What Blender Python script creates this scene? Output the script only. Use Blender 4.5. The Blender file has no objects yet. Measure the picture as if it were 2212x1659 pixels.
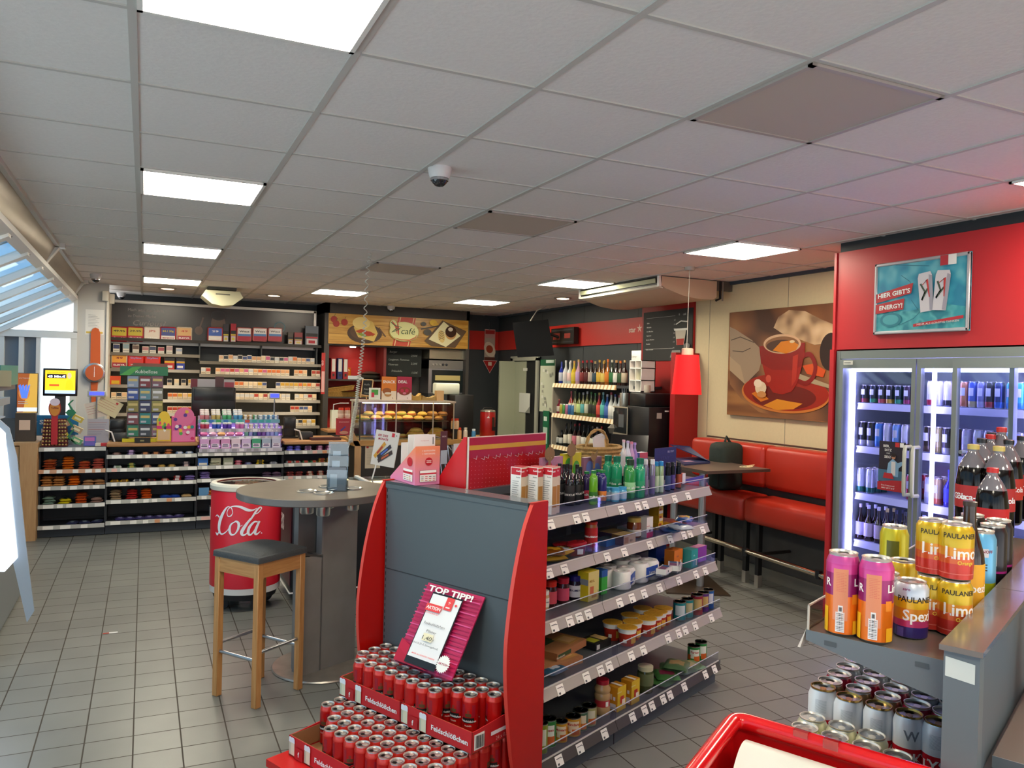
import bpy, bmesh, math, random
from mathutils import Vector, Matrix
random.seed(7)
PI = math.pi
R = math.radians
S = bpy.context.scene
C = S.collection

# ---------------------------------------------------------------- camera
CAMZ, FPX = 1.70, 1700.0
YAW, PITCH, ROLL = 0.43714, -0.00805, 0.0245
_f = Vector((math.sin(YAW)*math.cos(PITCH), math.cos(YAW)*math.cos(PITCH), math.sin(PITCH)))
_r = Vector((math.cos(YAW), -math.sin(YAW), 0))
_u = _r.cross(_f)
CR = _r*math.cos(ROLL) + _u*math.sin(ROLL)
CU = _u*math.cos(ROLL) - _r*math.sin(ROLL)
cam = bpy.data.objects.new('camera', bpy.data.cameras.new('camera'))
C.objects.link(cam)
m = Matrix((CR, CU, -_f)).transposed().to_4x4()
m.translation = (0, 0, CAMZ)
cam.matrix_world = m
cam.data.sensor_width = 36
cam.data.lens = FPX/2212*36
cam.data.clip_start = .05
S.camera = cam
S.view_settings.view_transform = 'Standard'
S.view_settings.look = 'None'
S.view_settings.exposure = 0.48
S.view_settings.gamma = 1
S.view_settings.use_curve_mapping = False
S.cycles.max_bounces = 8
S.cycles.diffuse_bounces = 4
S.cycles.glossy_bounces = 3
S.cycles.transmission_bounces = 4
S.cycles.transparent_max_bounces = 12
S.cycles.caustics_reflective = False
S.cycles.caustics_refractive = False
S.cycles.sample_clamp_indirect = 6
S.cycles.use_denoising = True

# ---------------------------------------------------------------- daylight (overcast bright sky outside the glazing)
w = bpy.data.worlds.new('sky'); S.world = w; w.use_nodes = True
nt = w.node_tree; bg = nt.nodes['Background']
tc = nt.nodes.new('ShaderNodeTexCoord'); nz = nt.nodes.new('ShaderNodeTexNoise'); nz.inputs['Scale'].default_value = 3
rp = nt.nodes.new('ShaderNodeValToRGB')
rp.color_ramp.elements[0].position = .42; rp.color_ramp.elements[0].color = (.30, .60, .95, 1)
rp.color_ramp.elements[1].position = .58; rp.color_ramp.elements[1].color = (.85, .95, 1, 1)
nt.links.new(tc.outputs['Generated'], nz.inputs['Vector']); nt.links.new(nz.outputs['Fac'], rp.inputs['Fac'])
sx = nt.nodes.new('ShaderNodeSeparateXYZ'); mr = nt.nodes.new('ShaderNodeMapRange'); mxw = nt.nodes.new('ShaderNodeMix'); mxw.data_type = 'RGBA'
mr.inputs['From Min'].default_value = .03; mr.inputs['From Max'].default_value = .10      # hazy bright horizon, glow below it added to light the ceiling, blue above
nt.links.new(tc.outputs['Generated'], sx.inputs[0]); nt.links.new(sx.outputs['Z'], mr.inputs['Value']); nt.links.new(mr.outputs[0], mxw.inputs['Factor'])
mxw.inputs['A'].default_value = (1.75, 1.72, 1.68, 1); nt.links.new(rp.outputs['Color'], mxw.inputs['B'])
nt.links.new(mxw.outputs['Result'], bg.inputs['Color']); bg.inputs['Strength'].default_value = 1.0
PANEL_W = 23.0        # emission of the ceiling light panels

# ---------------------------------------------------------------- measuring: a pixel of the 2212x1659 frame to a point on a plane
def ray(px, py): return _f + CR*((px-1106)/FPX) - CU*((py-829.5)/FPX)
def Zp(px, py, z): d = ray(px, py); return d*((z-CAMZ)/d.z) + Vector((0, 0, CAMZ))
def Yp(px, py, y): d = ray(px, py); return d*(y/d.y) + Vector((0, 0, CAMZ))
def Xp(px, py, x): d = ray(px, py); return d*(x/d.x) + Vector((0, 0, CAMZ))
GA = R(24.5)                                   # the gondolas stand turned by this angle to the room
GU = Vector((math.cos(GA), math.sin(GA), 0)); GV = Vector((-math.sin(GA), math.cos(GA), 0))
def G(u, v, z=0): return GU*u + GV*v + Vector((0, 0, z))
def Up(px, py, u): d = ray(px, py); return d*(u/d.dot(GU)) + Vector((0, 0, CAMZ))
def Vp(px, py, v): d = ray(px, py); return d*(v/d.dot(GV)) + Vector((0, 0, CAMZ))
def Dp(px, py, D): return ray(px, py)*D + Vector((0, 0, CAMZ))
def uvz(p): return p.dot(GU), p.dot(GV), p.z

# ---------------------------------------------------------------- materials
MATS = {}
def lin(h):
    c = [int(h[i:i+2], 16)/255 for i in (0, 2, 4)]
    return [x/12.92 if x <= .04045 else ((x+.055)/1.055)**2.4 for x in c] + [1]
def P(h, rough=.5, metal=0, spec=.5, noise=0, scale=30, bump=0, emit=0, alpha=1, trans=0, coat=0):
    """a cached procedural material from an sRGB hex colour, mottled by a noise"""
    k = (h, rough, metal, spec, noise, scale, bump, emit, alpha, trans, coat)
    if k in MATS: return MATS[k]
    m = bpy.data.materials.new('surface_'+h); m.use_nodes = True
    nt = m.node_tree; b = nt.nodes['Principled BSDF']; col = lin(h)
    b.inputs['Base Color'].default_value = col
    b.inputs['Roughness'].default_value = rough; b.inputs['Metallic'].default_value = metal
    b.inputs['Specular IOR Level'].default_value = spec
    if coat: b.inputs['Coat Weight'].default_value = coat; b.inputs['Coat Roughness'].default_value = .08
    if emit: b.inputs['Emission Color'].default_value = col; b.inputs['Emission Strength'].default_value = emit
    if alpha < 1: b.inputs['Alpha'].default_value = alpha
    if trans: b.inputs['Transmission Weight'].default_value = trans
    if noise or bump:
        tc = nt.nodes.new('ShaderNodeTexCoord'); n = nt.nodes.new('ShaderNodeTexNoise')
        n.inputs['Scale'].default_value = scale; n.inputs['Detail'].default_value = 3
        nt.links.new(tc.outputs['Object'], n.inputs['Vector'])
        if noise:
            mx = nt.nodes.new('ShaderNodeMix'); mx.data_type = 'RGBA'
            mx.inputs['A'].default_value = [c*(1-noise) for c in col[:3]]+[1]
            mx.inputs['B'].default_value = [min(1, c*(1+noise)) for c in col[:3]]+[1]
            nt.links.new(n.outputs['Fac'], mx.inputs['Factor']); nt.links.new(mx.outputs['Result'], b.inputs['Base Color'])
        if bump:
            bp = nt.nodes.new('ShaderNodeBump'); bp.inputs['Strength'].default_value = bump; bp.inputs['Distance'].default_value = .005
            nt.links.new(n.outputs['Fac'], bp.inputs['Height']); nt.links.new(bp.outputs['Normal'], b.inputs['Normal'])
    MATS[k] = m
    return m
def glass(h='ffffff', clear=.85, rough=.03):
    """thin clear sheet: mostly lets light straight through and mirrors a little"""
    k = ('glass', h, clear, rough)
    if k in MATS: return MATS[k]
    m = bpy.data.materials.new('clear_sheet_'+h); m.use_nodes = True; nt = m.node_tree
    nt.nodes.remove(nt.nodes['Principled BSDF'])
    t = nt.nodes.new('ShaderNodeBsdfTransparent'); t.inputs[0].default_value = lin(h)
    g = nt.nodes.new('ShaderNodeBsdfGlossy'); g.inputs['Roughness'].default_value = rough
    f = nt.nodes.new('ShaderNodeLayerWeight'); f.inputs['Blend'].default_value = .5
    pw = nt.nodes.new('ShaderNodeMath'); pw.operation = 'POWER'; pw.inputs[1].default_value = 4; nt.links.new(f.outputs['Facing'], pw.inputs[0])
    a = nt.nodes.new('ShaderNodeMath'); a.operation = 'MULTIPLY_ADD'; a.inputs[1].default_value = .6; a.inputs[2].default_value = (1-clear)*.25
    nt.links.new(pw.outputs[0], a.inputs[0])
    mx = nt.nodes.new('ShaderNodeMixShader')
    nt.links.new(a.outputs[0], mx.inputs[0])
    nt.links.new(t.outputs[0], mx.inputs[1]); nt.links.new(g.outputs[0], mx.inputs[2])
    nt.links.new(mx.outputs[0], nt.nodes['Material Output'].inputs[0])
    MATS[k] = m
    return m
def woodmat(h1, h2, scale=6, axis=2, rough=.45):
    k = ('wood', h1, h2, scale, axis)
    if k in MATS: return MATS[k]
    m = bpy.data.materials.new('wood_'+h1); m.use_nodes = True; nt = m.node_tree; b = nt.nodes['Principled BSDF']
    tc = nt.nodes.new('ShaderNodeTexCoord'); mp = nt.nodes.new('ShaderNodeMapping')
    sc = [scale*4]*3; sc[axis] = scale*.35; mp.inputs['Scale'].default_value = sc
    n = nt.nodes.new('ShaderNodeTexNoise'); n.inputs['Scale'].default_value = 2; n.inputs['Detail'].default_value = 5; n.inputs['Distortion'].default_value = .6
    r = nt.nodes.new('ShaderNodeValToRGB'); r.color_ramp.elements[0].position = .3; r.color_ramp.elements[1].position = .7
    r.color_ramp.elements[0].color = lin(h1); r.color_ramp.elements[1].color = lin(h2)
    nt.links.new(tc.outputs['Object'], mp.inputs[0]); nt.links.new(mp.outputs[0], n.inputs['Vector'])
    nt.links.new(n.outputs['Fac'], r.inputs[0]); nt.links.new(r.outputs[0], b.inputs['Base Color'])
    b.inputs['Roughness'].default_value = rough
    MATS[k] = m
    return m
CHROME = P('e8e8e8', .12, 1); STEEL = P('b9bcc0', .3, 1); ALU = P('d9dade', .3, 1); LIDM = P('eae2d6', .34, .75)
WHITE = P('f2f0ea', .4); BLACK = P('141416', .4); RED = P('c81414', .35); PRINTW = P('f7f5f0', .6)

# ---------------------------------------------------------------- mesh builder
_txt = {}
def text_geo(s, bold=0.0):
    k = (s, bold)
    if k not in _txt:
        cu = bpy.data.curves.new('t', 'FONT'); cu.body = s; cu.size = 1; cu.offset = bold; cu.resolution_u = 2
        o = bpy.data.objects.new('t', cu); me = o.to_mesh()
        vs = [(v.co.x, v.co.y) for v in me.vertices]; fs = [tuple(p.vertices) for p in me.polygons]
        o.to_mesh_clear(); bpy.data.objects.remove(o); bpy.data.curves.remove(cu)
        x0 = min([v[0] for v in vs] or [0]); x1 = max([v[0] for v in vs] or [1])
        _txt[k] = ([(v[0]-x0, v[1]) for v in vs], fs, max(x1-x0, 1e-3))
    return _txt[k]
_rb = {}
class MB:
    def __init__(self): self.v = []; self.f = []; self.mi = []; self.m = []; self.T = Matrix()
    def slot(self, mat):
        if mat not in self.m: self.m.append(mat)
        return self.m.index(mat)
    def add(self, vs, fs, mat):
        n = len(self.v); T = self.T
        self.v += [tuple(T @ Vector(p)) for p in vs]
        self.f += [tuple(i+n for i in f) for f in fs]
        if isinstance(mat, (list, tuple)): self.mi += [self.slot(x) for x in mat]
        else: self.mi += [self.slot(mat)]*len(fs)
        return self
    def box(self, x0, x1, y0, y1, z0, z1, mat):
        vs = [(x, y, z) for z in (z0, z1) for y in (y0, y1) for x in (x0, x1)]
        return self.add(vs, [(0, 2, 3, 1), (4, 5, 7, 6), (0, 1, 5, 4), (2, 6, 7, 3), (0, 4, 6, 2), (1, 3, 7, 5)], mat)
    def rbox(self, x0, x1, y0, y1, z0, z1, mat, r=.01, seg=2):
        k = tuple(round(a, 4) for a in (x1-x0, y1-y0, z1-z0, r, seg))
        if k not in _rb:
            bm = bmesh.new(); bmesh.ops.create_cube(bm, size=1)
            for v in bm.verts: v.co = Vector((v.co.x*(x1-x0), v.co.y*(y1-y0), v.co.z*(z1-z0)))
            bmesh.ops.bevel(bm, geom=bm.edges[:], offset=min(r, .49*min(k[:3])), segments=seg, profile=.5, affect='EDGES')
            bm.verts.index_update()
            _rb[k] = ([tuple(v.co) for v in bm.verts], [tuple(v.index for v in f.verts) for f in bm.faces]); bm.free()
        vs, fs = _rb[k]; c = ((x0+x1)/2, (y0+y1)/2, (z0+z1)/2)
        return self.add([(v[0]+c[0], v[1]+c[1], v[2]+c[2]) for v in vs], fs, mat)
    def lathe(self, prof, mat, seg=20, o=(0, 0, 0), sx=1, sy=1, ang=None, cap=True):
        vs = []; fs = []; ms = []
        a0, a1 = ang or (0, 2*PI); full = ang is None; n = seg if full else seg+1
        for r, z in prof:
            for i in range(n):
                a = a0 + (a1-a0)*i/seg
                vs.append((o[0]+r*sx*math.cos(a), o[1]+r*sy*math.sin(a), o[2]+z))
        for j in range(len(prof)-1):
            for i in range(seg):
                i2 = (i+1) % n if full else i+1
                fs.append((j*n+i, j*n+i2, (j+1)*n+i2, (j+1)*n+i)); ms.append(mat[j] if isinstance(mat, list) else mat)
        if full and cap:
            if prof[0][0] > 1e-5 and prof[0][1] != prof[1][1]: fs.append(tuple(range(n))[::-1]); ms.append(ms[0])
            if prof[-1][0] > 1e-5 and prof[-1][1] != prof[-2][1]: fs.append(tuple(range((len(prof)-1)*n, len(prof)*n))); ms.append(ms[-2] if len(ms) > 1 else ms[0])
        return self.add(vs, fs, ms)
    def tube(self, pts, r, mat, seg=8, closed=False, rs=None):
        pts = [Vector(p) for p in pts]; n = len(pts); vs = []; fs = []
        up = Vector((0, 0, 1))
        for i, p in enumerate(pts):
            a = pts[i-1] if (i or closed) else p; b = pts[(i+1) % n] if (i < n-1 or closed) else p
            t = (b-a).normalized()
            s = t.cross(up)
            if s.length < .05: s = t.cross(Vector((0, 1, 0)) if abs(t.y) < .9 else Vector((1, 0, 0)))
            s.normalize(); q = s.cross(t); up = q.copy()
            rr = rs[i] if rs else r
            vs += [tuple(p + s*rr*math.cos(2*PI*k/seg) + q*rr*math.sin(2*PI*k/seg)) for k in range(seg)]
        for i in range(n if closed else n-1):
            j = (i+1) % n
            fs += [(i*seg+k, i*seg+(k+1) % seg, j*seg+(k+1) % seg, j*seg+k) for k in range(seg)]
        if not closed: fs += [tuple(range(seg))[::-1], tuple(range((n-1)*seg, n*seg))]
        return self.add(vs, fs, mat)
    def prism(self, pts, d, mat, side=None):
        """a polygon of 3D points given a thickness along the vector d"""
        n = len(pts); d = Vector(d); p = [Vector(a) for a in pts]
        vs = [tuple(a) for a in p] + [tuple(a+d) for a in p]
        fs = [tuple(range(n))[::-1], tuple(range(n, 2*n))] + [(i, (i+1) % n, n+(i+1) % n, n+i) for i in range(n)]
        return self.add(vs, fs, [mat, mat] + [side or mat]*n)
    def quad(self, a, b, c, d, mat): return self.add([tuple(a), tuple(b), tuple(c), tuple(d)], [(0, 1, 2, 3)], mat)
    def text(self, s, o, right, up, size, mat, fit=None, align='c', bold=.0, shear=0, fn=None):
        """lettering as thin faces; fit = the width it takes; fn maps (x, y) to a point"""
        vs, fs, wd = text_geo(s, bold)
        kx = fit/wd if fit else size; W = wd*kx
        ox = {'c': -W/2, 'l': 0, 'r': -W}[align]
        if fn is None:
            o = Vector(o); right = Vector(right).normalized(); up = Vector(up).normalized()
            fn = lambda x, y: o + right*x + up*y
        return self.add([tuple(fn(ox + x*kx + shear*y*size, y*size)) for x, y in vs], fs, mat)
    def merge(self, o):
        n = len(self.v); self.v += o.v; self.f += [tuple(i+n for i in f) for f in o.f]; self.mi += [self.slot(o.m[i]) for i in o.mi]
        return self
    def build(self, name, parent=None, loc=None, rz=None, smooth=38, label=None, link=True):
        me = bpy.data.meshes.new(name); me.from_pydata(self.v, [], self.f)
        for x in self.m: me.materials.append(x)
        me.polygons.foreach_set('material_index', self.mi)
        if smooth:
            me.polygons.foreach_set('use_smooth', [True]*len(self.f)); me.set_sharp_from_angle(angle=R(smooth))
        me.update()
        if not link: return me
        o = bpy.data.objects.new(name, me); C.objects.link(o)
        if parent: o.parent = parent
        if loc is not None: o.location = loc
        if rz is not None: o.rotation_euler = (0, 0, rz)
        if label: o['label'] = label
        return o
class Board(MB):
    """a flat print: coordinates a (0..1 to the right) and b (0..1 up) on a rectangle; layers step off the surface by a fraction of a millimetre"""
    def __init__(self, o, right, up, w, h, t=.01, mat=None, side=None, T=None):
        super().__init__(); self.T = T or Matrix(); self.o = Vector(o); self.r = Vector(right).normalized(); self.u = Vector(up).normalized(); self.w = w; self.h = h
        self.n = self.r.cross(self.u).normalized(); self.k = 1
        if mat:
            q = [self.o + self.r*a + self.u*b for a, b in ((0, 0), (w, 0), (w, h), (0, h))]
            self.prism([p - self.n*t for p in q], self.n*t, mat, side or mat)
    def pt(self, a, b): return self.o + self.r*(a*self.w) + self.u*(b*self.h) + self.n*(.0006*self.k)
    def lay(self): self.k += 1; return self
    def poly(self, pts, mat): self.lay(); return self.add([tuple(self.pt(*p)) for p in pts], [tuple(range(len(pts)))], mat)
    def rect(self, a0, b0, a1, b1, mat): return self.poly([(a0, b0), (a1, b0), (a1, b1), (a0, b1)], mat)
    def ell(self, a, b, ra, rb, mat, n=24, rot=0, a0=0, a1=2*PI):
        p = []
        for i in range(n+(0 if a1-a0 > 6.28 else 1)):
            t = a0+(a1-a0)*i/n; x = ra*math.cos(t)*self.w; y = rb*math.sin(t)*self.h
            p.append((a+(x*math.cos(rot)-y*math.sin(rot))/self.w, b+(x*math.sin(rot)+y*math.cos(rot))/self.h))
        return self.poly(p, mat)
    def txt(self, s, a, b, size, mat, fit=None, align='c', bold=0, shear=0, rot=0):
        self.lay(); r = self.r*math.cos(rot)+self.u*math.sin(rot); u = self.u*math.cos(rot)-self.r*math.sin(rot)
        return self.text(s, self.pt(a, b), r, u, size*self.h, mat, fit*self.w if fit else None, align, bold, shear)
    def line(self, pts, wd, mat):
        """a brush line through (a, b) points; wd in metres, or a list"""
        self.lay(); q = [Vector((a*self.w, b*self.h)) for a, b in pts]; n = len(q); vs = []
        for i in range(n):
            t = (q[min(i+1, n-1)]-q[max(i-1, 0)]).normalized(); s = Vector((-t.y, t.x))*(wd[i] if isinstance(wd, (list, tuple)) else wd)/2
            for p in (q[i]+s, q[i]-s): vs.append(tuple(self.pt(p.x/self.w, p.y/self.h)))
        return self.add(vs, [(2*i, 2*i+1, 2*i+3, 2*i+2) for i in range(n-1)], mat)

def tag(o, label, cat, group=None, kind=None):
    o['label'] = label
    if cat: o['category'] = cat
    if group: o['group'] = group
    if kind: o['kind'] = kind
    return o
def thing(name, label, cat, loc=(0, 0, 0), rz=0, group=None, rot=None):
    o = bpy.data.objects.new(name, None); C.objects.link(o); o.location = loc; o.rotation_euler = rot or (0, 0, rz)
    o.empty_display_size = .05
    return tag(o, label, cat, group)
def struct(mb, name, label=None):
    o = mb.build(name); o['kind'] = 'structure'
    if label: o['label'] = label
    return o
class Kit:
    """one kind of article: a main mesh (or None) and its parts, set down as often as needed"""
    def __init__(self, name, cat, main=None, parts=()): self.name = name; self.cat = cat; self.main = main; self.parts = parts; self.n = 0
    def put(self, loc, label, group=None, rz=0, rot=None, s=1):
        o = bpy.data.objects.new(self.name, self.main); C.objects.link(o)
        o.location = loc; o.rotation_euler = rot or (0, 0, rz)
        if s != 1: o.scale = (s, s, s) if not isinstance(s, tuple) else s
        if self.main is None: o.empty_display_size = .03
        for pn, me in self.parts:
            q = bpy.data.objects.new(pn, me); C.objects.link(q); q.parent = o
        return tag(o, label, self.cat, group)
def arc(cx, cy, r, a0, a1, n): return [(cx+r*math.cos(a0+(a1-a0)*i/n), cy+r*math.sin(a0+(a1-a0)*i/n)) for i in range(n+1)]
# ================================================================ the room
CH = 2.695
XR, YB, XL, YN = 5.23, 11.75, -.66, -2.4
def floor_material():
    m = bpy.data.materials.new('grey_floor_tiles'); m.use_nodes = True; nt = m.node_tree; b = nt.nodes['Principled BSDF']
    tc = nt.nodes.new('ShaderNodeTexCoord'); mp = nt.nodes.new('ShaderNodeMapping'); mp.inputs['Location'].default_value = (.015, -.012, 0)
    br = nt.nodes.new('ShaderNodeTexBrick'); br.offset = 0; br.squash = 1
    br.inputs['Scale'].default_value = 1; br.inputs['Brick Width'].default_value = .2; br.inputs['Row Height'].default_value = .2
    br.inputs['Mortar Size'].default_value = .0035; br.inputs['Mortar Smooth'].default_value = .2; br.inputs['Bias'].default_value = 0
    br.inputs['Color1'].default_value = lin('898a84'); br.inputs['Color2'].default_value = lin('7e7f7a'); br.inputs['Mortar'].default_value = lin('4a4238')
    n = nt.nodes.new('ShaderNodeTexNoise'); n.inputs['Scale'].default_value = 3; n.inputs['Detail'].default_value = 6
    mx = nt.nodes.new('ShaderNodeMix'); mx.data_type = 'RGBA'; mx.blend_type = 'MULTIPLY'; mx.inputs['Factor'].default_value = .35
    nt.links.new(tc.outputs['Object'], mp.inputs[0]); nt.links.new(mp.outputs[0], br.inputs['Vector']); nt.links.new(tc.outputs['Object'], n.inputs['Vector'])
    nt.links.new(br.outputs['Color'], mx.inputs['A']); nt.links.new(n.outputs['Fac'], mx.inputs['B']); nt.links.new(mx.outputs['Result'], b.inputs['Base Color'])
    rr = nt.nodes.new('ShaderNodeMapRange'); rr.inputs['To Min'].default_value = .34; rr.inputs['To Max'].default_value = .8
    nt.links.new(br.outputs['Fac'], rr.inputs['Value']); nt.links.new(rr.outputs['Result'], b.inputs['Roughness'])
    bp = nt.nodes.new('ShaderNodeBump'); bp.invert = True; bp.inputs['Strength'].default_value = .5; bp.inputs['Distance'].default_value = .003
    nt.links.new(br.outputs['Fac'], bp.inputs['Height']); nt.links.new(bp.outputs['Normal'], b.inputs['Normal'])
    return m
b = MB(); b.box(-2.3, XR+.1, YN, YB+.1, -.1, 0, floor_material()); struct(b, 'floor')
TILE = P('ebe8e4', .85, noise=.05, scale=60, bump=.25)
b = MB(); b.box(XL, XR+.1, YN, YB+.1, CH, CH+.1, TILE); struct(b, 'ceiling')
BAR = P('c9c6c0', .6)
b = MB()
for i in range(-1, 9):
    x = -.05+.625*i
    if XL < x < XR: b.box(x-.012, x+.012, YN, YB, CH-.006, CH+.001, BAR)
for j in range(-6, 16):
    y = 1.80+.625*j
    b.box(XL, XR, y-.009, y+.009, CH-.005, CH+.001, BAR)
struct(b, 'trim_1', 'grey metal grid that carries the ceiling tiles')
b = MB(); b.box(XL-.02, XL+.02, YN, YB, CH-.03, CH+.02, P('cfcfc9', .5)); b.box(XR-.03, XR, 4.1, YB, CH-.03, CH, P('3c4750', .6)); b.box(4.40, 4.43, YN, 4.03, CH-.07, CH, P('3c4750', .6))
struct(b, 'trim_2', 'dark shadow gap and pale edge strip round the ceiling')
EM = P('fff4dc', .5, emit=PANEL_W)
def cell(i, j): return -.05+.625*(i+.5), 1.80+.625*(j+.5)
NAMES = {(0, 0): 'lit square ceiling panel at the top of the picture, closest to the camera', (0, 4): 'lit square ceiling panel left of the dome camera, second of the row over the stool',
         (0, 8): 'lit square ceiling panel, third of the row over the stool', (0, 12): 'lit square ceiling panel in front of the tobacco shelves, last of its row',
         (3, 12): 'lit square ceiling panel next to the spiral cord, before the cafe sign', (6, 12): 'lit square ceiling panel before the black screen, farthest of its row',
         (6, 8): 'lit square ceiling panel touching the air conditioner', (6, 4): 'lit square ceiling panel between pendant lamp and red wall', (6, 0): 'lit square ceiling panel cut by the frame above the red wall',
         (0, -4): 'lit square ceiling panel behind the camera on the window side', (3, -4): 'lit square ceiling panel behind the camera in the middle', (6, -4): 'lit square ceiling panel behind the camera by the fridges'}
for (i, j), lb in NAMES.items():
    x, y = cell(i, j)
    t = thing('ceiling_light', lb, 'light', (x, y, CH-.012), group='square light panels in the ceiling')
    b = MB(); b.T = Matrix.Translation((0, 0, .0))
    for a in (0, 1, 2, 3):
        b.T = Matrix.Rotation(a*PI/2, 4, 'Z'); b.box(-.3, .3, -.3, -.285, -.004, .01, WHITE)
    b.build('frame', t)
    b = MB(); b.box(-.285, .285, -.285, .285, 0, .008, EM); b.build('diffuser', t)
for (i, j), lb in {(3, 0): 'unlit smooth square panel in the ceiling, closest to the camera', (3, 4): 'unlit smooth square panel behind the dome camera', (3, 8): 'unlit beige square panel right of the spiral cord'}.items():
    x, y = cell(i, j); t = thing('ceiling_panel', lb, 'panel', (x, y, CH-.010), group='unlit inset panels in the ceiling')
    b = MB()
    for a in (0, 1, 2, 3):
        b.T = Matrix.Rotation(a*PI/2, 4, 'Z'); b.box(-.3, .3, -.3, -.28, -.004, .01, P('b8afa8', .5))
    b.build('frame', t); b = MB(); b.box(-.28, .28, -.28, .28, 0, .008, P('c4b8ac', .7)); b.build('insert', t)
# ---- walls
CREAM = P('dccda4', .8, noise=.04, scale=40); DARK = P('3a3f42', .55, noise=.08, scale=6); REDW = P('c4281f', .45)
b = MB(); b.box(XR, XR+.1, YN, 6.68, 0, CH, CREAM)
for y in (2.6, 4.3, 5.37, 6.45): b.box(XR-.002, XR, y-.002, y+.002, 0, CH, P('8d8676', .7))
b.box(XR, XR+.1, 6.68, YB, 0, CH, DARK)
for y in (7.75, 9.0, 10.2): b.box(XR-.002, XR, y-.003, y+.003, 0, CH, BLACK)
struct(b, 'wall_right')
b = MB(); b.box(-.5, XR+.1, YB, YB+.1, 0, CH+.1, DARK); struct(b, 'wall_back')
b = MB(); b.box(XR-.02, XR, 6.7, YB-.02, 2.14, 2.44, REDW); b.box(4.2, XR, YB-.02, YB, 2.14, 2.44, REDW)
b.text('star', (XR-.021, 7.83, 2.27), (0, -1, 0), (0, 0, 1), .09, P('e8c8b8', .5), bold=.02)
for k in range(5):
    a = R(90+72*k); p = Vector((XR-.021, 7.68, 2.31))
    d = lambda r, t: p + Vector((0, -r*math.cos(t), r*math.sin(t)))
    b.add([tuple(d(.055, a)), tuple(d(.018, a+R(30))), tuple(d(0, 0)), tuple(d(.018, a-R(30)))], [(0, 1, 2, 3)], P('e8c8b8', .5))
struct(b, 'trim_3', 'red stripe with small star logo along the dark walls')
b = MB(); WN = P('d4cfc4', .8); b.box(-2.3, XR+.1, YN-.1, YN, 0, .15, WN); b.box(-2.3, XR+.1, YN-.1, YN, 2.35, CH, WN)
for x in (-2.3, -.7, .9, 2.5, 4.1): b.box(x, x+.12, YN-.1, YN, .15, 2.35, WN)
struct(b, 'wall_near', 'unseen glazed front behind the camera, added to let daylight in')  # unseen front, opened up so that daylight reaches the ceiling
b = MB(); b.box(-2.2, 4.1, YN-.06, YN-.055, .15, 2.35, glass('f4f8fa', .97)); struct(b, 'window_added')  # pane of the added front, out of view
for (x, y, z), rt, sx_, sy_ in (((1, YN-.12, 1.25), (R(90), 0, 0), 6.6, 2.2), ((-2.32, 1.1, .9), (R(90), 0, R(-90)), 7, 1.6)):
    l = bpy.data.objects.new('daylight_portal', bpy.data.lights.new('daylight_portal', 'AREA')); C.objects.link(l); l.data.shape = 'RECTANGLE'; l.data.size = sx_; l.data.size_y = sy_; l.data.cycles.is_portal = True; l.location = (x, y, z); l.rotation_euler = rt
# soffit over the drinks fridge and its red cheek
REDS = P('c0272d', .4)
b = MB(); b.box(4.37, XR, YN, 4.03, 1.95, 2.625, REDS); b.box(4.395, XR, YN, 4.03, 2.625, CH, P('2b3136', .6)); b.box(4.34, XR, 4.015, 4.05, 0, 1.95, REDS); b.box(4.36, XR, 4.03, 4.05, 1.95, 2.625, REDS)
struct(b, 'wall_soffit', 'red boxed-out wall above the glass door fridges')
# wainscot, skirting behind the bench
b = MB(); b.box(4.93, XR, 4.05, 6.6, .1, .88, P('42403f', .6, noise=.25, scale=5)); struct(b, 'wall_panel', 'dark stone-look panel behind the red bench')
b = MB(); b.box(4.915, 4.93, 4.05, 6.6, 0, .1, P('8f8b80', .35, .4)); struct(b, 'baseboard_right')
# ---- glazed side: aluminium edge beam, sloping glass roof, gable wall
FRM = P('dcdcd8', .4); FOIL = P('b8ab98', .28, .75, noise=.25, scale=1.5)
b = MB(); b.prism([(-.66, YN, CH), (-.66, YN, 2.68), (-.75, YN, 2.50), (-.78, YN, 2.52), (-.70, YN, CH)], (0, 10.5-YN, 0), FOIL)
for y in (7.3, 10.2): b.box(-.80, -.60, y, y+.10, 2.66, 2.70, FRM); b.prism([(-.64, y, 2.70), (-.64, y, 2.66), (-.77, y, 2.47), (-.82, y, 2.50)], (0, .09, 0), FRM)
struct(b, 'trim_4', 'shiny aluminium beam along the edge of the ceiling')
SL = -.53
def rz_(x): return 2.50 + (x+.74)*(-SL)
b = MB()
for k in range(16):
    y = -2.0+k*.83
    b.prism([(-.74, y, 2.52), (-.74, y, 2.46), (-2.2, y, rz_(-2.2)-.04), (-2.2, y, rz_(-2.2)+.02)], (0, .10, 0), FRM)
    b.prism([(-.74, y+.12, 2.50), (-.74, y+.12, 2.48), (-2.2, y+.12, rz_(-2.2)-.02), (-2.2, y+.12, rz_(-2.2))], (0, .04, 0), P('1c2228', .4))
    b.prism([(-.74, y+.42, 2.55), (-.74, y+.42, 2.52), (-2.2, y+.42, rz_(-2.2)+.02), (-2.2, y+.42, rz_(-2.2)+.05)], (0, .05, 0), P('a9bccb', .4))
b.prism([(-.72, YN, 2.53), (-.72, YN, 2.49), (-.78, YN, 2.46), (-.78, YN, 2.50)], (0, 13, 0), FRM)
struct(b, 'window_1', 'white rafters of the sloping glass roof')
b = MB(); b.prism([(-.74, YN, 2.515), (-.74, YN, 2.510), (-2.2, YN, rz_(-2.2)+.01), (-2.2, YN, rz_(-2.2)+.015)], (0, 12.9, 0), glass('e6f4fb', .95))
struct(b, 'window_2', 'sloping glass roof')
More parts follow.
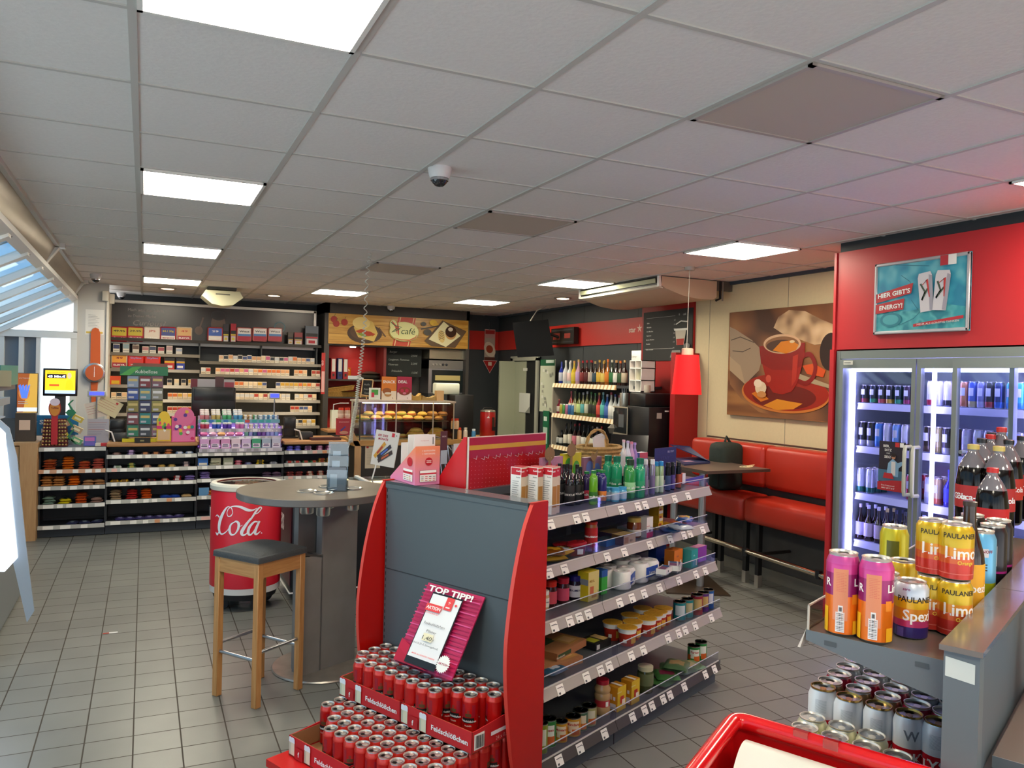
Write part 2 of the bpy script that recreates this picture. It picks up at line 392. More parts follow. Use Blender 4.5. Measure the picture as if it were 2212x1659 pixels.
b = MB(); b.box(-2.3, -2.2, 4.6, 10.5, 0, 1.75, P('8d9092', .7)); b.box(-2.3, -2.2, YN, 4.6, 0, .1, FRM); b.box(-2.3, -2.2, YN, 4.6, 1.65, 1.75, FRM)
for y in (YN, -1, .5, 2, 3.3, 4.5): b.box(-2.28, -2.2, y, y+.07, .1, 1.65, FRM)
struct(b, 'wall_left')
b = MB(); b.box(-2.25, -2.24, YN, 4.6, .1, 1.65, glass('e6f4fb', .95)); struct(b, 'window_3', 'tall side glazing')
GY = 10.5
b = MB(); b.box(-.72, -.40, GY, GY+.12, 0, CH, P('c9c8c4', .7))
b.box(-.42, -.395, GY-.02, GY+.9, .6, 2.60, P('d8d3c6', .5))
b.box(-2.2, -.72, GY, GY+.12, 0, 1.10, P('5c6166', .7)); b.box(-2.2, -1.10, GY+.04, GY+.12, 1.10, 2.06, P('77828f', .6))
b.box(-2.2, -.72, GY-.03, GY+.10, 2.03, 2.11, FRM)
for x0, x1 in ((-1.13, -1.09), (-.785, -.72), (-1.30, -1.25), (-1.5, -1.44)): b.box(x0, x1, GY-.02, GY+.1, 1.1, 2.03, FRM)
b.prism([(-.72, GY-.03, 2.50), (-.72, GY-.03, 2.56), (-2.2, GY-.03, rz_(-2.2)), (-2.2, GY-.03, rz_(-2.2)-.06)], (0, .12, 0), FRM)
b.box(-.76, -.72, GY-.03, GY+.1, 2.1, 2.55, FRM)
struct(b, 'wall_gable', 'white column and window frames at the end of the glazed side')
b = MB(); b.box(-1.09, -.785, GY+.03, GY+.035, 1.1, 2.03, glass('f4faff', .97)); struct(b, 'window_4', 'bright window behind the lottery screen')
b = MB(); b.add([(-.76, GY+.03, 2.11), (-.76, GY+.03, 2.49), (-1.5, GY+.03, 2.11)], [(0, 1, 2)], glass('f4faff', .97)); struct(b, 'window_5', 'bright triangular window under the glass roof')
# ================================================================ articles: small builders, each with its origin at the base
def cylmap(r, z0, a0=0):
    return lambda x, y: Vector((r*math.cos(a0+x/r), r*math.sin(a0+x/r), z0+y))
def wrap(b, r, z0, z1, a0, a1, mat, n=8):
    """a print wrapped on a round body between two heights and two angles"""
    vs = []
    for i in range(n+1):
        a = a0+(a1-a0)*i/n
        vs += [(r*math.cos(a), r*math.sin(a), z0), (r*math.cos(a), r*math.sin(a), z1)]
    b.add(vs, [(2*i, 2*i+2, 2*i+3, 2*i+1) for i in range(n)], mat)
def wrappoly(b, r, pts, mat, a0):
    b.add([(r*math.cos(a0+x/r), r*math.sin(a0+x/r), z) for x, z in pts], [tuple(range(len(pts)))], mat)
def wtext(b, s, r, z, a, size, mat, bold=.02, fit=None, n=1):
    b.text(s, 0, 0, 0, size, mat, fit=fit, bold=bold, fn=cylmap(r, z, a))
def drinkcan(r=.033, h=.168, bands=(('c81414', 1),), lid=None, texts=(), prints=(), seg=20, name='drink_can', cat='drink can', rim=None, detail=True):
    """bands: (colour or material, upper fraction); texts: (string, z fraction, angle, size, colour); prints: (z0, z1, a0, a1, colour)"""
    lid = lid or LIDM; b = MB(); rt = r*.82
    mt = lambda c: P(c, .28, .35, coat=.3) if isinstance(c, str) else c
    prof = [(r*.80, 0), (r*.97, h*.035)]; ms = [STEEL]; zz = h*.035; z1 = h*.88
    for c, f in bands:
        z = h*.035+(z1-h*.035)*f
        prof.append((r, max(z-.0005, zz+.001))); ms.append(mt(c)); zz = z
        if f < 1: prof.append((r, z))
        if f < 1: ms.append(mt(c))
    prof += [(rt*1.02, h*.965), (rt, h*.975)]; ms += [mt(bands[-1][0] if rim is None else rim), STEEL]
    b.lathe(prof[:len(ms)+1], ms, seg)
    for s, fz, a, sz, c in texts: wtext(b, s, r+.0004, h*fz, a, sz, P(c, .5))
    for z0, z1_, a0, a1, c in prints: wrap(b, r+.00025, h*z0, h*z1_, a0, a1, P(c, .4))
    l = MB(); l.lathe([(rt, h*.970), (rt*1.04, h), (rt*.97, h), (rt*.90, h*.972), (0, h*.972)], lid, seg)
    if detail:
        l.lathe([(rt*.36, h*.972), (rt*.36, h*.982), (0, h*.982)], lid, 10, o=(rt*.30, 0, 0), sx=1.1, sy=.8); l.lathe([(rt*.30, h*.974), (rt*.3, h*.975), (0, h*.975)], P('4a4640', .4), 10, o=(-rt*.38, 0, 0), sy=1.3)
    return Kit(name, cat, None, [('can_body', b.build('can_body', link=False)), ('lid', l.build('lid', link=False))])
def bottle(r, h, body, cap='c81414', label=None, neck=.32, shoulder=.55, capf=.07, labz=(.18, .48), text=None, tcol='ffffff', seg=16, name='bottle', cat='bottle', clear=False, foil=None, fill=None, tsize=None):
    """a bottle by fractions of its height; optional neck foil and label"""
    b = MB(); rn = r*neck; bm = P(body, .12, spec=.7) if isinstance(body, str) else body
    fm = P(fill, .12, spec=.4) if fill else bm; zs = h*shoulder; ms = [bm, fm, fm]
    prof = [(r*.85, 0), (r, h*.03), (r, zs*.86), (r*.93, zs)]
    for t, k in ((.35, .74), (.7, .45), (1, 1)):
        z = zs+(h*(1-capf)-zs)*t*(.9 if fill else .62)
        prof.append((r+(rn-r)*(t**(1.5 if fill else .8)), z)); ms.append(fm if fill and t < .5 else bm)
    prof += [(rn, h*(1-capf)), (rn*.9, h*(1-capf))]; ms += [P(foil, .3, .6) if foil else bm, bm]
    b.lathe(prof, ms, seg)
    if foil: b.lathe([(rn*1.04, h*.74), (rn*1.04, h*(1-capf))], P(foil, .3, .5), seg)
    parts = []
    c = MB(); c.lathe([(rn*1.12, h*(1-capf)), (rn*1.14, h*.995), (rn*.9, h), (0, h)], P(cap, .35) if isinstance(cap, str) else cap, 12)
    parts = [('bottle_body', b.build('bottle_body', link=False)), ('cap', c.build('cap', link=False))]
    if label:
        l = MB(); l.lathe([(r*1.005, h*labz[0]), (r*1.012, h*labz[0]+.0004), (r*1.012, h*labz[1]-.0004), (r*1.005, h*labz[1])], P(label, .6), seg)
        if text: wtext(l, text, r*1.02, h*(labz[0]+labz[1])/2-(tsize or r*.4)*.35, R(-95), tsize or r*.4, P(tcol, .5)); wtext(l, text, r*1.02, h*(labz[0]+labz[1])/2-(tsize or r*.4)*.35, R(-185), tsize or r*.4, P(tcol, .5))
        parts.append(('label', l.build('label', link=False)))
    return Kit(name, cat, None, parts)
def plainbottle(r, h, body, cap, label=None, neck=.32, shoulder=.55, name='bottle', cat='bottle', labz=(.15, .45)):
    """a bottle that shows only a few pixels: one mesh"""
    b = MB(); rn = r*neck; bm = P(body, .1, spec=.7); ms = []
    prof = [(r*.9, 0), (r, h*.02)]; ms.append(bm)
    if label: prof += [(r, h*labz[0]), (r*1.02, h*labz[0]+.001), (r*1.02, h*labz[1]), (r, h*labz[1]+.001)]; ms += [bm, bm, P(label, .6), bm]
    prof += [(r, h*shoulder*.9), (r*.9, h*shoulder), (rn*1.4, h*(shoulder+.13)), (rn, h*(shoulder+.2)), (rn, h*.9), (rn*1.15, h*.9), (rn*1.15, h), (0, h)]
    ms += [bm, bm, bm, bm, bm, P(cap, .35), P(cap, .35), P(cap, .35)]
    b.lathe(prof, ms, 12)
    return Kit(name, cat, b.build(name, link=False))
def jar(r, h, content, cap, label=None, capf=.14, text=None, name='jar', cat='jar', tcol='ffffff', labz=(.15, .68)):
    b = MB(); g = P(content, .12, spec=.8); zc = h*(1-capf)
    b.lathe([(r*.9, 0), (r, h*.04), (r, zc*.88), (r*.88, zc*.97), (r*.88, zc)], g, 20)
    c = MB(); c.lathe([(r*.93, zc-.002), (r*.95, h*.99), (r*.9, h), (0, h)], P(cap, .3), 20)
    parts = [('jar_body', b.build('jar_body', link=False)), ('lid', c.build('lid', link=False))]
    if label:
        l = MB(); l.lathe([(r*1.01, h*labz[0]), (r*1.01, h*labz[1])], P(label, .55), 20)
        if text:
            for a in (-100, -160, -220): wtext(l, text, r*1.025, h*(labz[0]+labz[1])/2, R(a), r*.42, P(tcol, .5))
        parts.append(('label', l.build('label', link=False)))
    return Kit(name, cat, None, parts)
def tin(r, h, col, lab2=None, text=None, lid='7a7264', tcol='ffffff', name='food_can', spot=None):
    b = MB(); b.lathe([(r, 0), (r*1.02, .003), (r, .006), (r, h-.006), (r*1.02, h-.003)], [STEEL, P(col, .4), P(col, .4), STEEL], 20)
    if lab2: wrap(b, r+.0006, h*.28, h*.82, R(-190), R(-95), P(lab2, .5), 10)
    if spot: wrap(b, r+.0009, h*.12, h*.42, R(-150), R(-90), P(spot, .5), 6); wrap(b, r+.0009, h*.2, h*.5, R(-215), R(-180), P(spot, .5), 6)
    if text: wtext(b, text, r+.0014, h*.6, R(-140), r*.5, P(tcol, .5))
    l = MB(); l.lathe([(r*1.02, h-.003), (r*1.02, h), (r*.94, h), (r*.9, h-.004), (0, h-.004)], P(lid, .25, .8), 20)
    l.tube([(r*.1, 0, h-.002), (r*.55, 0, h-.001), (r*.6, r*.12, h-.001), (r*.5, r*.2, h-.001)], .0015, P('2b2824', .3, .8), 5)
    return Kit(name, 'food can', None, [('can_body', b.build('can_body', link=False)), ('lid', l.build('lid', link=False))])
def carton(w, d, h, front, side=None, top=None, texts=(), rects=(), name='carton_box', cat='box'):
    """faces -y (front), -x (side) of a box; rects/texts: (face, a0, b0, a1, b1, colour) / (face, string, a, b, size, colour)"""
    b = MB(); f = P(front, .5); s = P(side or front, .5); t = P(top or side or front, .5)
    vs = [(x, y, z) for z in (0, h) for y in (-d/2, d/2) for x in (-w/2, w/2)]
    b.add(vs, [(0, 2, 3, 1), (4, 5, 7, 6), (0, 1, 5, 4), (2, 6, 7, 3), (0, 4, 6, 2), (1, 3, 7, 5)], [s, t, f, f, s, s])
    def face(fc, a, z, k): return {'f': (a*w-w/2, -d/2-k, z*h), 's': (-w/2-k, d/2-a*d, z*h), 't': (a*w-w/2, z*d-d/2, h+k)}[fc]
    for k, (fc, a0, b0, a1, b1, c) in enumerate(rects):
        e = .0004*(k+1); b.quad(face(fc, a0, b0, e), face(fc, a1, b0, e), face(fc, a1, b1, e), face(fc, a0, b1, e), P(c, .5))
    for fc, s_, a, z, sz, c in texts:
        fn = lambda x, y: Vector(face(fc, 0, z, .003)) + (Vector((a*w+x, 0, y)) if fc == 'f' else Vector((0, -a*d-x, y)) if fc == 's' else Vector((a*w+x, y, 0)))
        b.text(s_, 0, 0, 0, sz*h if fc != 't' else sz*d, P(c, .5), fn=fn, bold=.02)
    return Kit(name, cat, b.build(name, link=False))
def pillow(w, d, t, col, col2=None, rough=.3, seed=1, name='snack_bag', cat='bag', n=10, text=None, tcol='ffffff', seam=True):
    """a crumpled foil or plastic bag lying flat: w along x, d along y, t thick"""
    rnd = random.Random(seed); b = MB(); m = P(col, rough, spec=.8); m2 = P(col2, rough, spec=.8) if col2 else m
    ph = [rnd.uniform(0, 6) for _ in range(6)]
    def hgt(a, c):
        e = (max(0, 1-abs(a)**3.5)*max(0, 1-abs(c)**3.5))**.5
        return e*(1+.16*math.sin(7*a+ph[0])*math.cos(6*c+ph[1])+.10*math.sin(15*a+9*c+ph[2]))
    for sg in (1, -1):
        vs = []; fs = []; ms = []
        for i in range(n+1):
            for j in range(n+1):
                a = -1+2*i/n; c = -1+2*j/n
                vs.append((a*w/2*(1-.05*abs(c)**2), c*d/2*(1-.05*a*a), t/2+sg*t/2*hgt(a, c)*(1 if sg > 0 else .9)))
        for i in range(n):
            for j in range(n):
                q = (i*(n+1)+j, (i+1)*(n+1)+j, (i+1)*(n+1)+j+1, i*(n+1)+j+1); fs.append(q if sg > 0 else q[::-1])
                ms.append(m2 if col2 and abs(-1+2*(i+.5)/n) < .45 and abs(-1+2*(j+.5)/n) < .6 else m)
        b.add(vs, fs, ms)
    if text: b.text(text, (0, -d*.1, t*1.08), (1, 0, 0), (0, 1, 0), d*.3, P(tcol, .5), fit=w*.6, bold=.03)
    return Kit(name, cat, b.build(name, link=False, smooth=60))
def bar(w, d, t, col, col2=None, name='chocolate_bar', cat='chocolate bar'):
    """a wrapped bar: low rounded body and crimped ends"""
    b = MB(); m = P(col, .3, spec=.8); m2 = P(col2 or col, .35)
    b.rbox(-w*.42, w*.42, -d/2, d/2, 0, t, m, r=t*.3, seg=1)
    for s in (-1, 1): b.box(min(s*w*.4, s*w*.5), max(s*w*.4, s*w*.5), -d*.45, d*.45, t*.35, t*.5, m)
    if col2: b.box(-w*.24, w*.24, -d*.505, d*.3, t*.2, t*1.02, m2)
    return Kit(name, cat, b.build(name, link=False))
def spot(px, py, z, r=0):
    """where something stands whose front foot shows at a pixel, on a surface at height z"""
    p = Zp(px, py, z); d = Vector((p.x, p.y, 0)).normalized()
    return p + d*r
def depth(p): return (p-Vector((0, 0, CAMZ))).dot(_f)
def top(p, px, py):
    d = ray(px, py); return CAMZ + d.z*(Vector((p.x, p.y, 0)).length/Vector((d.x, d.y, 0)).length)
def size(px, yb, yt, wpx, z, k=.5):
    """position, radius and height of a round thing from its outline: centre column, foot row, top row, width in pixels"""
    p = Zp(px, yb, z); r = wpx/2*depth(p)/FPX; p = spot(px, yb, z, r*k*2)
    r = wpx/2*depth(p)/FPX
    return p, r, max(.01, top(p, px, yt)-z)
# ================================================================ end stand of the gondola with the beer cans
U0, V0, V1, ZT = 2.44, 1.97, 2.85, 1.20
GREY = P('525d62', .42, noise=.03, scale=4); REDP = P('be120c', .32)
def gT(u0, v0, z0=0): return Matrix.Translation((-u0, -v0, -z0))
root = thing('display_stand', 'grey end stand with curved red side panels in front of the shelf unit', 'display stand', G(U0, (V0+V1)/2), GA)
b = MB(); b.T = gT(U0, (V0+V1)/2)
b.box(U0, U0+.03, V0+.01, V1-.01, .10, ZT-.012, GREY); struct_z = .792
b.box(U0-.0015, U0, V0+.012, V1-.012, struct_z-.002, struct_z+.002, P('2e3438', .6))
for i in range(34): b.box(U0-.001, U0, V1-.019, V1-.015, .16+i*.03, .175+i*.03, BLACK)
b.build('back_panel', root)
b = MB(); b.T = gT(U0, (V0+V1)/2); b.box(U0-.004, U0+.095, V0+.008, V1-.008, ZT-.012, ZT, P('6d7478', .22)); b.box(U0-.004, U0, V0+.008, V1-.008, ZT-.03, ZT, GREY); b.build('top_cap', root)
prof = [uvz(Vp(x, y, V0))[0::2] for x, y in ((1145.5, 1088), (1125, 1150), (1105, 1250), (1092, 1350), (1087, 1420), (1088, 1500), (1095, 1600), (1102, 1659))]
prof = [(min(p[0], U0-.0), p[1]) for p in prof] + [(prof[-1][0]+.05, .03), (U0+.095, .03), (U0+.095, ZT+.004), (U0-.01, ZT+.004)]
# smooth the front curve
def catmull(p, n=4):
    o = []
    for i in range(len(p)-1):
        a, b_, c, d = p[max(i-1, 0)], p[i], p[i+1], p[min(i+2, len(p)-1)]
        for k in range(n):
            t = k/n; o.append(tuple(.5*((2*b_[j])+(-a[j]+c[j])*t+(2*a[j]-5*b_[j]+4*c[j]-d[j])*t*t+(-a[j]+3*b_[j]-3*c[j]+d[j])*t**3) for j in range(len(b_))))
    return o+[p[-1]]
prof = catmull(prof[:9]) + prof[9:]
for v in (V0-.018, V1):
    b = MB(); b.T = gT(U0, (V0+V1)/2); b.prism([(u, v, z) for u, z in prof], (0, .018, 0), REDP, P('d8483c', .4)); b.build('side_panel', root)
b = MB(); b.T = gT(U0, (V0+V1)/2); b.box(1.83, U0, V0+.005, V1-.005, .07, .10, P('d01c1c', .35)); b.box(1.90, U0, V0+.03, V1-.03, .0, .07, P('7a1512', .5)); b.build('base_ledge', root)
# trays and cans
CRED = 'c81210'
canbody = lambda rot: drinkcan(.033, .168, ((CRED, .97), ('d8382c', 1)), texts=[('Feldschlößchen', .40, R(rot), .011, 'f4f0e8'), ('PILSNER', .30, R(rot), .008, 'e8c0b8'), ('Feldschlößchen', .40, R(rot+180), .011, 'f4f0e8')],
    prints=[(.38, .50, R(rot)-.75, R(rot)+.75, '141210'), (.52, .60, R(rot)-.38, R(rot)+.38, '5a3a1c'), (.60, .68, R(rot)-.16, R(rot)+.16, '8c2a1c'), (.52, .8, R(rot)-.9, R(rot)-.45, '9c1024'), (.52, .8, R(rot)+.45, R(rot)+.9, '9c1024'),
            (.38, .50, R(rot)+PI-.75, R(rot)+PI+.75, '141210'), (.52, .62, R(rot)+PI-.38, R(rot)+PI+.38, '5a3a1c')], name='beer_can', cat='beer can')
beers = [canbody(a) for a in (170, 205, 232)]
def tray(u0, v0, z, label, show_side=False):
    t = thing('can_tray', label, 'cardboard tray', G(u0, v0, z), GA, 'red cardboard trays of beer cans')
    K = P('9a6a44', .8); O = P('c92228', .55); L, Wd, hh = .40, .27, .082
    b = MB(); b.box(0, Wd, 0, L, 0, .003, K); b.build('tray_floor', t)
    b = MB()
    b.box(0, .003, 0, L, 0, hh, O); b.box(.003, .005, 0, L, 0, hh, K)
    b.prism([(0, 0, 0), (Wd, 0, 0), (Wd, 0, hh+.015), (Wd-.05, 0, hh+.015), (.03, 0, hh), (0, 0, hh)], (0, .004, 0), O)
    b.prism([(0, L, 0), (Wd, L, 0), (Wd, L, hh+.015), (Wd-.05, L, hh+.015), (.03, L, hh), (0, L, hh)], (0, -.004, 0), O); b.box(Wd-.004, Wd, 0, L, 0, hh, O)
    b.box(.006, Wd-.01, L-.006, L-.0045, 0.01, hh, K)
    W_ = b
    # print on the front wall (faces -u): reads from far v to near v
    p = Board((-.0006, L, 0), (0, -1, 0), (0, 0, 1), L, hh)
    p.txt('Feldschlößchen', .70, .34, .34, PRINTW, fit=.50, bold=.03)
    for a in (.06, .34):
        p.rect(a-.045, .08, a+.045, .70, P('e8e2c4', .5)); p.rect(a-.05, .70, a+.05, .92, P('f4f6fa', .5)); p.rect(a-.045, .10, a-.02, .68, P('c4cbb4', .5)); p.ell(a-.02, .92, .025, .07, P('f4f6fa', .5)); p.ell(a+.025, .94, .025, .06, P('f4f6fa', .5))
    p.rect(.13, .03, .27, .62, P('b81a20', .5)); p.txt('f', .2, .2, .35, PRINTW, bold=.03)
    W_.merge(p)
    p = Board((0, -.0006, 0), (1, 0, 0), (0, 0, 1), Wd, hh)
    p.rect(.04, .12, .25, .85, PRINTW)
    for k in range(11): p.rect(.07+k*.015, .2, .077+k*.015+.003*(k % 3), .78, BLACK)
    p.rect(.36, .5, .86, .68, P('efe9ee', .6)); p.txt('24 x 0,5l', .6, .2, .26, P('e6b0a8', .5))
    W_.merge(p); W_.build('tray_wall', t)
    return t
tray(2.17, 2.41, .277, 'upper red cardboard tray on the side of the stool and table')
tray(2.17, 2.005, .277, 'upper red cardboard tray with a barcode, beside the right-hand red panel')
tray(1.915, 2.41, .102, 'lower red cardboard tray with free space in its corner')
tray(1.915, 2.005, .102, 'lower red cardboard tray cut off by the bottom of the picture')
vs = [2.777-.0667*i for i in range(6)]; vr = [2.3765-.0665*i for i in range(6)]
def cans(rows, us, z, label, group, seed):
    rnd = random.Random(seed)
    for u, (cols, skip) in zip(us, rows):
        for i, v in enumerate(cols):
            if i in skip: continue
            beers[rnd.choice((0, 0, 1, 2))].put(G(u, v, z), label, group, rz=rnd.uniform(-.9, .9))
UU = (2.205, 2.271, 2.337, 2.403); LU = (1.952, 2.018, 2.085, 2.151)
cans([(vs, {0}), (vs, {}), (vs, {}), (vs, {})], UU, .281, 'red beer can in the upper tray on the stool side of the stack', 'red beer cans, upper tray on the stool side', 1)
cans([(vr, {3, 4, 5}), (vr, {5}), (vr, {}), (vr, {})], UU, .281, 'red beer can in the upper tray that shows a barcode', 'red beer cans, upper tray with the barcode', 2)
cans([(vs, {0, 1, 2}), (vs, {0, 1}), (vs, {}), (vs, {})], LU, .106, 'red beer can in the lower tray that has an empty corner', 'red beer cans, lower tray with the empty corner', 3)
cans([(vr, {}), (vr, {}), (vr, {}), (vr, {})], LU, .106, 'red beer can in the lowest tray at the bottom edge of the picture', 'red beer cans, lowest tray', 4)
cans([([2.777, 2.045], {}) for _ in range(4)], UU, .106, 'red beer can on the base ledge carrying the upper trays', 'red beer cans under the upper trays', 5)
# price sign leaning on the back panel
BL, BR, TL = Up(853.6, 1425.4, 2.25), Up(975, 1470.6, 2.25), Up(926, 1258, 2.43)
t = thing('price_sign', 'pink offer sign reading TOP TIPP! leaning over the beer cans', 'sign', (0, 0, 0))
PK = P('c8285c', .35); wv = (BR-BL).length; hv = (TL-BL).length
p = Board(BL, BR-BL, TL-BL, wv, hv, .006, PK)
for k in range(20): p.rect(0, .03+k*.048, 1, .032+k*.048+.012, P('b01e50' if k % 3 else 'd8508a', .35))
p.poly([(0, .16), (.4, .04), (.6, 0), (0, 0)], P('b80c30', .35)); p.poly([(0, .27), (.22, .2), (.2, .08), (0, .16)], P('c01038', .35))
p.build('board', t)
q = Board(BL, BR-BL, TL-BL, wv, hv); q.k = 30
q.rect(.20, .02, .74, .90, BLACK); q.rect(.215, .10, .725, .875, P('f4f4f4', .4)); q.build('sheet', t)
q = Board(BL, BR-BL, TL-BL, wv, hv); q.k = 36; LR = P('ee4848', .5); DK = P('454a50', .6)
q.txt('TOP TIPP!', .5, .895, .1, PRINTW, fit=.78, bold=.035)
q.rect(.49, .72, .62, .875, LR); q.txt('*', .555, .76, .09, PRINTW, bold=.02); q.rect(.52, .745, .59, .76, PRINTW); q.ell(.675, .80, .02, .015, LR)
q.poly([(.20, .66), (.20, .75), (.48, .75), (.46, .66)], LR); q.txt('AKTION', .335, .685, .055, PRINTW, fit=.25, bold=.03, shear=.15)
q.txt('NUR FÜR KURZE ZEIT', .335, .63, .02, LR, fit=.26, shear=.15, bold=.01)
q.txt('Feldschlößchen', .47, .50, .045, DK, fit=.36); q.txt('Pilsner', .47, .415, .045, DK, fit=.17); q.rect(.36, .31, .53, .40, P('f4ebc8', .6)); q.txt('1,40', .445, .325, .065, P('2a2c30', .6), fit=.16); q.txt('€', .56, .33, .035, DK)
q.txt('(incl.0,25 € Einwegpfand)', .47, .255, .03, DK, fit=.44); q.txt('MEHR ALS GÜNSTIG TANKEN', .5, .135, .022, LR, fit=.40, shear=.2, bold=.02)
st = []
for k in range(44): a = 2*PI*k/44; rr = 1 if k % 2 else .82; st.append((.86+.11*rr*math.cos(a), .13+.11*rr*math.sin(a)*wv/hv))
q.poly(st, PRINTW); q.txt('AKTION', .86, .118, .035, P('b01440', .5), fit=.16, bold=.02); q.build('print', t)
b = MB(); b.T = Matrix.Translation(BL); rr_ = (BR-BL).normalized(); nn = rr_.cross((TL-BL).normalized())
b.prism([(0, 0, 0), tuple(nn*.05-Vector((0, 0, .012))), tuple(nn*.05-Vector((0, 0, .014))), tuple(-nn*.004)], tuple(rr_*wv), glass('e8eef4', .7)); b.build('foot', t)
# voucher dispenser on the end stand (turned: its edge points at the camera)
p0 = Zp(896, 1049, ZT+.001); pR = Zp(949, 1045, ZT+.001); pL = Zp(843, 1033, ZT+.001)
t = thing('voucher_box', 'pink and orange voucher box for 500 shops on the end stand', 'box', p0)
vr_ = (pR-p0); vl_ = (pL-p0); zh = top(p0, 896, 965)-ZT; zr = zh
b = MB(); b.T = Matrix()
OR = P('e88a6c', .5); PKL = P('e79ab4', .5)
def ramp(h1, h2, z1):
    m = bpy.data.materials.new('print_blend'); m.use_nodes = True; nt = m.node_tree; bs = nt.nodes['Principled BSDF']
    tc = nt.nodes.new('ShaderNodeTexCoord'); sx = nt.nodes.new('ShaderNodeSeparateXYZ'); mr = nt.nodes.new('ShaderNodeMapRange'); mr.inputs['From Max'].default_value = z1
    mx = nt.nodes.new('ShaderNodeMix'); mx.data_type = 'RGBA'; mx.inputs['A'].default_value = lin(h1); mx.inputs['B'].default_value = lin(h2)
    nt.links.new(tc.outputs['Object'], sx.inputs[0]); nt.links.new(sx.outputs['Z'], mr.inputs['Value']); nt.links.new(mr.outputs[0], mx.inputs['Factor']); nt.links.new(mx.outputs['Result'], bs.inputs['Base Color'])
    return m
BL_ = ramp('e88ab8', 'ee8c66', zh*.9)
o3 = Vector((0, 0, 0)); n_ = Vector((0, 0, 1))
b.add([tuple(o3), tuple(vr_), tuple(vr_+n_*zh), tuple(n_*zh), tuple(vl_), tuple(vl_+vr_), tuple(vl_+n_*.01), tuple(vl_+vr_+n_*.01)],
      [(0, 1, 2, 3), (0, 3, 6, 4), (1, 5, 7, 2), (4, 6, 7, 5), (0, 4, 5, 1)], BL_)
b.build('carton', t)
q = Board(o3, vr_, n_, vr_.length, zh); q.k = 3
q.txt('1 GUTSCHEIN', .52, .86, .06, PRINTW, fit=.52); q.txt('+ 500 SHOPS', .52, .78, .06, PRINTW, fit=.52)
q.ell(.53, .60, .15, .15*vr_.length/zh*.95, P('c41828', .5)); q.txt('WUNSCH', .53, .61, .035, PRINTW, fit=.2, bold=.03); q.txt('GUTSCHEIN', .53, .57, .035, PRINTW, fit=.2, bold=.03)
q.rect(.16, .08, .84, .38, P('8a3a3a', .5)); q.rect(.17, .085, .83, .375, PRINTW); q.rect(.17, .27, .83, .31, P('cc2038', .5))
for i in range(4):
    for j in range(3): q.rect(.21+i*.15, .11+j*.05, .31+i*.15, .125+j*.05, P(random.choice(('c82030', '333333', 'c8a020', '777777')), .5))
W_ = q
q = Board(vl_, -vl_, n_, vl_.length, zh); q.k = 3
q.ell(.80, .58, .10, .12, P('c41828', .5)); q.rect(.56, .08, .92, .38, PRINTW); q.rect(.56, .26, .92, .32, P('cc2038', .5))
for i in range(3):
    for j in range(3): q.rect(.60+i*.11, .11+j*.05, .67+i*.11, .125+j*.05, P(random.choice(('c82030', '333333', 'c8a020')), .5))
W_.merge(q); W_.build('print', t)
for k, (dx, hh) in enumerate(((.12, 1.28), (.35, 1.26), (.62, 1.02))):
    t2 = Board(p0+vr_*.06+vl_*dx, vr_, n_, vr_.length*.86, zh*hh, .003, P('e4e2e0', .6))
    if k == 0: t2.txt('wunschgutschein', .5, .87, .03, P('c89090', .5), fit=.4); t2.rect(.86, .80, .93, .95, P('8a8a8a', .6))
    tag(t2.build('voucher_card'), ('white voucher card standing in front in the pink box', 'white voucher card standing second in the pink box', 'low white voucher card at the back of the pink box')[k], 'card', 'cards in the voucher box')
# ================================================================ the shelf unit (gondola)
UA, UB, VS = 2.535, 4.17, 2.45
SHELF = P('55595c', .28, noise=.05, scale=3); CAB = P('4e565c', .4)
root = thing('shelf_unit', 'long grey supermarket shelf unit with five boards of groceries', 'shelf unit', G(UA, VS), GA)
T_ = gT(UA, VS)
b = MB(); b.T = T_; b.box(UA, UB-.02, VS-.03, VS+.03, .1, 1.155, P('2f373c', .5)); b.box(UA, UA+.03, VS-.035, VS+.035, 0, 1.19, CAB); b.box(3.3, 3.34, VS-.032, VS+.032, 0, 1.18, CAB); b.box(UB-.04, UB-.01, VS-.03, VS+.03, 0, 1.15, CAB); b.box(UA, 3.25, VS-.04, VS+.04, 1.155, 1.19, CAB)
b.build('spine', root)
b = MB(); b.T = T_; b.box(UA, UB, 1.985, VS, 0, .10, CAB); b.box(3.12, 3.125, 1.983, VS, 0, .10, BLACK); b.build('plinth', root)
LEV = [(.122, 1.965, 0), (.421, 1.965, 1), (.678, 2.0, 2), (.888, 2.057, 3), (1.10, 2.05, 4)]
RAIL = P('aaa299', .45); RAILD = P('4c4642', .4); TK = P('fbf8f0', .6)
rnd = random.Random(5)
cuts = [[UA, 3.10, UB]]*2 + [[UA, 3.02, 3.58, UB], [UA, 3.02, 3.58, UB], [UA, 3.1, UB]]
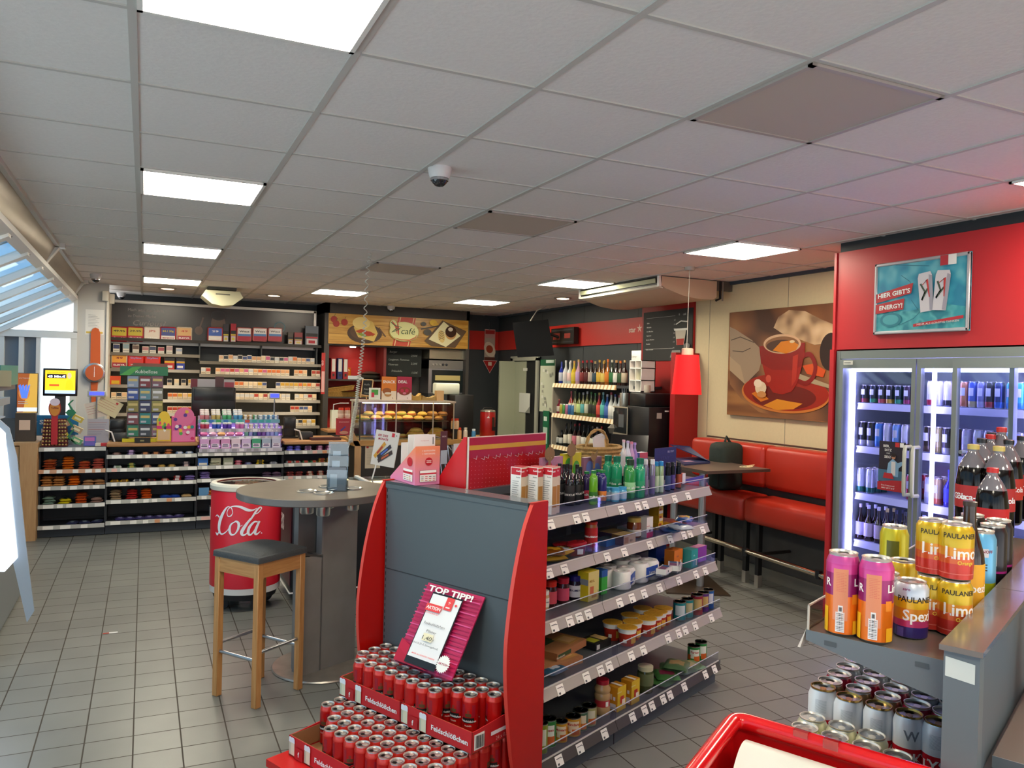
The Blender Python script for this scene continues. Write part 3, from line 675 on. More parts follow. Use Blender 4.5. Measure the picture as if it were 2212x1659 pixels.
for (z, v, k), cu in zip(LEV, cuts):
    sh = MB(); sh.T = T_; ue = UB + (.0 if k else .03)
    sh.box(UA, ue, v+.004, VS-.03, z-.02, z, SHELF); o = sh.build('shelf_board', root)
    for a, c in zip(cu[:-1], cu[1:]):
        r_ = MB(); r_.T = T_; m = RAILD if k == 0 else RAIL
        r_.prism([(a+.002, v+.003, z+.006), (a+.002, v-.018, z-.040), (a+.002, v-.012, z-.044), (a+.002, v+.006, z-.002)], (c-a-.004, 0, 0), m)
        r_.box(a+.002, c-.002, v-.001, v+.005, z+.002, z+.007, P('d8d4cc', .3))
        rl = r_.build('price_rail', o)
        g = MB(); g.T = T_; g.box(a+.004, c-.004, v+.002, v+.0035, z+.004, z+.055, glass('f2f3fa', .88)); g.box(a+.004, c-.004, v+.001, v+.005, z+.053, z+.056, P('cfd2e0', .2)); g.box(a+.003, a+.006, v, v+.03, z, z+.056, glass('eef0fa', .6)); g.build('clear_riser', o)
        u = a+.06+rnd.uniform(0, .06)
        while u < c-.08:
            w_ = .048; dn = Vector((0, -.021, -.046)).normalized(); nn = Vector((0, -.9, .42))*.0015
            q = Board(Vector((u, v-.0198, z-.042))+nn, (1, 0, 0), -dn, w_, .042, .001, TK, T=T_)
            q.k = 2; q.rect(.1, .68, .8, .76, P('777777', .6)); q.rect(.12, .1, .36, .3, P('555555', .6)); q.rect(.72, .62, .9, .68, P('777777', .6))
            q.build('price_ticket', rl)
            u += rnd.choice((.07, .11, .15, .24, .19))
# ---- things standing on the boards.  (each: pixel column and foot row give where it stands)
def stand(kit_fn, px, yb, yt, wpx, z, label, group=None, rz=None, nm=None):
    p, r, h = size(px, yb, yt, wpx, z); k = kit_fn(r, h); k.put(p, label, group, rz=GA if rz is None else rz); return p, r, h
Z5, Z4, Z3, Z2, Z1 = [l[0]+.001 for l in LEV]
# top board: cake boxes
ZK = top(Zp(1182, 1109, Z1), 1182, 1008)
for i, px in enumerate((1115, 1151, 1182)):
    p = Zp(px, 1009, ZK); p.z = Z1; side = ('on the left', 'in the middle', 'on the right')[i]
    kt = carton(.036, .060, ZK-Z1, 'd8c8b0', 'f0eeea', 'c22434', texts=[('s', 'Kathi', .78, .905, .055, 'ffffff'), ('s', 'Kuchen', .75, .78, .035, '444444'), ('f', 'Kathi', .2, .9, .05, 'ffffff')],
        rects=[('s', .06, .84, .94, .985, 'c41c2c'), ('f', 0, .8, 1, .97, 'c41c2c'), ('f', .1, .15, .9, .6, 'b07a30')] + [('s', .2, .70-.045*j, .8-.1*(j % 2), .712-.045*j, '9a9a9a') for j in range(13)], name='cake_mix_box', cat='cake mix box')
    kt.put(p+GU*.018, 'white cake mix box with red flag, front one %s of the trio' % side.replace('on the ', ''), 'white cake mix boxes', rz=GA)
    kt.put(p+GU*.056+GV*.012, 'white cake mix box behind the %s box of the trio' % side.replace('on the ', ''), 'white cake mix boxes', rz=GA)
for i, (px, yb, yt) in enumerate(((1207, 1089, 1001), (1217, 1084, 1003), (1230, 1093, 1004), (1245, 1090, 1003), (1224, 1080, 1002), (1252, 1084, 1008))):
    stand(lambda r, h: bottle(r, h, '17161a', cap='111111', label='17161a', neck=.35, shoulder=.62, capf=.10, labz=(.04, .5), text='CURRY', tcol='e8e4e0', name='sauce_bottle', cat='sauce bottle', tsize=r*.55), px, yb, yt, 22, Z1, 'black squeeze bottle of curry ketchup beside the white cake mix boxes', 'black ketchup bottles')
for i, (px, yb, yt, c, lc, lb) in enumerate(((1266, 1084, 1018, '3c2a5c', 'd83a50', 'violet bottle with pink flowers and green cap'), (1281, 1091, 1016, '6cae2a', '2c6e1c', 'lime green fabric softener bottle with green cap'), (1300, 1089, 1015, '2c2a70', 'd87a28', 'dark blue bottle with orange blossoms and green cap'), (1291, 1078, 1014, '2c2a70', 'e8dc40', 'dark green-capped bottle half hidden behind the lime green one'))):
    stand(lambda r, h: bottle(r, h, c, cap='1e7a3a', label=lc, neck=.55, shoulder=.8, capf=.08, labz=(.1, .38), text='Domol', name='softener_bottle', cat='bottle', tsize=r*.7), px, yb, yt, 19, Z1, lb + ' on the top board', None)
for px, yb, yt, c in ((1316, 1083, 1052, '2a96c8'), (1328, 1085, 1053, '3aa0d0'), (1344, 1082, 1051, '2a8cc8')):
    stand(lambda r, h: jar(r, h, '5ab4dc', '4aa8dc', 'c6dff0', capf=.18, name='wipes_tub', cat='tub'), px, yb, yt, 19, Z1, 'low light blue tub in front of the green shampoo bottles', 'light blue tubs')
for i, (px, yb, yt) in enumerate(((1312, 1066, 983), (1331, 1069, 985), (1357, 1066, 986), (1360, 1078, 992), (1381, 1076, 989))):
    stand(lambda r, h: bottle(r, h, '2aa878' if i != 3 else '3a9a4a', cap='0c6a50' if i != 3 else '1e3a20', label='1e9468' if i != 3 else '9ad49a', neck=.62, shoulder=.72, capf=.15, labz=(.15, .42), text='elkos', name='shampoo_bottle', cat='shampoo bottle', tsize=r*.6), px, yb, yt, 23, Z1,
          ('tall sea green shampoo bottle, first of the green row' , 'tall sea green shampoo bottle, second of the green row', 'tall sea green shampoo bottle, half hidden at the back of the row', 'leaf green shampoo bottle with dark cap and pale swirl', 'tall sea green shampoo bottle next to the silver spray cans')[i], 'green shampoo bottles')
spray = lambda body, cap, lab: (lambda r, h: bottle(r, h, P(body, .25, .6), cap=cap, label=lab, neck=.7, shoulder=.84, capf=.14, labz=(.05, .55), name='spray_can', cat='spray can'))
for px, yb, yt, wd, sp, lb in ((1393, 1072, 992, 12, spray('a8a0b4', 'e4e2e8', '8a7a9c'), 'silver spray can with pale cap, left one of the pair'), (1408, 1070, 992, 12, spray('b0a8bc', 'e4e2e8', '7a6a94'), 'silver spray can with pale cap, right one of the pair'),
        (1417, 1066, 997, 11, spray('b8d0a0', '2a8cd0', 'c8dcc0'), 'pale green spray can with blue cap, left one of the pair'), (1427, 1066, 996, 12, spray('b8d0a0', '2a8cd0', 'c8dcc0'), 'pale green spray can with blue cap, right one of the pair'),
        (1442, 1062, 999, 12, spray('26262c', '1c1c20', '3a4c7c'), 'black deodorant can before the blue header card, left'), (1452, 1059, 998, 10, spray('26262c', '1c1c20', '5c4a9c'), 'black deodorant can before the blue header card, middle'), (1465, 1056, 998, 12, spray('26262c', '1c1c20', 'b04a30'), 'black deodorant can with orange print')):
    stand(sp, px, yb, yt, wd, Z1, lb + ' on the top board')
p = spot(1413, 1060, Z1); pr = Zp(1458, 1052, Z1); q = Board(Vector((p.x, p.y, top(p, 1413, 1040))), pr-p, (0, 0, 1), (pr-p).length*1.02, top(p, 1413, 969)-top(p, 1413, 1040), .004, P('2c2c60', .4))
q.txt('SAFE', .72, .34, .20, PRINTW, fit=.46, bold=.03); q.txt('STAY', .45, .62, .16, P('4a4a84', .5), fit=.4); q.txt('BILLY BOY', .72, .84, .09, P('b8b8d8', .5), fit=.3); q.poly([(0, .0), (1, .0), (1, .12), (0, .12)], P('23234c', .4))
t = q.build('header_card'); 
dt = thing('counter_display', 'dark blue counter display with SAFE header card on the top board', 'display', (0, 0, 0)); t.parent = dt
a0, a1 = Zp(1413, 1058, Z1), Zp(1520, 1037, Z1); b = MB(); dv = GV*.2; b.prism([a0+Vector((0, 0, .0)), a1, a1+dv, a0+dv], (0, 0, .012), P('26264e', .5)); b.prism([a0, a1, a1+Vector((0, 0, .03)), a0+Vector((0, 0, .02))], dv*.02, P('4a48a0', .4)); b.prism([a0+dv, a1+dv, a1+dv+Vector((0, 0, .07)), a0+dv+Vector((0, 0, .09))], -dv*.02, P('20203c', .5)); b.build('display_tray', dt)
stand(lambda r, h: carton(r*2, r, h, 'e0e2ea', 'c05040', name='condom_box'), 1474, 1045, 1022, 14, Z1+.013, 'small pale box at the far end of the blue counter display')
# second board
for i, (px, yb, w_, c, c2, sd) in enumerate(((1192, 1216, .12, 'c89a18', 'e8d890', 3), (1212, 1202, .13, 'd8a820', 'b8c4d0', 4), (1196, 1203, .12, '8a4a10', 'e0b030', 5))):
    pillow(w_, .10, .03, c, c2, seed=sd, name='sweets_bag').put(spot(px, yb, Z2+.012*i, .04), ('gold sweets bag lying at the red panel, lowest', 'gold sweets bag with a clear window beside the red tubs', 'brown and gold sweets bag on top of the gold ones')[i], 'gold sweets bags', rz=GA+.5*i-.3, rot=None)
def tub(r, h, w=1.0): 
    b = MB(); b.lathe([(r*.82, 0), (r*.95, h*.7), (r, h*.78)], [P('8a1c2c', .3), P('8a1c2c', .3)], 16, sy=.62); l = MB(); l.lathe([(r*1.05, h*.78), (r*1.05, h*.9), (r*.9, h), (0, h)], P('a41c28', .25), 16, sy=.62); wrap(b, r*.9, h*.2, h*.6, R(-140), R(-110), PRINTW, 4)
    return Kit('meal_tub', 'meal tub', None, [('tub_body', b.build('tub_body', link=False)), ('lid', l.build('lid', link=False))])
stand(tub, 1245, 1204, 1170, 56, Z2, 'dark red oval meal tub in front of the sausage jar'); stand(tub, 1212, 1192, 1172, 48, Z2, 'dark red oval meal tub half hidden behind the other one')
stand(lambda r, h: jar(r, h, 'a8642c', 'c8301c', 'c02020', capf=.08, text='Böklunder', name='sausage_jar', labz=(.12, .8)), 1276, 1190, 1126, 28, Z2, 'tall sausage jar with red lid and red label on the second board')
p = spot(1310, 1178, Z2, .03); carton(.115, .075, .03, '1c5c9c', '1c5c9c', '2a3c4c', name='fish_tin', cat='fish tin').put(p, 'blue flat fish tin, lower one beside the sausage jar', rz=GA)
p = spot(1330, 1168, Z2, .03); carton(.13, .08, .028, '3c2c50', '3c2c50', '9a8458', name='fish_tin', cat='fish tin').put(p+Vector((0, 0, .0))+GU*.06+GV*.06, 'purple flat tin with a beige top', rz=GA)
p = spot(1358, 1176, Z2, .0); carton(.11, .07, .05, 'c8b088', '6a4a2c', 'b09a68', texts=[('f', 'BIO', .6, .3, .3, '4a3a2a')], rects=[('f', .05, .2, .4, .8, 'a87848')], name='pate_box').put(p+GU*.0+GV*.03, 'beige and brown carton leaning to the front of the second board', rz=GA)
stand(lambda r, h: jar(r, h, '7a3410', 'b89a50', 'd8d4cc', capf=.2, name='honey_jar', labz=(.1, .42)), 1369, 1163, 1117, 31, Z2, 'honey coloured jar with gold lid on the second board')
p = spot(1405, 1161, Z2); carton(.062, .05, .105, 'e6e2dc', 'dcd8d2', 'e8e6e0', texts=[('f', 'Goldmilch', .15, .55, .08, 'b04040')], rects=[('f', 0, 0, 1, .26, 'd0203c'), ('f', .4, .28, .6, .42, '5a3020')], name='milk_box').put(p+GV*.03, 'white carton with a red base next to the honey jar', rz=GA)
p = spot(1382, 1128, Z2+.06); carton(.09, .09, .03, 'dedcd8', name='tray_box').put(G(3.62, 2.24, Z2), 'flat white carton behind the honey jar', rz=GA)
for i in range(4):
    carton(.05, .06, .04, 'd8b020', 'c89018', 'e0c040', rects=[('f', .1, .2, .9, .6, 'e4e0d0'), ('f', .1, .65, .6, .9, 'a03020')], name='stock_cube_box').put(G(3.80-.0*(i % 2), 2.18, Z2+.041*i), 'yellow stock cube box, %s of the pile of four' % ('bottom', 'second', 'third', 'top')[i], 'pile of yellow stock cube boxes', rz=GA+(.05 if i % 2 else 0))
for i, (px, yb, c, c2) in enumerate(((1450, 1140, 'c8961c', '8a3a1c'), (1478, 1128, '2c5ca8', 'd8c060'), (1446, 1150, '3c70a8', 'd8dce4'), (1470, 1146, 'a8b0c0', '2c4c88'))):
    pillow(.13, .10, .03, c, c2, seed=20+i, name='crisps_bag').put(spot(px, yb, Z2+(.0, .01, 0, .03)[i], .02), ('yellow and red bag behind the blue ones', 'blue and yellow bag at the end of the second board', 'blue and white bag in front on the second board', 'silver bag lying on top of the blue ones')[i], None, rz=GA+.4*i)
# third board
for px, yb, yt, w_, con, cap, lb, txt, lbl in ((1175, 1318, 1275, 22, 'c8a880', 'e4e2dc', 'e8e4dc', 'nusso', 'jar with white lid cut by the red panel'), (1188, 1313, 1254, 29, '3a0a0c', 'c4281c', 'c44858', None, 'cherry jam jar with red lid, first of two'), (1215, 1306, 1247, 28, '3a0a10', 'a81c34', 'c44868', None, 'raspberry jam jar with crimson lid, second of two'), (1241, 1298, 1242, 29, '201028', '241c6c', 'd8d8e4', 'PFLAUME', 'plum jar with dark blue lid')):
    stand(lambda r, h: jar(r, h, con, cap, lb, capf=.19, text=txt, name='jam_jar', tcol='30305c', labz=(.14, .62)), px, yb, yt, w_, Z3, lbl + ' on the third board')
p = spot(1275, 1297, Z3); t = carton(.085, .06, .135, 'd8c87c', 'd8c020', 'e0c830', texts=[('f', 'MEHL', .3, .65, .12, 'a08020')], rects=[('s', 0, 0, 1, .5, 'd8c418'), ('s', 0, .55, 1, .75, '8a9098'), ('f', .15, .25, .5, .5, 'c86a40'), ('f', .3, .1, .8, .2, 'b89058')], name='flour_bag', cat='flour bag'); t.put(p+GV*.02+GU*.01, 'yellow and cream paper bag of flour', rz=GA)
p = spot(1307, 1284, Z3); carton(.05, .05, .115, '3aa83c', '3aa83c', '2454a0', rects=[('f', 0, .72, 1, 1, '2454a0'), ('s', 0, .72, 1, 1, '2454a0'), ('s', .2, .6, .7, .75, 'd8dce0')], name='sugar_bag', cat='bag').put(p+GV*.03, 'green bag with blue top beside the flour', rz=GA)
def rolls(n=2, m=1):
    b = MB(); m_ = P('e6e4e0', .5, bump=.3, scale=60); hh = .098
    for i in range(n):
        for j in range(m): b.lathe([(.045, 0), (.052, .008), (.053, hh-.012), (.045, hh), (.022, hh), (.02, hh-.02), (0, hh-.02)], m_, 18, o=(i*.1, j*.1, 0))
    b.box(-.01, .1, -.055, -.052, .03, .08, P('2a50a8', .4)); b.ell = None
    b.text('Lucca', (.045, -.0555, .042), (1, 0, 0), (0, 0, 1), .025, PRINTW, bold=.03)
    return Kit('toilet_roll_pack', 'toilet paper pack', b.build('toilet_roll_pack', link=False))
rolls(2, 2).put(spot(1342, 1277, Z3, .05)+GU*.0+GV*.0, 'white toilet roll pack next to the green bag', 'toilet roll packs', rz=GA+.35, s=.9)
rolls(2, 2).put(spot(1372, 1268, Z3, .05)+GU*.06+GV*.02, 'white toilet roll pack with the blue Lucca label, nearer the far end', 'toilet roll packs', rz=GA, s=1.0)
for i in range(6):
    carton(.105, .052, .026, 'e8e6e4', 'e8e6e4', 'c8c4c8', rects=[('t', .08, .15, .6, .85, '7a4a6c'), ('f', .3, .3, .42, .7, '2a2a30'), ('t', .62, .15, .94, .85, '40608c')], name='tissue_pack', cat='tissue pack').put(spot((1432, 1437, 1442, 1452, 1456, 1449)[i], (1247, 1243, 1240, 1240, 1236, 1236)[i], Z3+.027*(i % 3), .02)+GU*(i//3)*.06+GV*.02, 'white paper tissue pack in the loose pile on the third board', 'loose pile of tissue packs', rz=GA+.1*i)
stand(lambda r, h: pillow(r*2, .07, .03, '1c4ca0', seed=9, name='cotton_bag'), 1436, 1218, 1172, 46, Z3, 'blue bag standing behind the tissue packs', rz=GA)
p = spot(1436, 1222, Z3, .05); carton(.11, .05, .10, '2050a4', '1c4690', name='cotton_box').put(p+GV*.05, 'dark blue pack behind the tissues', rz=GA)
for px, yb, w_, h_, c, tx, tc_, lb in ((1465, 1229, .095, .105, 'e07c28', 'o.b.', '2a2a60', 'orange tampon box on the third board'), (1500, 1226, .075, .10, '2a9c98', 'o.b.', 'e0f4f0', 'teal tampon box on the third board')):
    p = spot(px, yb, Z3); carton(w_, .06, h_, c, c, c, texts=[('f', tx, .35, .65, .13, tc_)], rects=[('f', .7, .1, .85, .45, 'e8e8e8'), ('f', .08, .4, .4, .43, 'f0e0d0')], name='tampon_box').put(p+GV*.03, lb, rz=GA)
carton(.17, .05, .085, '8a3ca0', '8a3ca0', 'b46a98', name='pad_box').put(spot(1516, 1220, Z3, .03)+GV*.05+GU*.02, 'purple box behind the teal one at the end of the third board', rz=GA)
# fourth board
for i, (px, yb) in enumerate(((1222, 1450), (1235, 1433))):
    p = spot(px, yb, Z4, 0); carton(.26, .20, .032, 'a87048', 'a06840', 'b07c50', texts=[('t', 'Flammkuchen', .12, .6, .10, 'e8e0c8'), ('f', 'Flammkuchen', .1, .3, .4, 'e0d8c0')], rects=[('t', .1, .5, .6, .9, '34502c'), ('t', .55, .1, .95, .6, 'c89850'), ('t', .62, .18, .88, .52, 'e0b878'), ('f', .02, .2, .45, .8, '2a4a28')], name='pizza_box', cat='pizza box').put(p+GV*.12+GU*.02+Vector((0, 0, .033*i)), ('brown tarte box lying underneath', 'brown tarte box lying on top of the other')[i] + ' on the fourth board', 'brown tarte boxes', rz=GA-.12+.22*i)
pillow(.13, .12, .03, '2c5470', 'b8c4d0', seed=31, name='pasta_bag').put(spot(1188, 1462, Z4, .05), 'blue clear bag below the tarte boxes', rz=GA)
carton(.13, .10, .032, '1c1c1e', '1c1c1e', '26261e', rects=[('t', .1, .2, .5, .8, 'a8a82c'), ('t', .6, .1, .95, .9, 'c0a468'), ('f', .05, .1, .25, .8, 'c8c8c8')], name='ravioli_box').put(spot(1292, 1404, Z4, .05)+GV*.02, 'black flat box with yellow letters behind the noodle cups', rz=GA)
def cup(r, h):
    b = MB(); b.lathe([(r*.70, 0), (r*.74, h*.06), (r*.9, h*.72)], P('c0301c', .4), 20); b.lathe([(r*.9, h*.72), (r*.94, h*.94), (r, h*.95), (r, h*.97)], P('eceae6', .4), 20)
    wrap(b, r*.86, h*.18, h*.62, R(-120), R(-70), P('e0a83c', .5), 6); wrap(b, r*.83, h*.2, h*.4, R(-175), R(-150), P('e8e0d4', .5), 4)
    l = MB(); l.lathe([(r*1.03, h*.97), (r*1.03, h), (r*.9, h*1.005), (0, h*1.005)], [P('d8c8a0', .4), P('d0a030', .4), P('b88a24', .45, noise=.5, scale=70)], 20)
    return Kit('noodle_cup', 'noodle cup', None, [('cup_body', b.build('cup_body', link=False)), ('lid', l.build('lid', link=False))])
p0_, cr, ch_ = size(1354, 1397, 1354, 44, Z4)
for i, (px, yb) in enumerate(((1354, 1397), (1322, 1385), (1366, 1384), (1397, 1376), (1361, 1368), (1410, 1366), (1420, 1360), (1387, 1352), (1432, 1352))):
    cup(.0485, .085).put(spot(px, yb, Z4, .036), ('red noodle cup standing foremost of the group', 'red noodle cup at the left end of the group', 'red noodle cup behind the foremost one', 'yellow fronted noodle cup right of the middle', 'red noodle cup in the back row, left', 'red noodle cup behind the yellow fronted one', 'red noodle cup at the right end, front', 'red noodle cup in the back row, middle', 'red noodle cup at the right end, back')[i], 'red noodle cups', rz=GA)
for px, yb, yt, w_, c, l2, lid, lb in ((1467, 1341, 1298, 27, '1c8890', 'd0dce0', '7a7264', 'teal pet food tin, front one'), (1484, 1335, 1292, 26, '1c8890', 'c8b890', '7a7264', 'teal pet food tin with a beige cat picture'), (1504, 1330, 1283, 26, '9c1c34', 'c8a868', '7a7264', 'red pet food tin with a gold band'), (1518, 1323, 1278, 25, '5a2a80', 'c8a868', '7a7264', 'purple pet food tin with a gold band'), (1529, 1316, 1272, 24, '1c5ca8', 'd8dce8', '7a7264', 'blue pet food tin at the far end')):
    stand(lambda r, h: tin(r, h, c, l2, lid=lid), px, yb, yt, w_, Z4, lb + ' of the fourth board')
# bottom board
for px, yb, yt, w_, c, l2, sp_, tx, lb in ((1170, 1630, 1560, 24, '8a9c2c', 'e0e4d0', None, None, 'yellow-green tin cut by the red panel'), (1184, 1616, 1550, 33, '2a7a34', 'e8ece4', 'd86a30', 'Erbsen', 'large green vegetable tin'), (1211, 1606, 1556, 28, 'd89a24', 'ecd8b8', 'd86420', 'Mandarin', 'orange mandarin tin, third from the red panel'), (1237, 1593, 1545, 33, 'd89a24', 'ecd8b8', 'd86420', 'Mandarin', 'orange mandarin tin, fourth from the red panel'),
        (1253, 1581, 1532, 32, '4a6a50', 'd8d0b8', 'd87a30', None, 'tin with green and orange label'), (1272, 1570, 1522, 32, 'a8a468', 'd8d0b8', 'd86a2c', None, 'beige fruit tin next to the apple sauce jar'), (1498, 1433, 1393, 27, '2c8a3c', 'e8ece4', 'd86420', 'Pariser', 'green carrot tin in front at the far end'), (1513, 1428, 1385, 26, '2c8a3c', 'e8ece4', 'd86420', None, 'green carrot tin behind the other at the far end')):
    stand(lambda r, h: tin(r, h, c, l2, text=tx, spot=sp_, lid='4a4638', tcol='c02820'), px, yb, yt, w_, Z5, lb + ' of the bottom board')
def bigjar(r, h):
    b = MB(); g = P('b89468', .15, spec=.8)
    b.lathe([(r*.9, 0), (r, h*.05), (r, h*.22), (r*.93, h*.25), (r*.93, h*.42), (r, h*.46), (r, h*.56), (r*.9, h*.62), (r, h*.68), (r, h*.76), (r*.72, h*.86), (r*.72, h*.88)], g, 22); l = MB(); l.lathe([(r*.78, h*.87), (r*.8, h*.98), (r*.7, h), (0, h)], P('a81c30', .3), 20)
    q = MB(); q.lathe([(r*.95, h*.24), (r*.95, h*.43)], P('b82c34', .5), 22); wrap(q, r*.965, h*.26, h*.4, R(-120), R(-95), PRINTW, 5)
    return Kit('sauce_jar', 'jar', None, [('jar_body', b.build('jar_body', link=False)), ('lid', l.build('lid', link=False)), ('label', q.build('label', link=False))])
stand(bigjar, 1300, 1547, 1466, 35, Z5, 'large apple sauce jar with dark red lid on the bottom board')
for px, yb, lb in ((1342, 1536, 'left'), (1372, 1521, 'right')):
    p = spot(px, yb, Z5); carton(.075, .06, .115, 'd8b424', 'd08c18', 'c88c20', texts=[('f', 'Apfelmus', .15, .78, .09, 'e8e4a0')], rects=[('s', .15, .05, .85, .3, 'd8d8e0'), ('s', .1, .45, .5, .68, 'e4dccc'), ('s', .6, .45, .8, .6, 'e4e4f0'), ('f', .3, .3, .7, .6, 'b83020'), ('f', .5, .25, .85, .45, 'f0e4d0'), ('t', .35, 0, .6, 1, 'e8e0d0')], name='juice_carton', cat='drink carton').put(p+GV*.035+GU*.01, 'yellow apple carton on the bottom board, the %s one of two' % lb, rz=GA)
stand(lambda r, h: jar(r, h, '4c5430', 'c8c4a4', '6a7450', capf=.15, name='pickle_jar', labz=(.3, .75)), 1393, 1500, 1437, 35, Z5, 'pickle jar with cream lid on the bottom board')
for i, (px, yb, c, c2, dz) in enumerate(((1430, 1480, '3c6c34', '6a1c34', 0), (1440, 1468, '3c7038', '74203c', .02), (1470, 1455, '5c7c4c', 'a89068', .0), (1455, 1452, '56744a', 'a08c60', .03), (1490, 1448, '6c9054', 'b0a070', .0), (1462, 1446, '50704a', 'a48c5c', .05))):
    pillow(.15, .13, .028, c, c2, seed=40+i, rough=.35, name='vegetable_bag').put(spot(px, yb, Z5+dz, .03), ('green bag with beetroot window, lowest', 'green bag with beetroot window, upper', 'green bag with beige window by the carrot tins', 'green bag with beige window in the middle of the heap', 'pale green bag slumped against the carrot tins', 'green bag topmost of the heap')[i] + ', bottom board', 'heap of green vegetable bags', rz=GA+.7*i)
# ================================================================ bar table, stool, can shaped cooler, ice cream chest
SLATE = P('655c50', .4, noise=.22, scale=9); SLATE2 = P('86827e', .5, noise=.18, scale=7)
TC = Vector((.885, 4.50, 0)); ZTB = 1.045
t = thing('bar_table', 'round grey bar table on a slab pedestal with four steel bins in its top', 'table', TC)
hole = []
for px, py in ((664, 1062), (699, 1066), (762, 1056), (710, 1052)):
    hole.append(Zp(px, py, ZTB)-TC)
b = MB(); b.lathe([(.415, ZTB-.04), (.42, ZTB-.036), (.42, ZTB-.003), (.417, ZTB), (0, ZTB)], [P('6a6662', .35), P('6a6662', .35), SLATE, SLATE], 56); b.build('table_top', t)
for i, h in enumerate(hole):
    b = MB(); b.lathe([(.034, ZTB-.12), (.038, ZTB-.115), (.044, ZTB+.001), (.052, ZTB+.007), (.058, ZTB+.005), (.058, ZTB+.001)], P('e4e4e0', .2, .9), 24, o=(h.x, h.y, 0), cap=False); b.lathe([(.0435, ZTB+.002), (0, ZTB+.002)], P('5c5852', .3, .7), 20, o=(h.x, h.y, 0)); b.build('steel_bin', t)
base = Zp(700, 1436, 0)-TC
cA = Zp(693, 1447, .012)-TC; cB = Zp(758, 1425, .012)-TC; cL = Zp(640, 1441, .012)-TC
ex = (cB-cA); ex.z = 0; ew = .245; ex.normalize(); ey = Vector((-ex.y, ex.x, 0)); dd = .17
b = MB(); c0 = cA.copy(); c0.z = .012
b.prism([tuple(c0), tuple(c0+ex*ew), tuple(c0+ex*ew+ey*.05), tuple(c0+ey*.05)], (0, 0, ZTB-.052), SLATE2, SLATE2)
b.prism([tuple(c0-ex*.012), tuple(c0), tuple(c0+ey*.05), tuple(c0-ex*.012+ey*.05)], (0, 0, ZTB-.052), P('8c8a88', .4))
c1 = c0 - ex*.10 + ey*.10
b.prism([tuple(c1), tuple(c1+ex*.30), tuple(c1+ex*.30+ey*.04), tuple(c1+ey*.04)], (0, 0, ZTB-.052), P('6a6664', .5, noise=.15, scale=7), SLATE2)
b.build('pedestal', t)
b = MB(); c2 = c0-ex*.125+ey*.0
b.prism([tuple(c2), tuple(c2+ex*.124), tuple(c2+ex*.124+ey*.1), tuple(c2+ey*.1)], (0, 0, .66), SLATE2); b.prism([tuple(c2+Vector((0, 0, .67))), tuple(c2+ex*.124+Vector((0, 0, .64))), tuple(c2+ex*.124+ey*.1+Vector((0, 0, .64))), tuple(c2+ey*.1+Vector((0, 0, .67)))], (0, 0, .012), P('4a4644', .5)); b.build('inner_shelf', t)
b = MB(); b.lathe([(.29, 0), (.295, .004), (.29, .012), (0, .013)], P('b4aea4', .35, .8, noise=.3, scale=14), 48, o=(base.x, base.y, 0)); b.build('foot_plate', t)
# leaflet holder with glasses brochures
pz = Zp(727, 1062, ZTB); t = thing('leaflet_holder', 'clear plastic leaflet holder with dark brochures on the bar table', 'leaflet holder', pz, R(-18))
CLR = glass('e4eef4', .6)
for k in range(3):
    b = MB(); y = .035*k; z = .05*k
    b.box(-.055, .055, y, y+.003, 0, .12+z*1.5, CLR); b.box(-.055, -.052, y, y+.035, 0, .10+z, CLR); b.box(.052, .055, y, y+.035, 0, .10+z, CLR); b.build('pocket', t)
b = MB(); b.box(-.055, .055, 0, .12, 0, .003, CLR); b.build('foot', t)
for k, (c, zz, hh) in enumerate((('7c8490', .01, .13), ('2a2c30', .05, .16), ('1c1d20', .10, .19))):
    q = Board((-.048, .006+.035*k, .004), (1, 0, 0), (0, .12, 1), .096, hh+.03*k, .004, P(c, .4))
    if k == 0: q.rect(.1, .15, .5, .7, P('d8dade', .5)); 
    else: q.rect(.1, .12, .55, .3, P('d8dade', .5)); q.rect(.15, .6, .6, .85, P('c8ccd4', .5)); q.ell(.7, .5, .12, .06, P('c83848', .5))
    tag(q.build('leaflet'), ('grey leaflet in the lowest pocket of the clear holder', 'black leaflet in the middle pocket of the clear holder', 'tall black leaflet at the back of the clear holder')[k], 'leaflet', 'leaflets on the bar table').matrix_world = t.matrix_basis.copy()
# stool
OAK = woodmat('b07a44', 'c8935a', 9, 2)
SC = Vector((.577, 4.325, 0)); ang = R(35); t = thing('bar_stool', 'oak bar stool with a dark grey felt seat', 'stool', SC, ang)
hs = .163; lw = .036
for sx in (-1, 1):
    for sy in (-1, 1):
        b = MB(); b.rbox(sx*hs-(lw if sx > 0 else 0), sx*hs+(0 if sx > 0 else lw), sy*hs-(lw if sy > 0 else 0), sy*hs+(0 if sy > 0 else lw), 0, .735, OAK, .003, 1); b.build('leg', t)
OAKX = woodmat('b07a44', 'c8935a', 9, 0); OAKY = woodmat('b07a44', 'c8935a', 9, 1)
for s in (-1, 1):
    b = MB(); b.box(-hs+lw, hs-lw, s*hs-(.024 if s > 0 else -.004), s*hs+(-.004 if s > 0 else .024), .655, .735, OAKX); b.build('apron', t)
    b = MB(); b.box(s*hs-(.024 if s > 0 else -.004), s*hs+(-.004 if s > 0 else .024), -hs+lw, hs-lw, .655, .735, OAKY); b.build('apron', t)
for (p1, p2, z) in (((-hs+.018, -hs+.018), (hs-.018, -hs+.018), .275), ((-hs+.018, hs-.018), (hs-.018, hs-.018), .275), ((-hs+.018, -hs+.018), (-hs+.018, hs-.018), .235), ((hs-.018, -hs+.018), (hs-.018, hs-.018), .235)):
    b = MB(); b.tube([(p1[0], p1[1], z), (p2[0], p2[1], z)], .009, STEEL, 12); b.build('foot_rail', t)
b = MB(); n = 14; vs = []; fs = []; FELT = P('4b4d4e', .95, noise=.35, scale=220, bump=.5)
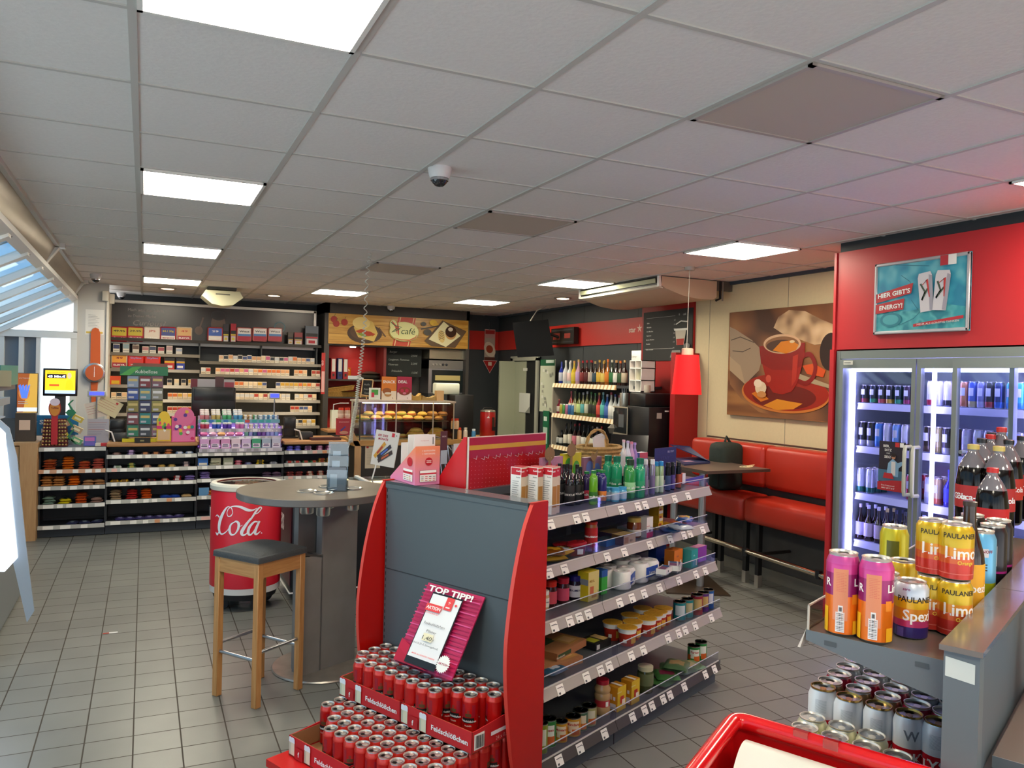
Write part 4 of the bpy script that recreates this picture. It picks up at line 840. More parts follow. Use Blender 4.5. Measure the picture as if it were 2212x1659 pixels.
for i in range(n+1):
    for j in range(n+1):
        a = -1+2*i/n; c = -1+2*j/n; e = (1-a**8)*(1-c**8); x = math.copysign(abs(a)**.9, a); y = math.copysign(abs(c)**.9, c)
        vs.append((x*(hs+.006), y*(hs+.006), .737+.036*e**.5 + .022*(1-a*a)*(1-c*c)))
for i in range(n):
    for j in range(n): fs.append((i*(n+1)+j, (i+1)*(n+1)+j, (i+1)*(n+1)+j+1, i*(n+1)+j+1))
b.add(vs, fs, FELT); b.box(-hs-.006, hs+.006, -hs-.006, hs+.006, .733, .7375, FELT); b.rbox(-hs-.007, hs+.007, -hs-.007, hs+.007, .734, .765, FELT, .008, 2); b.build('seat', t)
# can shaped cooler
zc0, zc1 = .13, .905
CC = Zp(534, 1038, zc1); CC.z = 0; RC = .243
t = thing('drinks_cooler', 'red can shaped drinks cooler with white script lettering, on castors', 'cooler', CC)
CR_ = P('cf1d30', .38)
b = MB(); b.lathe([(RC-.012, zc0), (RC, zc0+.002), (RC, zc0+.045), (RC+.001, zc0+.046), (RC+.001, zc1-.052), (RC, zc1-.05)], [P('d8d6d2', .4), P('d8d6d2', .4), CR_, CR_, CR_], 64)
aC = math.atan2(-CC.y, -CC.x)              # the side that faces the shop entrance
fn = lambda x, y: Vector(((RC+.003)*math.cos(aC+.05+(x-.045)/RC), (RC+.003)*math.sin(aC+.05+(x-.045)/RC), .665+y))
def brush(pts, wds, steps=8):
    pts = catmull(pts, steps); n = len(pts); wl = catmull([(w_,) for w_ in wds], steps)
    vs = []
    for i, p in enumerate(pts):
        a = Vector(pts[max(i-1, 0)]); c = Vector(pts[min(i+1, n-1)]); d = (c-a).normalized() if (c-a).length > 1e-9 else Vector((1, 0)); s = Vector((-d.y, d.x))*wl[i][0]/2
        for q in (Vector(p)+s, Vector(p)-s): vs.append(tuple(fn(q.x, q.y)))
    b.add(vs, [(2*i, 2*i+1, 2*i+3, 2*i+2) for i in range(n-1)], LET)
LET = P('e9eef4', .4); k = .0021
Q = lambda *p: [((x-88)*k, (44-y)*k) for x, y in p]
# the word is drawn with brush strokes in a 190 x 100 field
brush(Q((60, 22), (56, 8), (48, 2), (38, 6), (24, 26), (12, 52), (8, 76), (14, 92), (26, 94), (42, 82), (50, 68)), [.004, .006, .004, .010, .020, .026, .024, .016, .010, .006, .004])
brush(Q((60, 22), (54, 32), (44, 34), (40, 22), (46, 8), (62, 0), (84, 2), (106, 12), (122, 14), (136, 8)), [.004, .007, .006, .005, .006, .008, .016, .020, .012, .004])
brush(Q((66, 52), (54, 62), (50, 80), (56, 94), (68, 92), (78, 76), (80, 58), (72, 50), (64, 54)), [.006, .012, .018, .014, .008, .014, .018, .012, .006])
brush(Q((78, 60), (84, 66), (92, 62)), [.004, .005, .003])
brush(Q((104, 62), (120, 40), (134, 18), (146, 6), (152, 10), (140, 24), (126, 28)), [.006, .012, .014, .010, .007, .007, .004])
brush(Q((118, 40), (100, 66), (90, 86), (94, 96), (104, 92), (112, 82)), [.010, .020, .022, .014, .008, .004])
brush(Q((140, 54), (128, 54), (114, 70), (110, 88), (116, 96), (126, 88), (138, 70), (146, 52)), [.008, .012, .018, .018, .012, .010, .014, .012])
brush(Q((146, 52), (136, 74), (132, 90), (138, 95), (150, 86)), [.014, .018, .018, .012, .004])
brush(Q((-10, 40), (-2, 34), (8, 40)), [.004, .008, .012]); brush(Q((-8, 92), (0, 98), (8, 90)), [.006, .016, .006]); brush(Q((152, 92), (156, 94)), [.006, .006])
b.build('can_body', t)
b = MB(); b.lathe([(RC+.002, zc1-.05), (RC+.008, zc1-.045), (RC+.010, zc1-.018), (RC, zc1-.004), (RC-.03, zc1), (RC-.036, zc1-.006)], P('d4d2c4', .35), 64, cap=False); b.build('rim', t)
b = MB(); b.lathe([(RC-.034, zc1-.012), (0, zc1-.008)], glass('dfe6e8', .55), 40); b.build('glass_lid', t)
b = MB(); b.lathe([(RC-.05, zc1-.12), (0, zc1-.12)], P('6a4650', .7, noise=.6, scale=30), 24); b.build('basket', t)
for a in (0, 1, 2, 3):
    c, s = math.cos(aC+.5+a*PI/2)*.17, math.sin(aC+.5+a*PI/2)*.17
    b = MB(); b.T = Matrix.Translation((c, s, .045)) @ Matrix.Rotation(PI/2, 4, 'X'); b.lathe([(.04, -.012), (.045, -.008), (.045, .008), (.04, .012)], P('2a2c30', .4), 20); b.T = Matrix(); b.box(c-.02, c+.02, s-.018, s+.018, .08, .13, STEEL); b.build('castor', t)
b = MB(); b.lathe([(.215, .085), (.225, .12), (.225, .135)], P('1c1c1e', .5), 40); b.build('base_skirt', t)
# ice cream chest behind the table
CHX = Vector((.99, 5.82, 0))
t = thing('ice_cream_chest', 'black and dark red ice cream chest freezer behind the bar table', 'chest freezer', CHX)
b = MB(); b.rbox(0, 1.25, 0, .62, .09, .78, P('17191d', .4), .02); b.box(-.003, .0, .04, .58, .14, .72, P('5c1424', .4)); b.text('EIS', (-.005, .42, .50), (0, -1, 0), (0, 0, 1), .16, PRINTW, bold=.04); b.text('DEINE', (-.005, .2, .36), (0, -1, 0), (0, 0, 1), .05, P('c8a060', .5)); b.build('cabinet', t)
b = MB(); b.rbox(-.02, 1.27, -.02, .64, .78, .845, P('a9b2b6', .35), .02); b.box(.04, 1.2, .03, .59, .845, .85, glass('cfe0e6', .5)); b.box(.6, .63, .0, .62, .846, .86, P('d8dcdc', .4)); b.box(.0, 1.25, 0, .02, .846, .856, P('d0d4d4', .4)); b.build('lid', t)
b = MB(); b.tube([(-.01, -.01, .10), (-.01, .63, .10)], .006, WHITE, 8); b.tube([(-.01, -.01, .10), (1.26, -.01, .10)], .006, WHITE, 8); b.build('bumper_rail', t)
for x, y in ((.08, .06), (1.15, .06), (.08, .55), (1.15, .55)):
    b = MB(); b.T = Matrix.Translation((x, y, .035)) @ Matrix.Rotation(PI/2, 4, 'Y'); b.lathe([(.03, -.01), (.035, -.008), (.035, .008), (.03, .01)], P('3a3c40', .4), 16); b.T = Matrix(); b.box(x-.012, x+.012, y-.015, y+.015, .05, .095, STEEL); b.build('castor', t)
# the "ice cream of the month" sign on its stalk
s0 = Dp(820, 1028, 6.4); t = thing('sign_stand', 'tilted white EIS DES MONATS sign on a stalk above the chest freezer', 'sign', (0, 0, 0))
A, Bq, Cq = Dp(800, 1002, 6.4), Dp(850, 1011, 6.35), Dp(816, 928, 6.4); rv = (Bq-A); uv_ = (Cq-A); uv_ = uv_-rv*(uv_.dot(rv)/rv.length_squared)*.6
q = Board(A, rv, uv_, rv.length, uv_.length, .012, P('e4e0da', .45))
q.txt('EIS DES', .33, .83, .085, P('b02848', .5), fit=.42, bold=.03, shear=.1); q.txt('MONATS', .36, .73, .085, P('b02848', .5), fit=.42, bold=.03, shear=.1)
q.rect(.70, .86, .82, .97, P('d02838', .5)); q.ell(.9, .91, .03, .02, P('9a9a9a', .5))
for x0, y0, x1, y1, c in ((.12, .22, .48, .66, 'd8a030'), (.26, .22, .74, .60, '2c2434'), (.30, .12, .84, .44, '3a241c')):
    d = Vector((x1-x0, y1-y0)); nn = Vector((-d.y, d.x)).normalized()*.06
    q.poly([(x0-nn.x, y0-nn.y), (x1-nn.x, y1-nn.y), (x1+nn.x, y1+nn.y), (x0+nn.x, y0+nn.y)], P(c, .4))
    d = d*.25; q.poly([(x0+d.x-nn.x*.5, y0+d.y-nn.y*.5), (x1-d.x-nn.x*.5, y1-d.y-nn.y*.5), (x1-d.x+nn.x*.5, y1-d.y+nn.y*.5), (x0+d.x+nn.x*.5, y0+d.y+nn.y*.5)], P({'d8a030': 'b02c28', '2c2434': '4c6ac0', '3a241c': 'c86030'}[c], .4))
q.build('sign_board', t)
b = MB(); e = A+rv*.25; b.tube([tuple(e), (e.x-.03, min(e.y, 6.3), .852)], .006, WHITE, 8); b.build('stalk', t)
# ================================================================ sales counter with boards of sweets
YC = 8.97; BLK = P('262b33', .45); NAVY = P('2c343f', .45); RAILG = P('a9aba8', .4); TICK = P('e6e6e2', .6); WOODT = woodmat('a8784c', 'bc8c5e', 5, 0); BEECH = woodmat('bc9468', 'c9a376', 6, 2)
segs = [(-.93, -.335), (-.335, .525), (.525, 1.42), (1.42, 2.12)]
zz = {0: [.12, .33, .51, .675, .895], 1: [.135, .35, .53, .675, .81], 2: [.14, .36, .54, .68, .82], 3: [.14, .36, .54, .685, .825]}
tops = [.90, .90, .90, .90]
ctr = []
lbls = ['sales counter unit with boards of jelly sweets beside the wooden cupboard', 'sales counter unit with boards of chocolate bars under the scratch card tower', 'sales counter unit carrying the lit chewing gum rack', 'sales counter unit behind the red can cooler and the spiral cord']
rnd = random.Random(11)
for s, (x0, x1) in enumerate(segs):
    t = thing('counter_unit', lbls[s], 'counter', ((x0+x1)/2, YC, 0), group='sales counter units'); W2 = (x1-x0)/2
    b = MB(); b.box(-W2+.005, W2-.005, .05, .75, .0, .10, NAVY); b.box(-W2+.003, W2-.003, .02, .05, .005, .10, NAVY); b.build('plinth', t)
    b = MB(); b.box(-W2, W2, .36, .40, .10, .86, BLK); b.box(-W2, -W2+.012, .08, .75, .1, .86, BLK); b.box(W2-.012, W2, .08, .75, .1, .86, BLK)
    for k in range(5): b.box(-W2+.02, W2-.02, .352, .36, .14+.15*k, .145+.15*k, P('171a20', .5))
    b.build('carcass', t)
    for k, z in enumerate(zz[s]):
        if s == 0 and k == 4: pass
        b = MB(); b.box(-W2+.006, W2-.006, .0, .36, z-.022, z-.006, BLK); sh = b.build('shelf_board', t)
        col = P('c89878', .5) if (s == 0 and k == 3) else RAILG
        b = MB(); b.prism([(-W2+.004, -.004, z+.004), (-W2+.004, -.022, z-.034), (-W2+.004, -.014, z-.036), (-W2+.004, .004, z)], (2*W2-.008, 0, 0), col)
        x = -W2+.05
        while x < W2-.07:
            w_ = rnd.choice((.05, .06, .05, .09)); b.prism([(x, -.0065, z-.001), (x, -.0225, z-.033), (x+w_, -.0225, z-.033), (x+w_, -.0065, z-.001)], (0, -.0012, 0), TICK if rnd.random() < .9 else P(rnd.choice(('c88a60', 'a09090', 'd8a8a0')), .6)); x += w_+rnd.choice((.03, .06, .09))
        b.build('price_rail', sh)
    if s in (1, 2, 3):
        b = MB(); b.rbox(-W2, W2, -.01 if s != 2 else .12, .80, .895, .93, WOODT, .008); b.build('worktop', t)
    else:
        b = MB(); b.box(-W2, W2, 0, .5, .88, .893, BLK); b.build('worktop', t)
# the sweets: packets in each row, (unit, board, x from..to, colour, second colour, kind, layers)
bars = {}
def bk(c, c2, w, d, h, fn=bar, name='chocolate_bar', cat='chocolate bar'):
    k = (c, c2, w, d, h, name)
    if k not in bars: bars[k] = fn(w, d, h, c, c2, name=name, cat=cat)
    return bars[k]
names = {0: 'lowest', 1: 'second lowest', 2: 'middle', 3: 'second highest', 4: 'top'}
unit = {0: 'counter by the cupboard', 1: 'counter under the scratch cards', 2: 'counter under the gum rack', 3: 'counter by the spiral cord'}
def sweets(s, k, xa, xb, c, c2, what, lay=1, bag=False, wd=.085, cn=None):
    z = zz[s][k]-.006; n = max(1, int((xb-xa)/wd)); 
    for i in range(n):
        for j in range(lay):
            x = xa+(i+.5)*(xb-xa)/n; g = (wd*.95, .15, .012)
            if bag: kt = bk(c, c2, wd*1.2, .15, .030, lambda w, d, h, a, e, name, cat: pillow(w, d, h, a, e, seed=5, name=name, cat=cat, n=6), 'sweets_bag', 'sweets bag')
            else: kt = bk(c, c2, wd*.95, .04, .026)
            zz_ = z+.001+j*(.024 if bag else .027)
            y = YC+.06 if bag else YC+.045
            lb = '%s on the %s board, %s' % (what, names[k], unit[s])
            kt.put((x+rnd.uniform(-.004, .004), y+rnd.uniform(0, .02)+.01*j, zz_), lb, what+', '+unit[s], rz=rnd.uniform(-.25, .25))
            if not bag and j == 0: kt.put((x, y+.05, zz_), lb, what+', '+unit[s], rz=rnd.uniform(-.15, .15))
S0 = 0
sweets(0, 3, -.91, -.76, 'a8502c', 'd8a060', 'orange striped jelly packet', 4, True); sweets(0, 3, -.76, -.60, 'c8681c', 'b85010', 'orange jelly packet in the tall stack', 5, True); sweets(0, 3, -.60, -.47, 'a84428', 'c07040', 'rust jelly packet', 3, True); sweets(0, 3, -.47, -.35, 'a84c40', 'c88070', 'pink-brown jelly packet', 4, True)
sweets(0, 2, -.91, -.70, 'b88048', '8a5030', 'tan jelly packet', 4, True); sweets(0, 2, -.70, -.54, 'd06818', 'b85410', 'bright orange jelly packet', 4, True); sweets(0, 2, -.54, -.35, 'a87850', 'c0a070', 'beige jelly packet', 2, True)
sweets(0, 1, -.91, -.77, '6a8478', 'a8b0a0', 'grey-green jelly packet', 3, True); sweets(0, 1, -.77, -.63, 'c8b81c', '4a5020', 'yellow jelly packet', 2, True); sweets(0, 1, -.63, -.48, 'b84c1c', 'a83818', 'red-orange jelly packet', 4, True); sweets(0, 1, -.48, -.35, '8a6a60', 'a89088', 'brown-grey jelly packet', 2, True)
sweets(0, 0, -.68, -.36, '2c3050', '6a7888', 'dark blue chocolate packet', 1, True)
sweets(1, 4, -.30, -.18, '5c3c38', '8a6a60', 'brown chocolate bar', 1); sweets(1, 4, -.18, -.04, '3c2c58', 'a890c0', 'dark violet chocolate bar', 2); sweets(1, 4, -.03, .18, '4c2c28', 'b87840', 'dark brown chocolate bar', 1); sweets(1, 4, .19, .30, '8a4418', 'b86828', 'copper chocolate bar', 2); sweets(1, 4, .30, .50, '8098c0', 'd8e0ec', 'pale blue chocolate bar', 1)
sweets(1, 3, -.30, -.17, 'd8dcd8', '8aa088', 'white wafer bar', 1); sweets(1, 3, -.17, -.04, '2c5830', 'a8a040', 'green wafer bar', 2); sweets(1, 3, -.03, .12, '7a4838', 'c8a078', 'brown wafer bar', 1); sweets(1, 3, .13, .33, '8a7030', 'b89850', 'gold wafer bar', 1); sweets(1, 3, .34, .50, '4a4050', 'c8b0b0', 'dark wafer bar with pale label', 2)
sweets(1, 2, -.30, -.12, 'c89818', '7a5410', 'yellow caramel bar', 1); sweets(1, 2, -.11, .02, 'd8dadc', '3a4048', 'white coconut bar', 1); sweets(1, 2, .03, .14, '8a2024', '30181c', 'dark red caramel bar', 1); sweets(1, 2, .15, .28, '9a4034', 'c8a090', 'red and beige caramel bar', 1); sweets(1, 2, .28, .40, 'a82020', 'd8d0d0', 'red wafer finger', 2); sweets(1, 2, .40, .52, '7a6ab0', 'b0a8d8', 'violet wafer packet', 2, True)
sweets(1, 1, -.31, -.17, '9a8468', 'b8a480', 'tan biscuit packet', 4, True); sweets(1, 1, -.17, -.02, 'a82828', 'c86048', 'red biscuit packet', 4, True); sweets(1, 1, -.02, .10, 'c05018', 'e08838', 'orange biscuit packet', 4, True); sweets(1, 1, .18, .36, '1c3c98', '3c60b8', 'deep blue chocolate packet', 1, True); sweets(1, 1, .36, .50, 'c8a878', 'a88858', 'cream chocolate packet', 1, True)
sweets(1, 0, -.25, .40, '3a3468', '8a88b8', 'violet milk chocolate packet', 1, True)
sweets(2, 3, .66, .75, 'b8b8a0', '8a9068', 'boxed grey sweets', 2, True); sweets(2, 3, .89, 1.0, '9a3048', 'c88090', 'pink sweets roll', 2); sweets(2, 3, 1.0, 1.10, '4a3c6c', '7a88b0', 'blue sweets roll', 1); sweets(2, 3, 1.12, 1.23, 'd0b018', '3c3814', 'yellow sweets roll', 2); sweets(2, 3, 1.24, 1.40, 'b8bcc4', '7c8490', 'silver sweets roll', 1)
sweets(2, 2, .53, .68, '8a78b8', '5c4c90', 'lilac sweets packet', 3, True); sweets(2, 2, 1.2, 1.4, '5a4860', '9a7088', 'plum sweets packet', 2, True); sweets(2, 1, .62, .76, 'd07030', 'b85020', 'orange sweets packet low down', 2, True)
sweets(3, 4, 1.45, 1.62, '3c3cb0', '6c70d8', 'blue lit chocolate bar', 2); sweets(3, 4, 1.63, 1.76, 'b890c0', '6c3c70', 'pink lit chocolate bar', 2); sweets(3, 4, 1.77, 2.08, '8a3c68', 'd8a0c8', 'magenta lit chocolate bar', 2)
sweets(3, 3, 1.45, 1.62, '9aa098', 'b03830', 'grey and red bar', 1); sweets(3, 3, 1.63, 1.80, '3c6c40', 'a84030', 'green nut bar', 1); sweets(3, 3, 1.80, 2.08, 'a8842c', '7c3020', 'gold nut bar', 2)
sweets(3, 2, 1.45, 1.65, '8a3028', '5c1c1c', 'dark red nut bar', 2); sweets(3, 2, 1.66, 1.9, '903428', 'b8a090', 'red and cream nut bar', 2); sweets(3, 2, 1.9, 2.08, '7a2420', '401818', 'oxblood nut bar', 2)
for i, (x, c) in enumerate(((.585, '2c6cc0'), (.715, 'a8a890'), (.84, '9aa088'))):
    carton(.10, .11, .085, c, c, '3a3e44', rects=[('f', .1, .12, .9, .4, 'd8d8cc')], name='sweets_carton').put((x, YC+.08, zz[2][3]-.005), ('blue open sweets carton', 'beige open sweets carton, nearer the blue one', 'beige open sweets carton, farther from the blue one')[i]+' under the gum rack')
carton(.10, .12, .09, '5a90c0', '5a90c0', '4a3c38', name='sweets_carton').put((.60, YC+.08, zz[2][1]-.005), 'light blue open carton low in the counter beside the red cooler')
carton(.13, .12, .10, 'dcdce0', 'dcdce0', '8a8a90', rects=[('f', .1, .5, .9, .9, '6a6470')], name='sweets_carton').put((.73, YC+.09, zz[2][0]-.005), 'white carton on the lowest board beside the red cooler')
# beech cupboard at the end
a0 = Zp(38, 1169, 0); a1 = Zp(76, 1169, 0)
t = thing('wooden_cupboard', 'narrow beech cupboard at the window end of the counter', 'cupboard', (-1.075, 8.86, 0)); b = MB(); b.box(0, .145, 0, .9, 0, .93, BEECH); b.build('carcass', t)
b = MB(); b.box(-.06, .15, 0, .9, .93, .955, BEECH); b.build('worktop', t)
b = MB(); b.box(-.075, -.005, .02, .3, .70, .92, BEECH); b.box(-.06, -.005, .02, .3, .30, .68, BEECH); b.box(-.012, -.006, .0, .02, .40, .44, BLACK); b.build('door', t)
# ---- things on the counter
YS = YC+.12
def back(px, py, y): return Yp(px, py, y)
def bd(px0, py1, px1, py0, y, mat, t=.01):
    """upright panel facing the shop between two pixel columns and rows on the plane y"""
    a = Yp(px0, py1, y); c = Yp(px1, py0, y); return Board((a.x, y, a.z), (1, 0, 0), (0, 0, 1), c.x-a.x, c.z-a.z, t, mat)
# scratch card tower
t = thing('scratch_card_tower', 'scratch card tower with a green Rubbellose header and four rows of cards', 'card tower', (0, YC+.16, .931))
YT = YC+.14
q = bd(259, 810, 363, 793, YT+.02, P('1f7a52', .4)); q.txt('Rubbellose', .55, .25, .55, P('e8f4ec', .5), fit=.46); q.poly([(0, 0), (.25, .9), (.45, 1), (.2, 0)], P('4ca84c', .4)); q.T = Matrix()
o = q.build('header'); o.parent = t; o.matrix_parent_inverse = t.matrix_basis.inverted()
def hang(o, t): o.parent = t; o.matrix_parent_inverse = t.matrix_basis.inverted(); return o
q = bd(273, 945, 353, 812, YT+.045, P('6c6a68', .4), .03); hang(q.build('back_board'), t)
cc = [['8a9cb8', '7a2430', '7a5060'], ['3050a0', '5a8ca0', '8a8c80'], ['8a8040', '28305c', '8c8848'], ['7c4048', '1c7c80', '4c5c8c'], ['2c7c60', '3c4450', '906880']]
for r_ in range(5):
    for c_ in range(3):
        x = 275+c_*26.5; y0 = 812+r_*26.5
        q = bd(x, y0+24.5, x+24, y0+1, YT, P(cc[r_][c_], .35), .004); q.rect(.08, .55, .92, .78, P('d8dce0' if (r_+c_) % 2 else 'c8b878', .5)); q.rect(.1, .12, .6, .3, P('b8bcc8', .5)); hang(q.build('scratch_card'), t)
b = MB(); a = Yp(273, 945, YT); c = Yp(340, 935, YT); b.box(a.x-.04, c.x, YT-.01, YT+.08, .931, .965, P('d8c818', .4)); hang(b.build('foot'), t)
carton(.15, .06, .05, '1c1a14', '1c1a14', '26241c', rects=[('f', .35, .3, .6, .6, '8a8458')], name='cash_tray').put((Yp(308, 948, YC+.05).x, YC+.05, .931), 'black and gold box in front of the scratch card tower')
# toys and gum boxes
q = bd(338, 953, 370, 905, YC+.07, P('e0c030', .4), .09); q.rect(0, .55, 1, .7, P('d82878', .4)); q.ell(.5, 1.0, .42, .35, P('ecc838', .4)); q.rect(.08, .05, .92, .5, P('d8b890', .4))
for k in range(8): q.ell(random.uniform(.15, .85), random.uniform(.1, 1.1), .09, .08, P(random.choice(('e04870', 'f0f0e8', '50a850', '303038')), .4), 8)
tag(q.build('lollipop_box'), 'yellow and pink sweets display box with round header', 'sweets display')
q = bd(370, 955, 423, 900, YC+.07, P('dc5a94', .4), .09); q.ell(.52, 1.0, .42, .36, P('e070a0', .4)); q.rect(.05, .03, .95, .45, P('e87ab0', .4))
for k in range(14): q.ell(random.uniform(.1, .9), random.uniform(.05, 1.2), .08, .07, P(random.choice(('f0e8ec', '50a850', '5a3090', 'e8c040', 'd02868', '1c8c8c')), .4), 8)
tag(q.build('toy_box'), 'pink surprise toy display box with round faces', 'sweets display')
bottle(.035, .20, 'a86420', cap='1c5a30', name='oil_bottle').put((Yp(372, 935, YC+.35).x, YC+.35, .931), 'brown bottle with dark green cap behind the toy boxes')
# gum rack, lit violet
t = thing('gum_rack', 'white tiered rack of chewing gum tubs glowing violet on the counter', 'display rack', (.97, YC, .80))
x0, x1 = .54, 1.395; VIO = P('c8a8f0', .5, emit=2.2)
tiers = [(.86, 0.0), (.985, .06), (1.065, .12), (1.16, .20)]
b = MB(); b.box(x0, x0+.01, YC-.0, YC+.3, .84, 1.10, glass('e8d8f4', .7)); b.box(x1-.01, x1, YC+.0, YC+.3, .84, 1.10, glass('e8d8f4', .7)); b.box(x0, x1, YC+.28, YC+.30, .84, 1.2, P('b8b0c8', .5)); hang(b.build('side_panel'), t)
for k, (z, dy) in enumerate(tiers):
    b = MB(); b.box(x0, x1, YC+dy-.01, YC+.28, z-.008, z, P('cfc8dc', .3)); sh = hang(b.build('shelf_board'), t)
    b = MB(); b.box(x0, x1, YC+dy-.022, YC+dy-.012, z-.035, z+.004, P('b9b4c4' if k < 3 else '6aa0b0', .4))
    if k < 3:
        b.box(x0+.01, x1-.01, YC+.24, YC+.27, z+.0, z+.006, VIO)
    x = x0+.03
    while x < x1-.08: b.box(x, x+.05, YC+dy-.024, YC+dy-.022, z-.030, z, P(random.choice(('e8e8ec', '9a98a0', 'd8d4e0')) if k < 3 else random.choice(('c04848', '3c9c98', '2c8c50', '2c6cb0')), .5)); x += .075
    b.build('price_rail', sh)
gum = {}
def gumtub(c):
    if c not in gum:
        b = MB(); b.lathe([(.020, 0), (.023, .004), (.023, .045), (.021, .05)], P(c, .3), 12); l = MB(); l.lathe([(.0235, .05), (.0235, .066), (.018, .068), (0, .068)], P('e8e6e4', .3), 12)
        gum[c] = Kit('gum_tub', 'gum tub', None, [('tub_body', b.build('tub_body', link=False)), ('lid', l.build('lid', link=False))])
    return gum[c]
for c, xa, nm in (('c88088', .555, 'pink'), ('c8b068', .67, 'yellow'), ('50b078', .785, 'green'), ('5098c8', .90, 'blue')):
    for i in range(2):
        for j in range(3): gumtub(c).put((xa+.025+.048*i, YC+.22+.035*j-.0, 1.161+.022*j), '%s tub of chewing gum on the top tier of the gum rack' % nm, '%s gum tubs' % nm)
for c, xa, nm in (('c04060', .56, 'crimson'), ('3858c0', .68, 'blue'), ('5838a8', .79, 'violet'), ('d070b8', .92, 'magenta')):
    for i in range(2):
        for j in range(2): gumtub(c).put((xa+.02+.045*i, YC+.14+.045*j, 1.066), '%s tub of chewing gum on the second tier of the gum rack' % nm, '%s gum tubs, second tier' % nm)
for k, (xa, xb, z, dy, cols, ly) in enumerate(((1.0, 1.38, 1.161, .20, ('c8a84c', 'd0a860', '3c9c60', 'a8c0c8', '3c98c8', '3c98c8', '3c80b8'), 3), (1.0, 1.38, 1.066, .12, ('a8a0d8', 'd8a880', '8890d8', 'c888d8', 'a898e0', 'c8b0e8', 'b0a8e8'), 3))):
    n = len(cols)
    for i, c in enumerate(cols):
        for j in range(ly):
            kt = bk(c, 'f0f0f4', (xb-xa)/n*.92, .06, .016, name='gum_pack'); kt.cat = 'gum pack'; kt.put((xa+(i+.5)*(xb-xa)/n, YC+dy+.03, z+.001+.017*j), 'flat gum pack stacked on the %s tier of the gum rack' % ('top', 'second')[k], 'flat gum packs, %s tier' % ('top', 'second')[k])
for i, c in enumerate(('d868a8', 'd8a8c8', 'e0a870', 'd880b0', 'd870b0')):
    pillow(.095, .10, .05, c, 'e8d0e0', seed=50+i, name='gum_bag', n=6).put((.59+.09*i, YC+.12, .986), ('pink', 'pale pink', 'peach', 'rose', 'magenta')[i]+' gum bag on the third tier of the gum rack', 'gum bags on the third tier')
for i in range(8): gumtub(('68a090', '9090d0', '3c5c80', '5c3890', '7850a0', '8888c8', 'a0a0e0', '88a8e0')[i]).put((1.03+.046*i, YC+.12, .986), 'small gum tub in the violet row on the third tier', 'small gum tubs, third tier')
for i, c in enumerate(('d8a8d8', 'd898d0', 'd898c8', 'e8d0e0', 'd8c0e8', '48a880', 'a8b8d0', 'c8c8e0')):
    xx = x0+.055+.106*i; z = .861; kt = carton(.092, .10, .105, c, c, 'e8e4ec', rects=[('f', .1, .1, .9, .5, 'f0e8f4'), ('f', .15, .2, .8, .3, '604878'), ('f', .2, .36, .75, .44, '604878')], name='gum_carton'); kt.put((xx, YC+.06, z), ('violet gum dispenser carton at the cupboard end', 'pink gum dispenser carton, second', 'pink gum dispenser carton, third', 'half empty white gum dispenser carton', 'pale lilac tall gum dispenser carton', 'green gum dispenser carton', 'blue-grey gum dispenser carton', 'grey gum dispenser carton at the cord end')[i]+' on the lowest tier of the gum rack', 'gum dispenser cartons')
# payment terminals, tills
for px, py, lb in ((262, 947, 'black card terminal with white handle beside the scratch card tower'), (662, 948, 'black card terminal with white handle under the blue till display')):
    p = Yp(px, py, YC+.25); t = thing('card_terminal', lb, 'card terminal', (p.x, p.y, .931)); b = MB(); b.rbox(-.09, .07, -.05, .05, 0, .09, P('2a2c30', .4), .02); b.build('body', t); b = MB(); b.tube([(-.06, -.06, .0), (-.075, -.06, .05), (-.09, -.06, .10), (-.15, -.05, .12)], .008, P('d8d8d8', .3), 8); b.build('handle', t)
def till(px0, py0, px1, py1, y, lb):
    a = Yp(px0, py1, y); c = Yp(px1, py0, y); t = thing('till_screen', lb, 'till screen', ((a.x+c.x)/2, y, .931)); w2 = (c.x-a.x)/2; z0 = a.z-.931; z1 = c.z-.931
    b = MB(); b.rbox(-w2, w2, 0, .05, z0, z1, P('1c1e20', .35), .015); b.rbox(-w2*.9, w2*.9, -.02, .02, z0+(z1-z0)*.55, z1-.01, P('25282a', .3), .01); b.build('screen_back', t); b = MB(); b.box(-.04, .04, .02, .08, 0.02, z0+.05, BLACK); b.box(-.12, .12, -.03, .15, 0, .02, BLACK); b.build('stand', t)
    return t
till(413, 837, 510, 900, YC+.45, 'big black till screen seen from behind, over the gum rack'); till(236, 905, 273, 952, YC+.4, 'black till seen from behind by the cupboard end'); till(612, 900, 640, 955, YC+.42, 'black till edge under the blue display at the cord end')
def cdisp(px0, py0, px1, py1, pyf, y, lb):
    a = Yp(px0, py1, y); c = Yp(px1, py0, y); t = thing('customer_display', lb, 'customer display', ((a.x+c.x)/2, y, .931)); w2 = (c.x-a.x)/2; z0 = a.z-.931; z1 = c.z-.931
    b = MB(); b.rbox(-w2, w2, 0, .03, z0, z1, P('b8b8b4', .4), .006); b.build('housing', t); b = MB(); b.box(-w2*.8, w2*.8, -.003, 0, z0+(z1-z0)*.3, z1-(z1-z0)*.15, P('3038e0', .3, emit=2.5)); b.build('screen', t)
    b = MB(); b.tube([(0, .015, z0), (0, .015, .01)], .008, STEEL, 8); b.lathe([(.07, 0), (.07, .008), (.01, .012), (0, .012)], P('5c5c5c', .4), 20, o=(0, .015, 0), sy=.6); b.build('stand', t)
cdisp(189, 845, 229, 857, 905, YC+.32, 'customer display with blue screen on a tall pole at the lottery corner'); cdisp(582, 849, 605, 862, 905, YC+.30, 'customer display with blue screen over the gum rack')
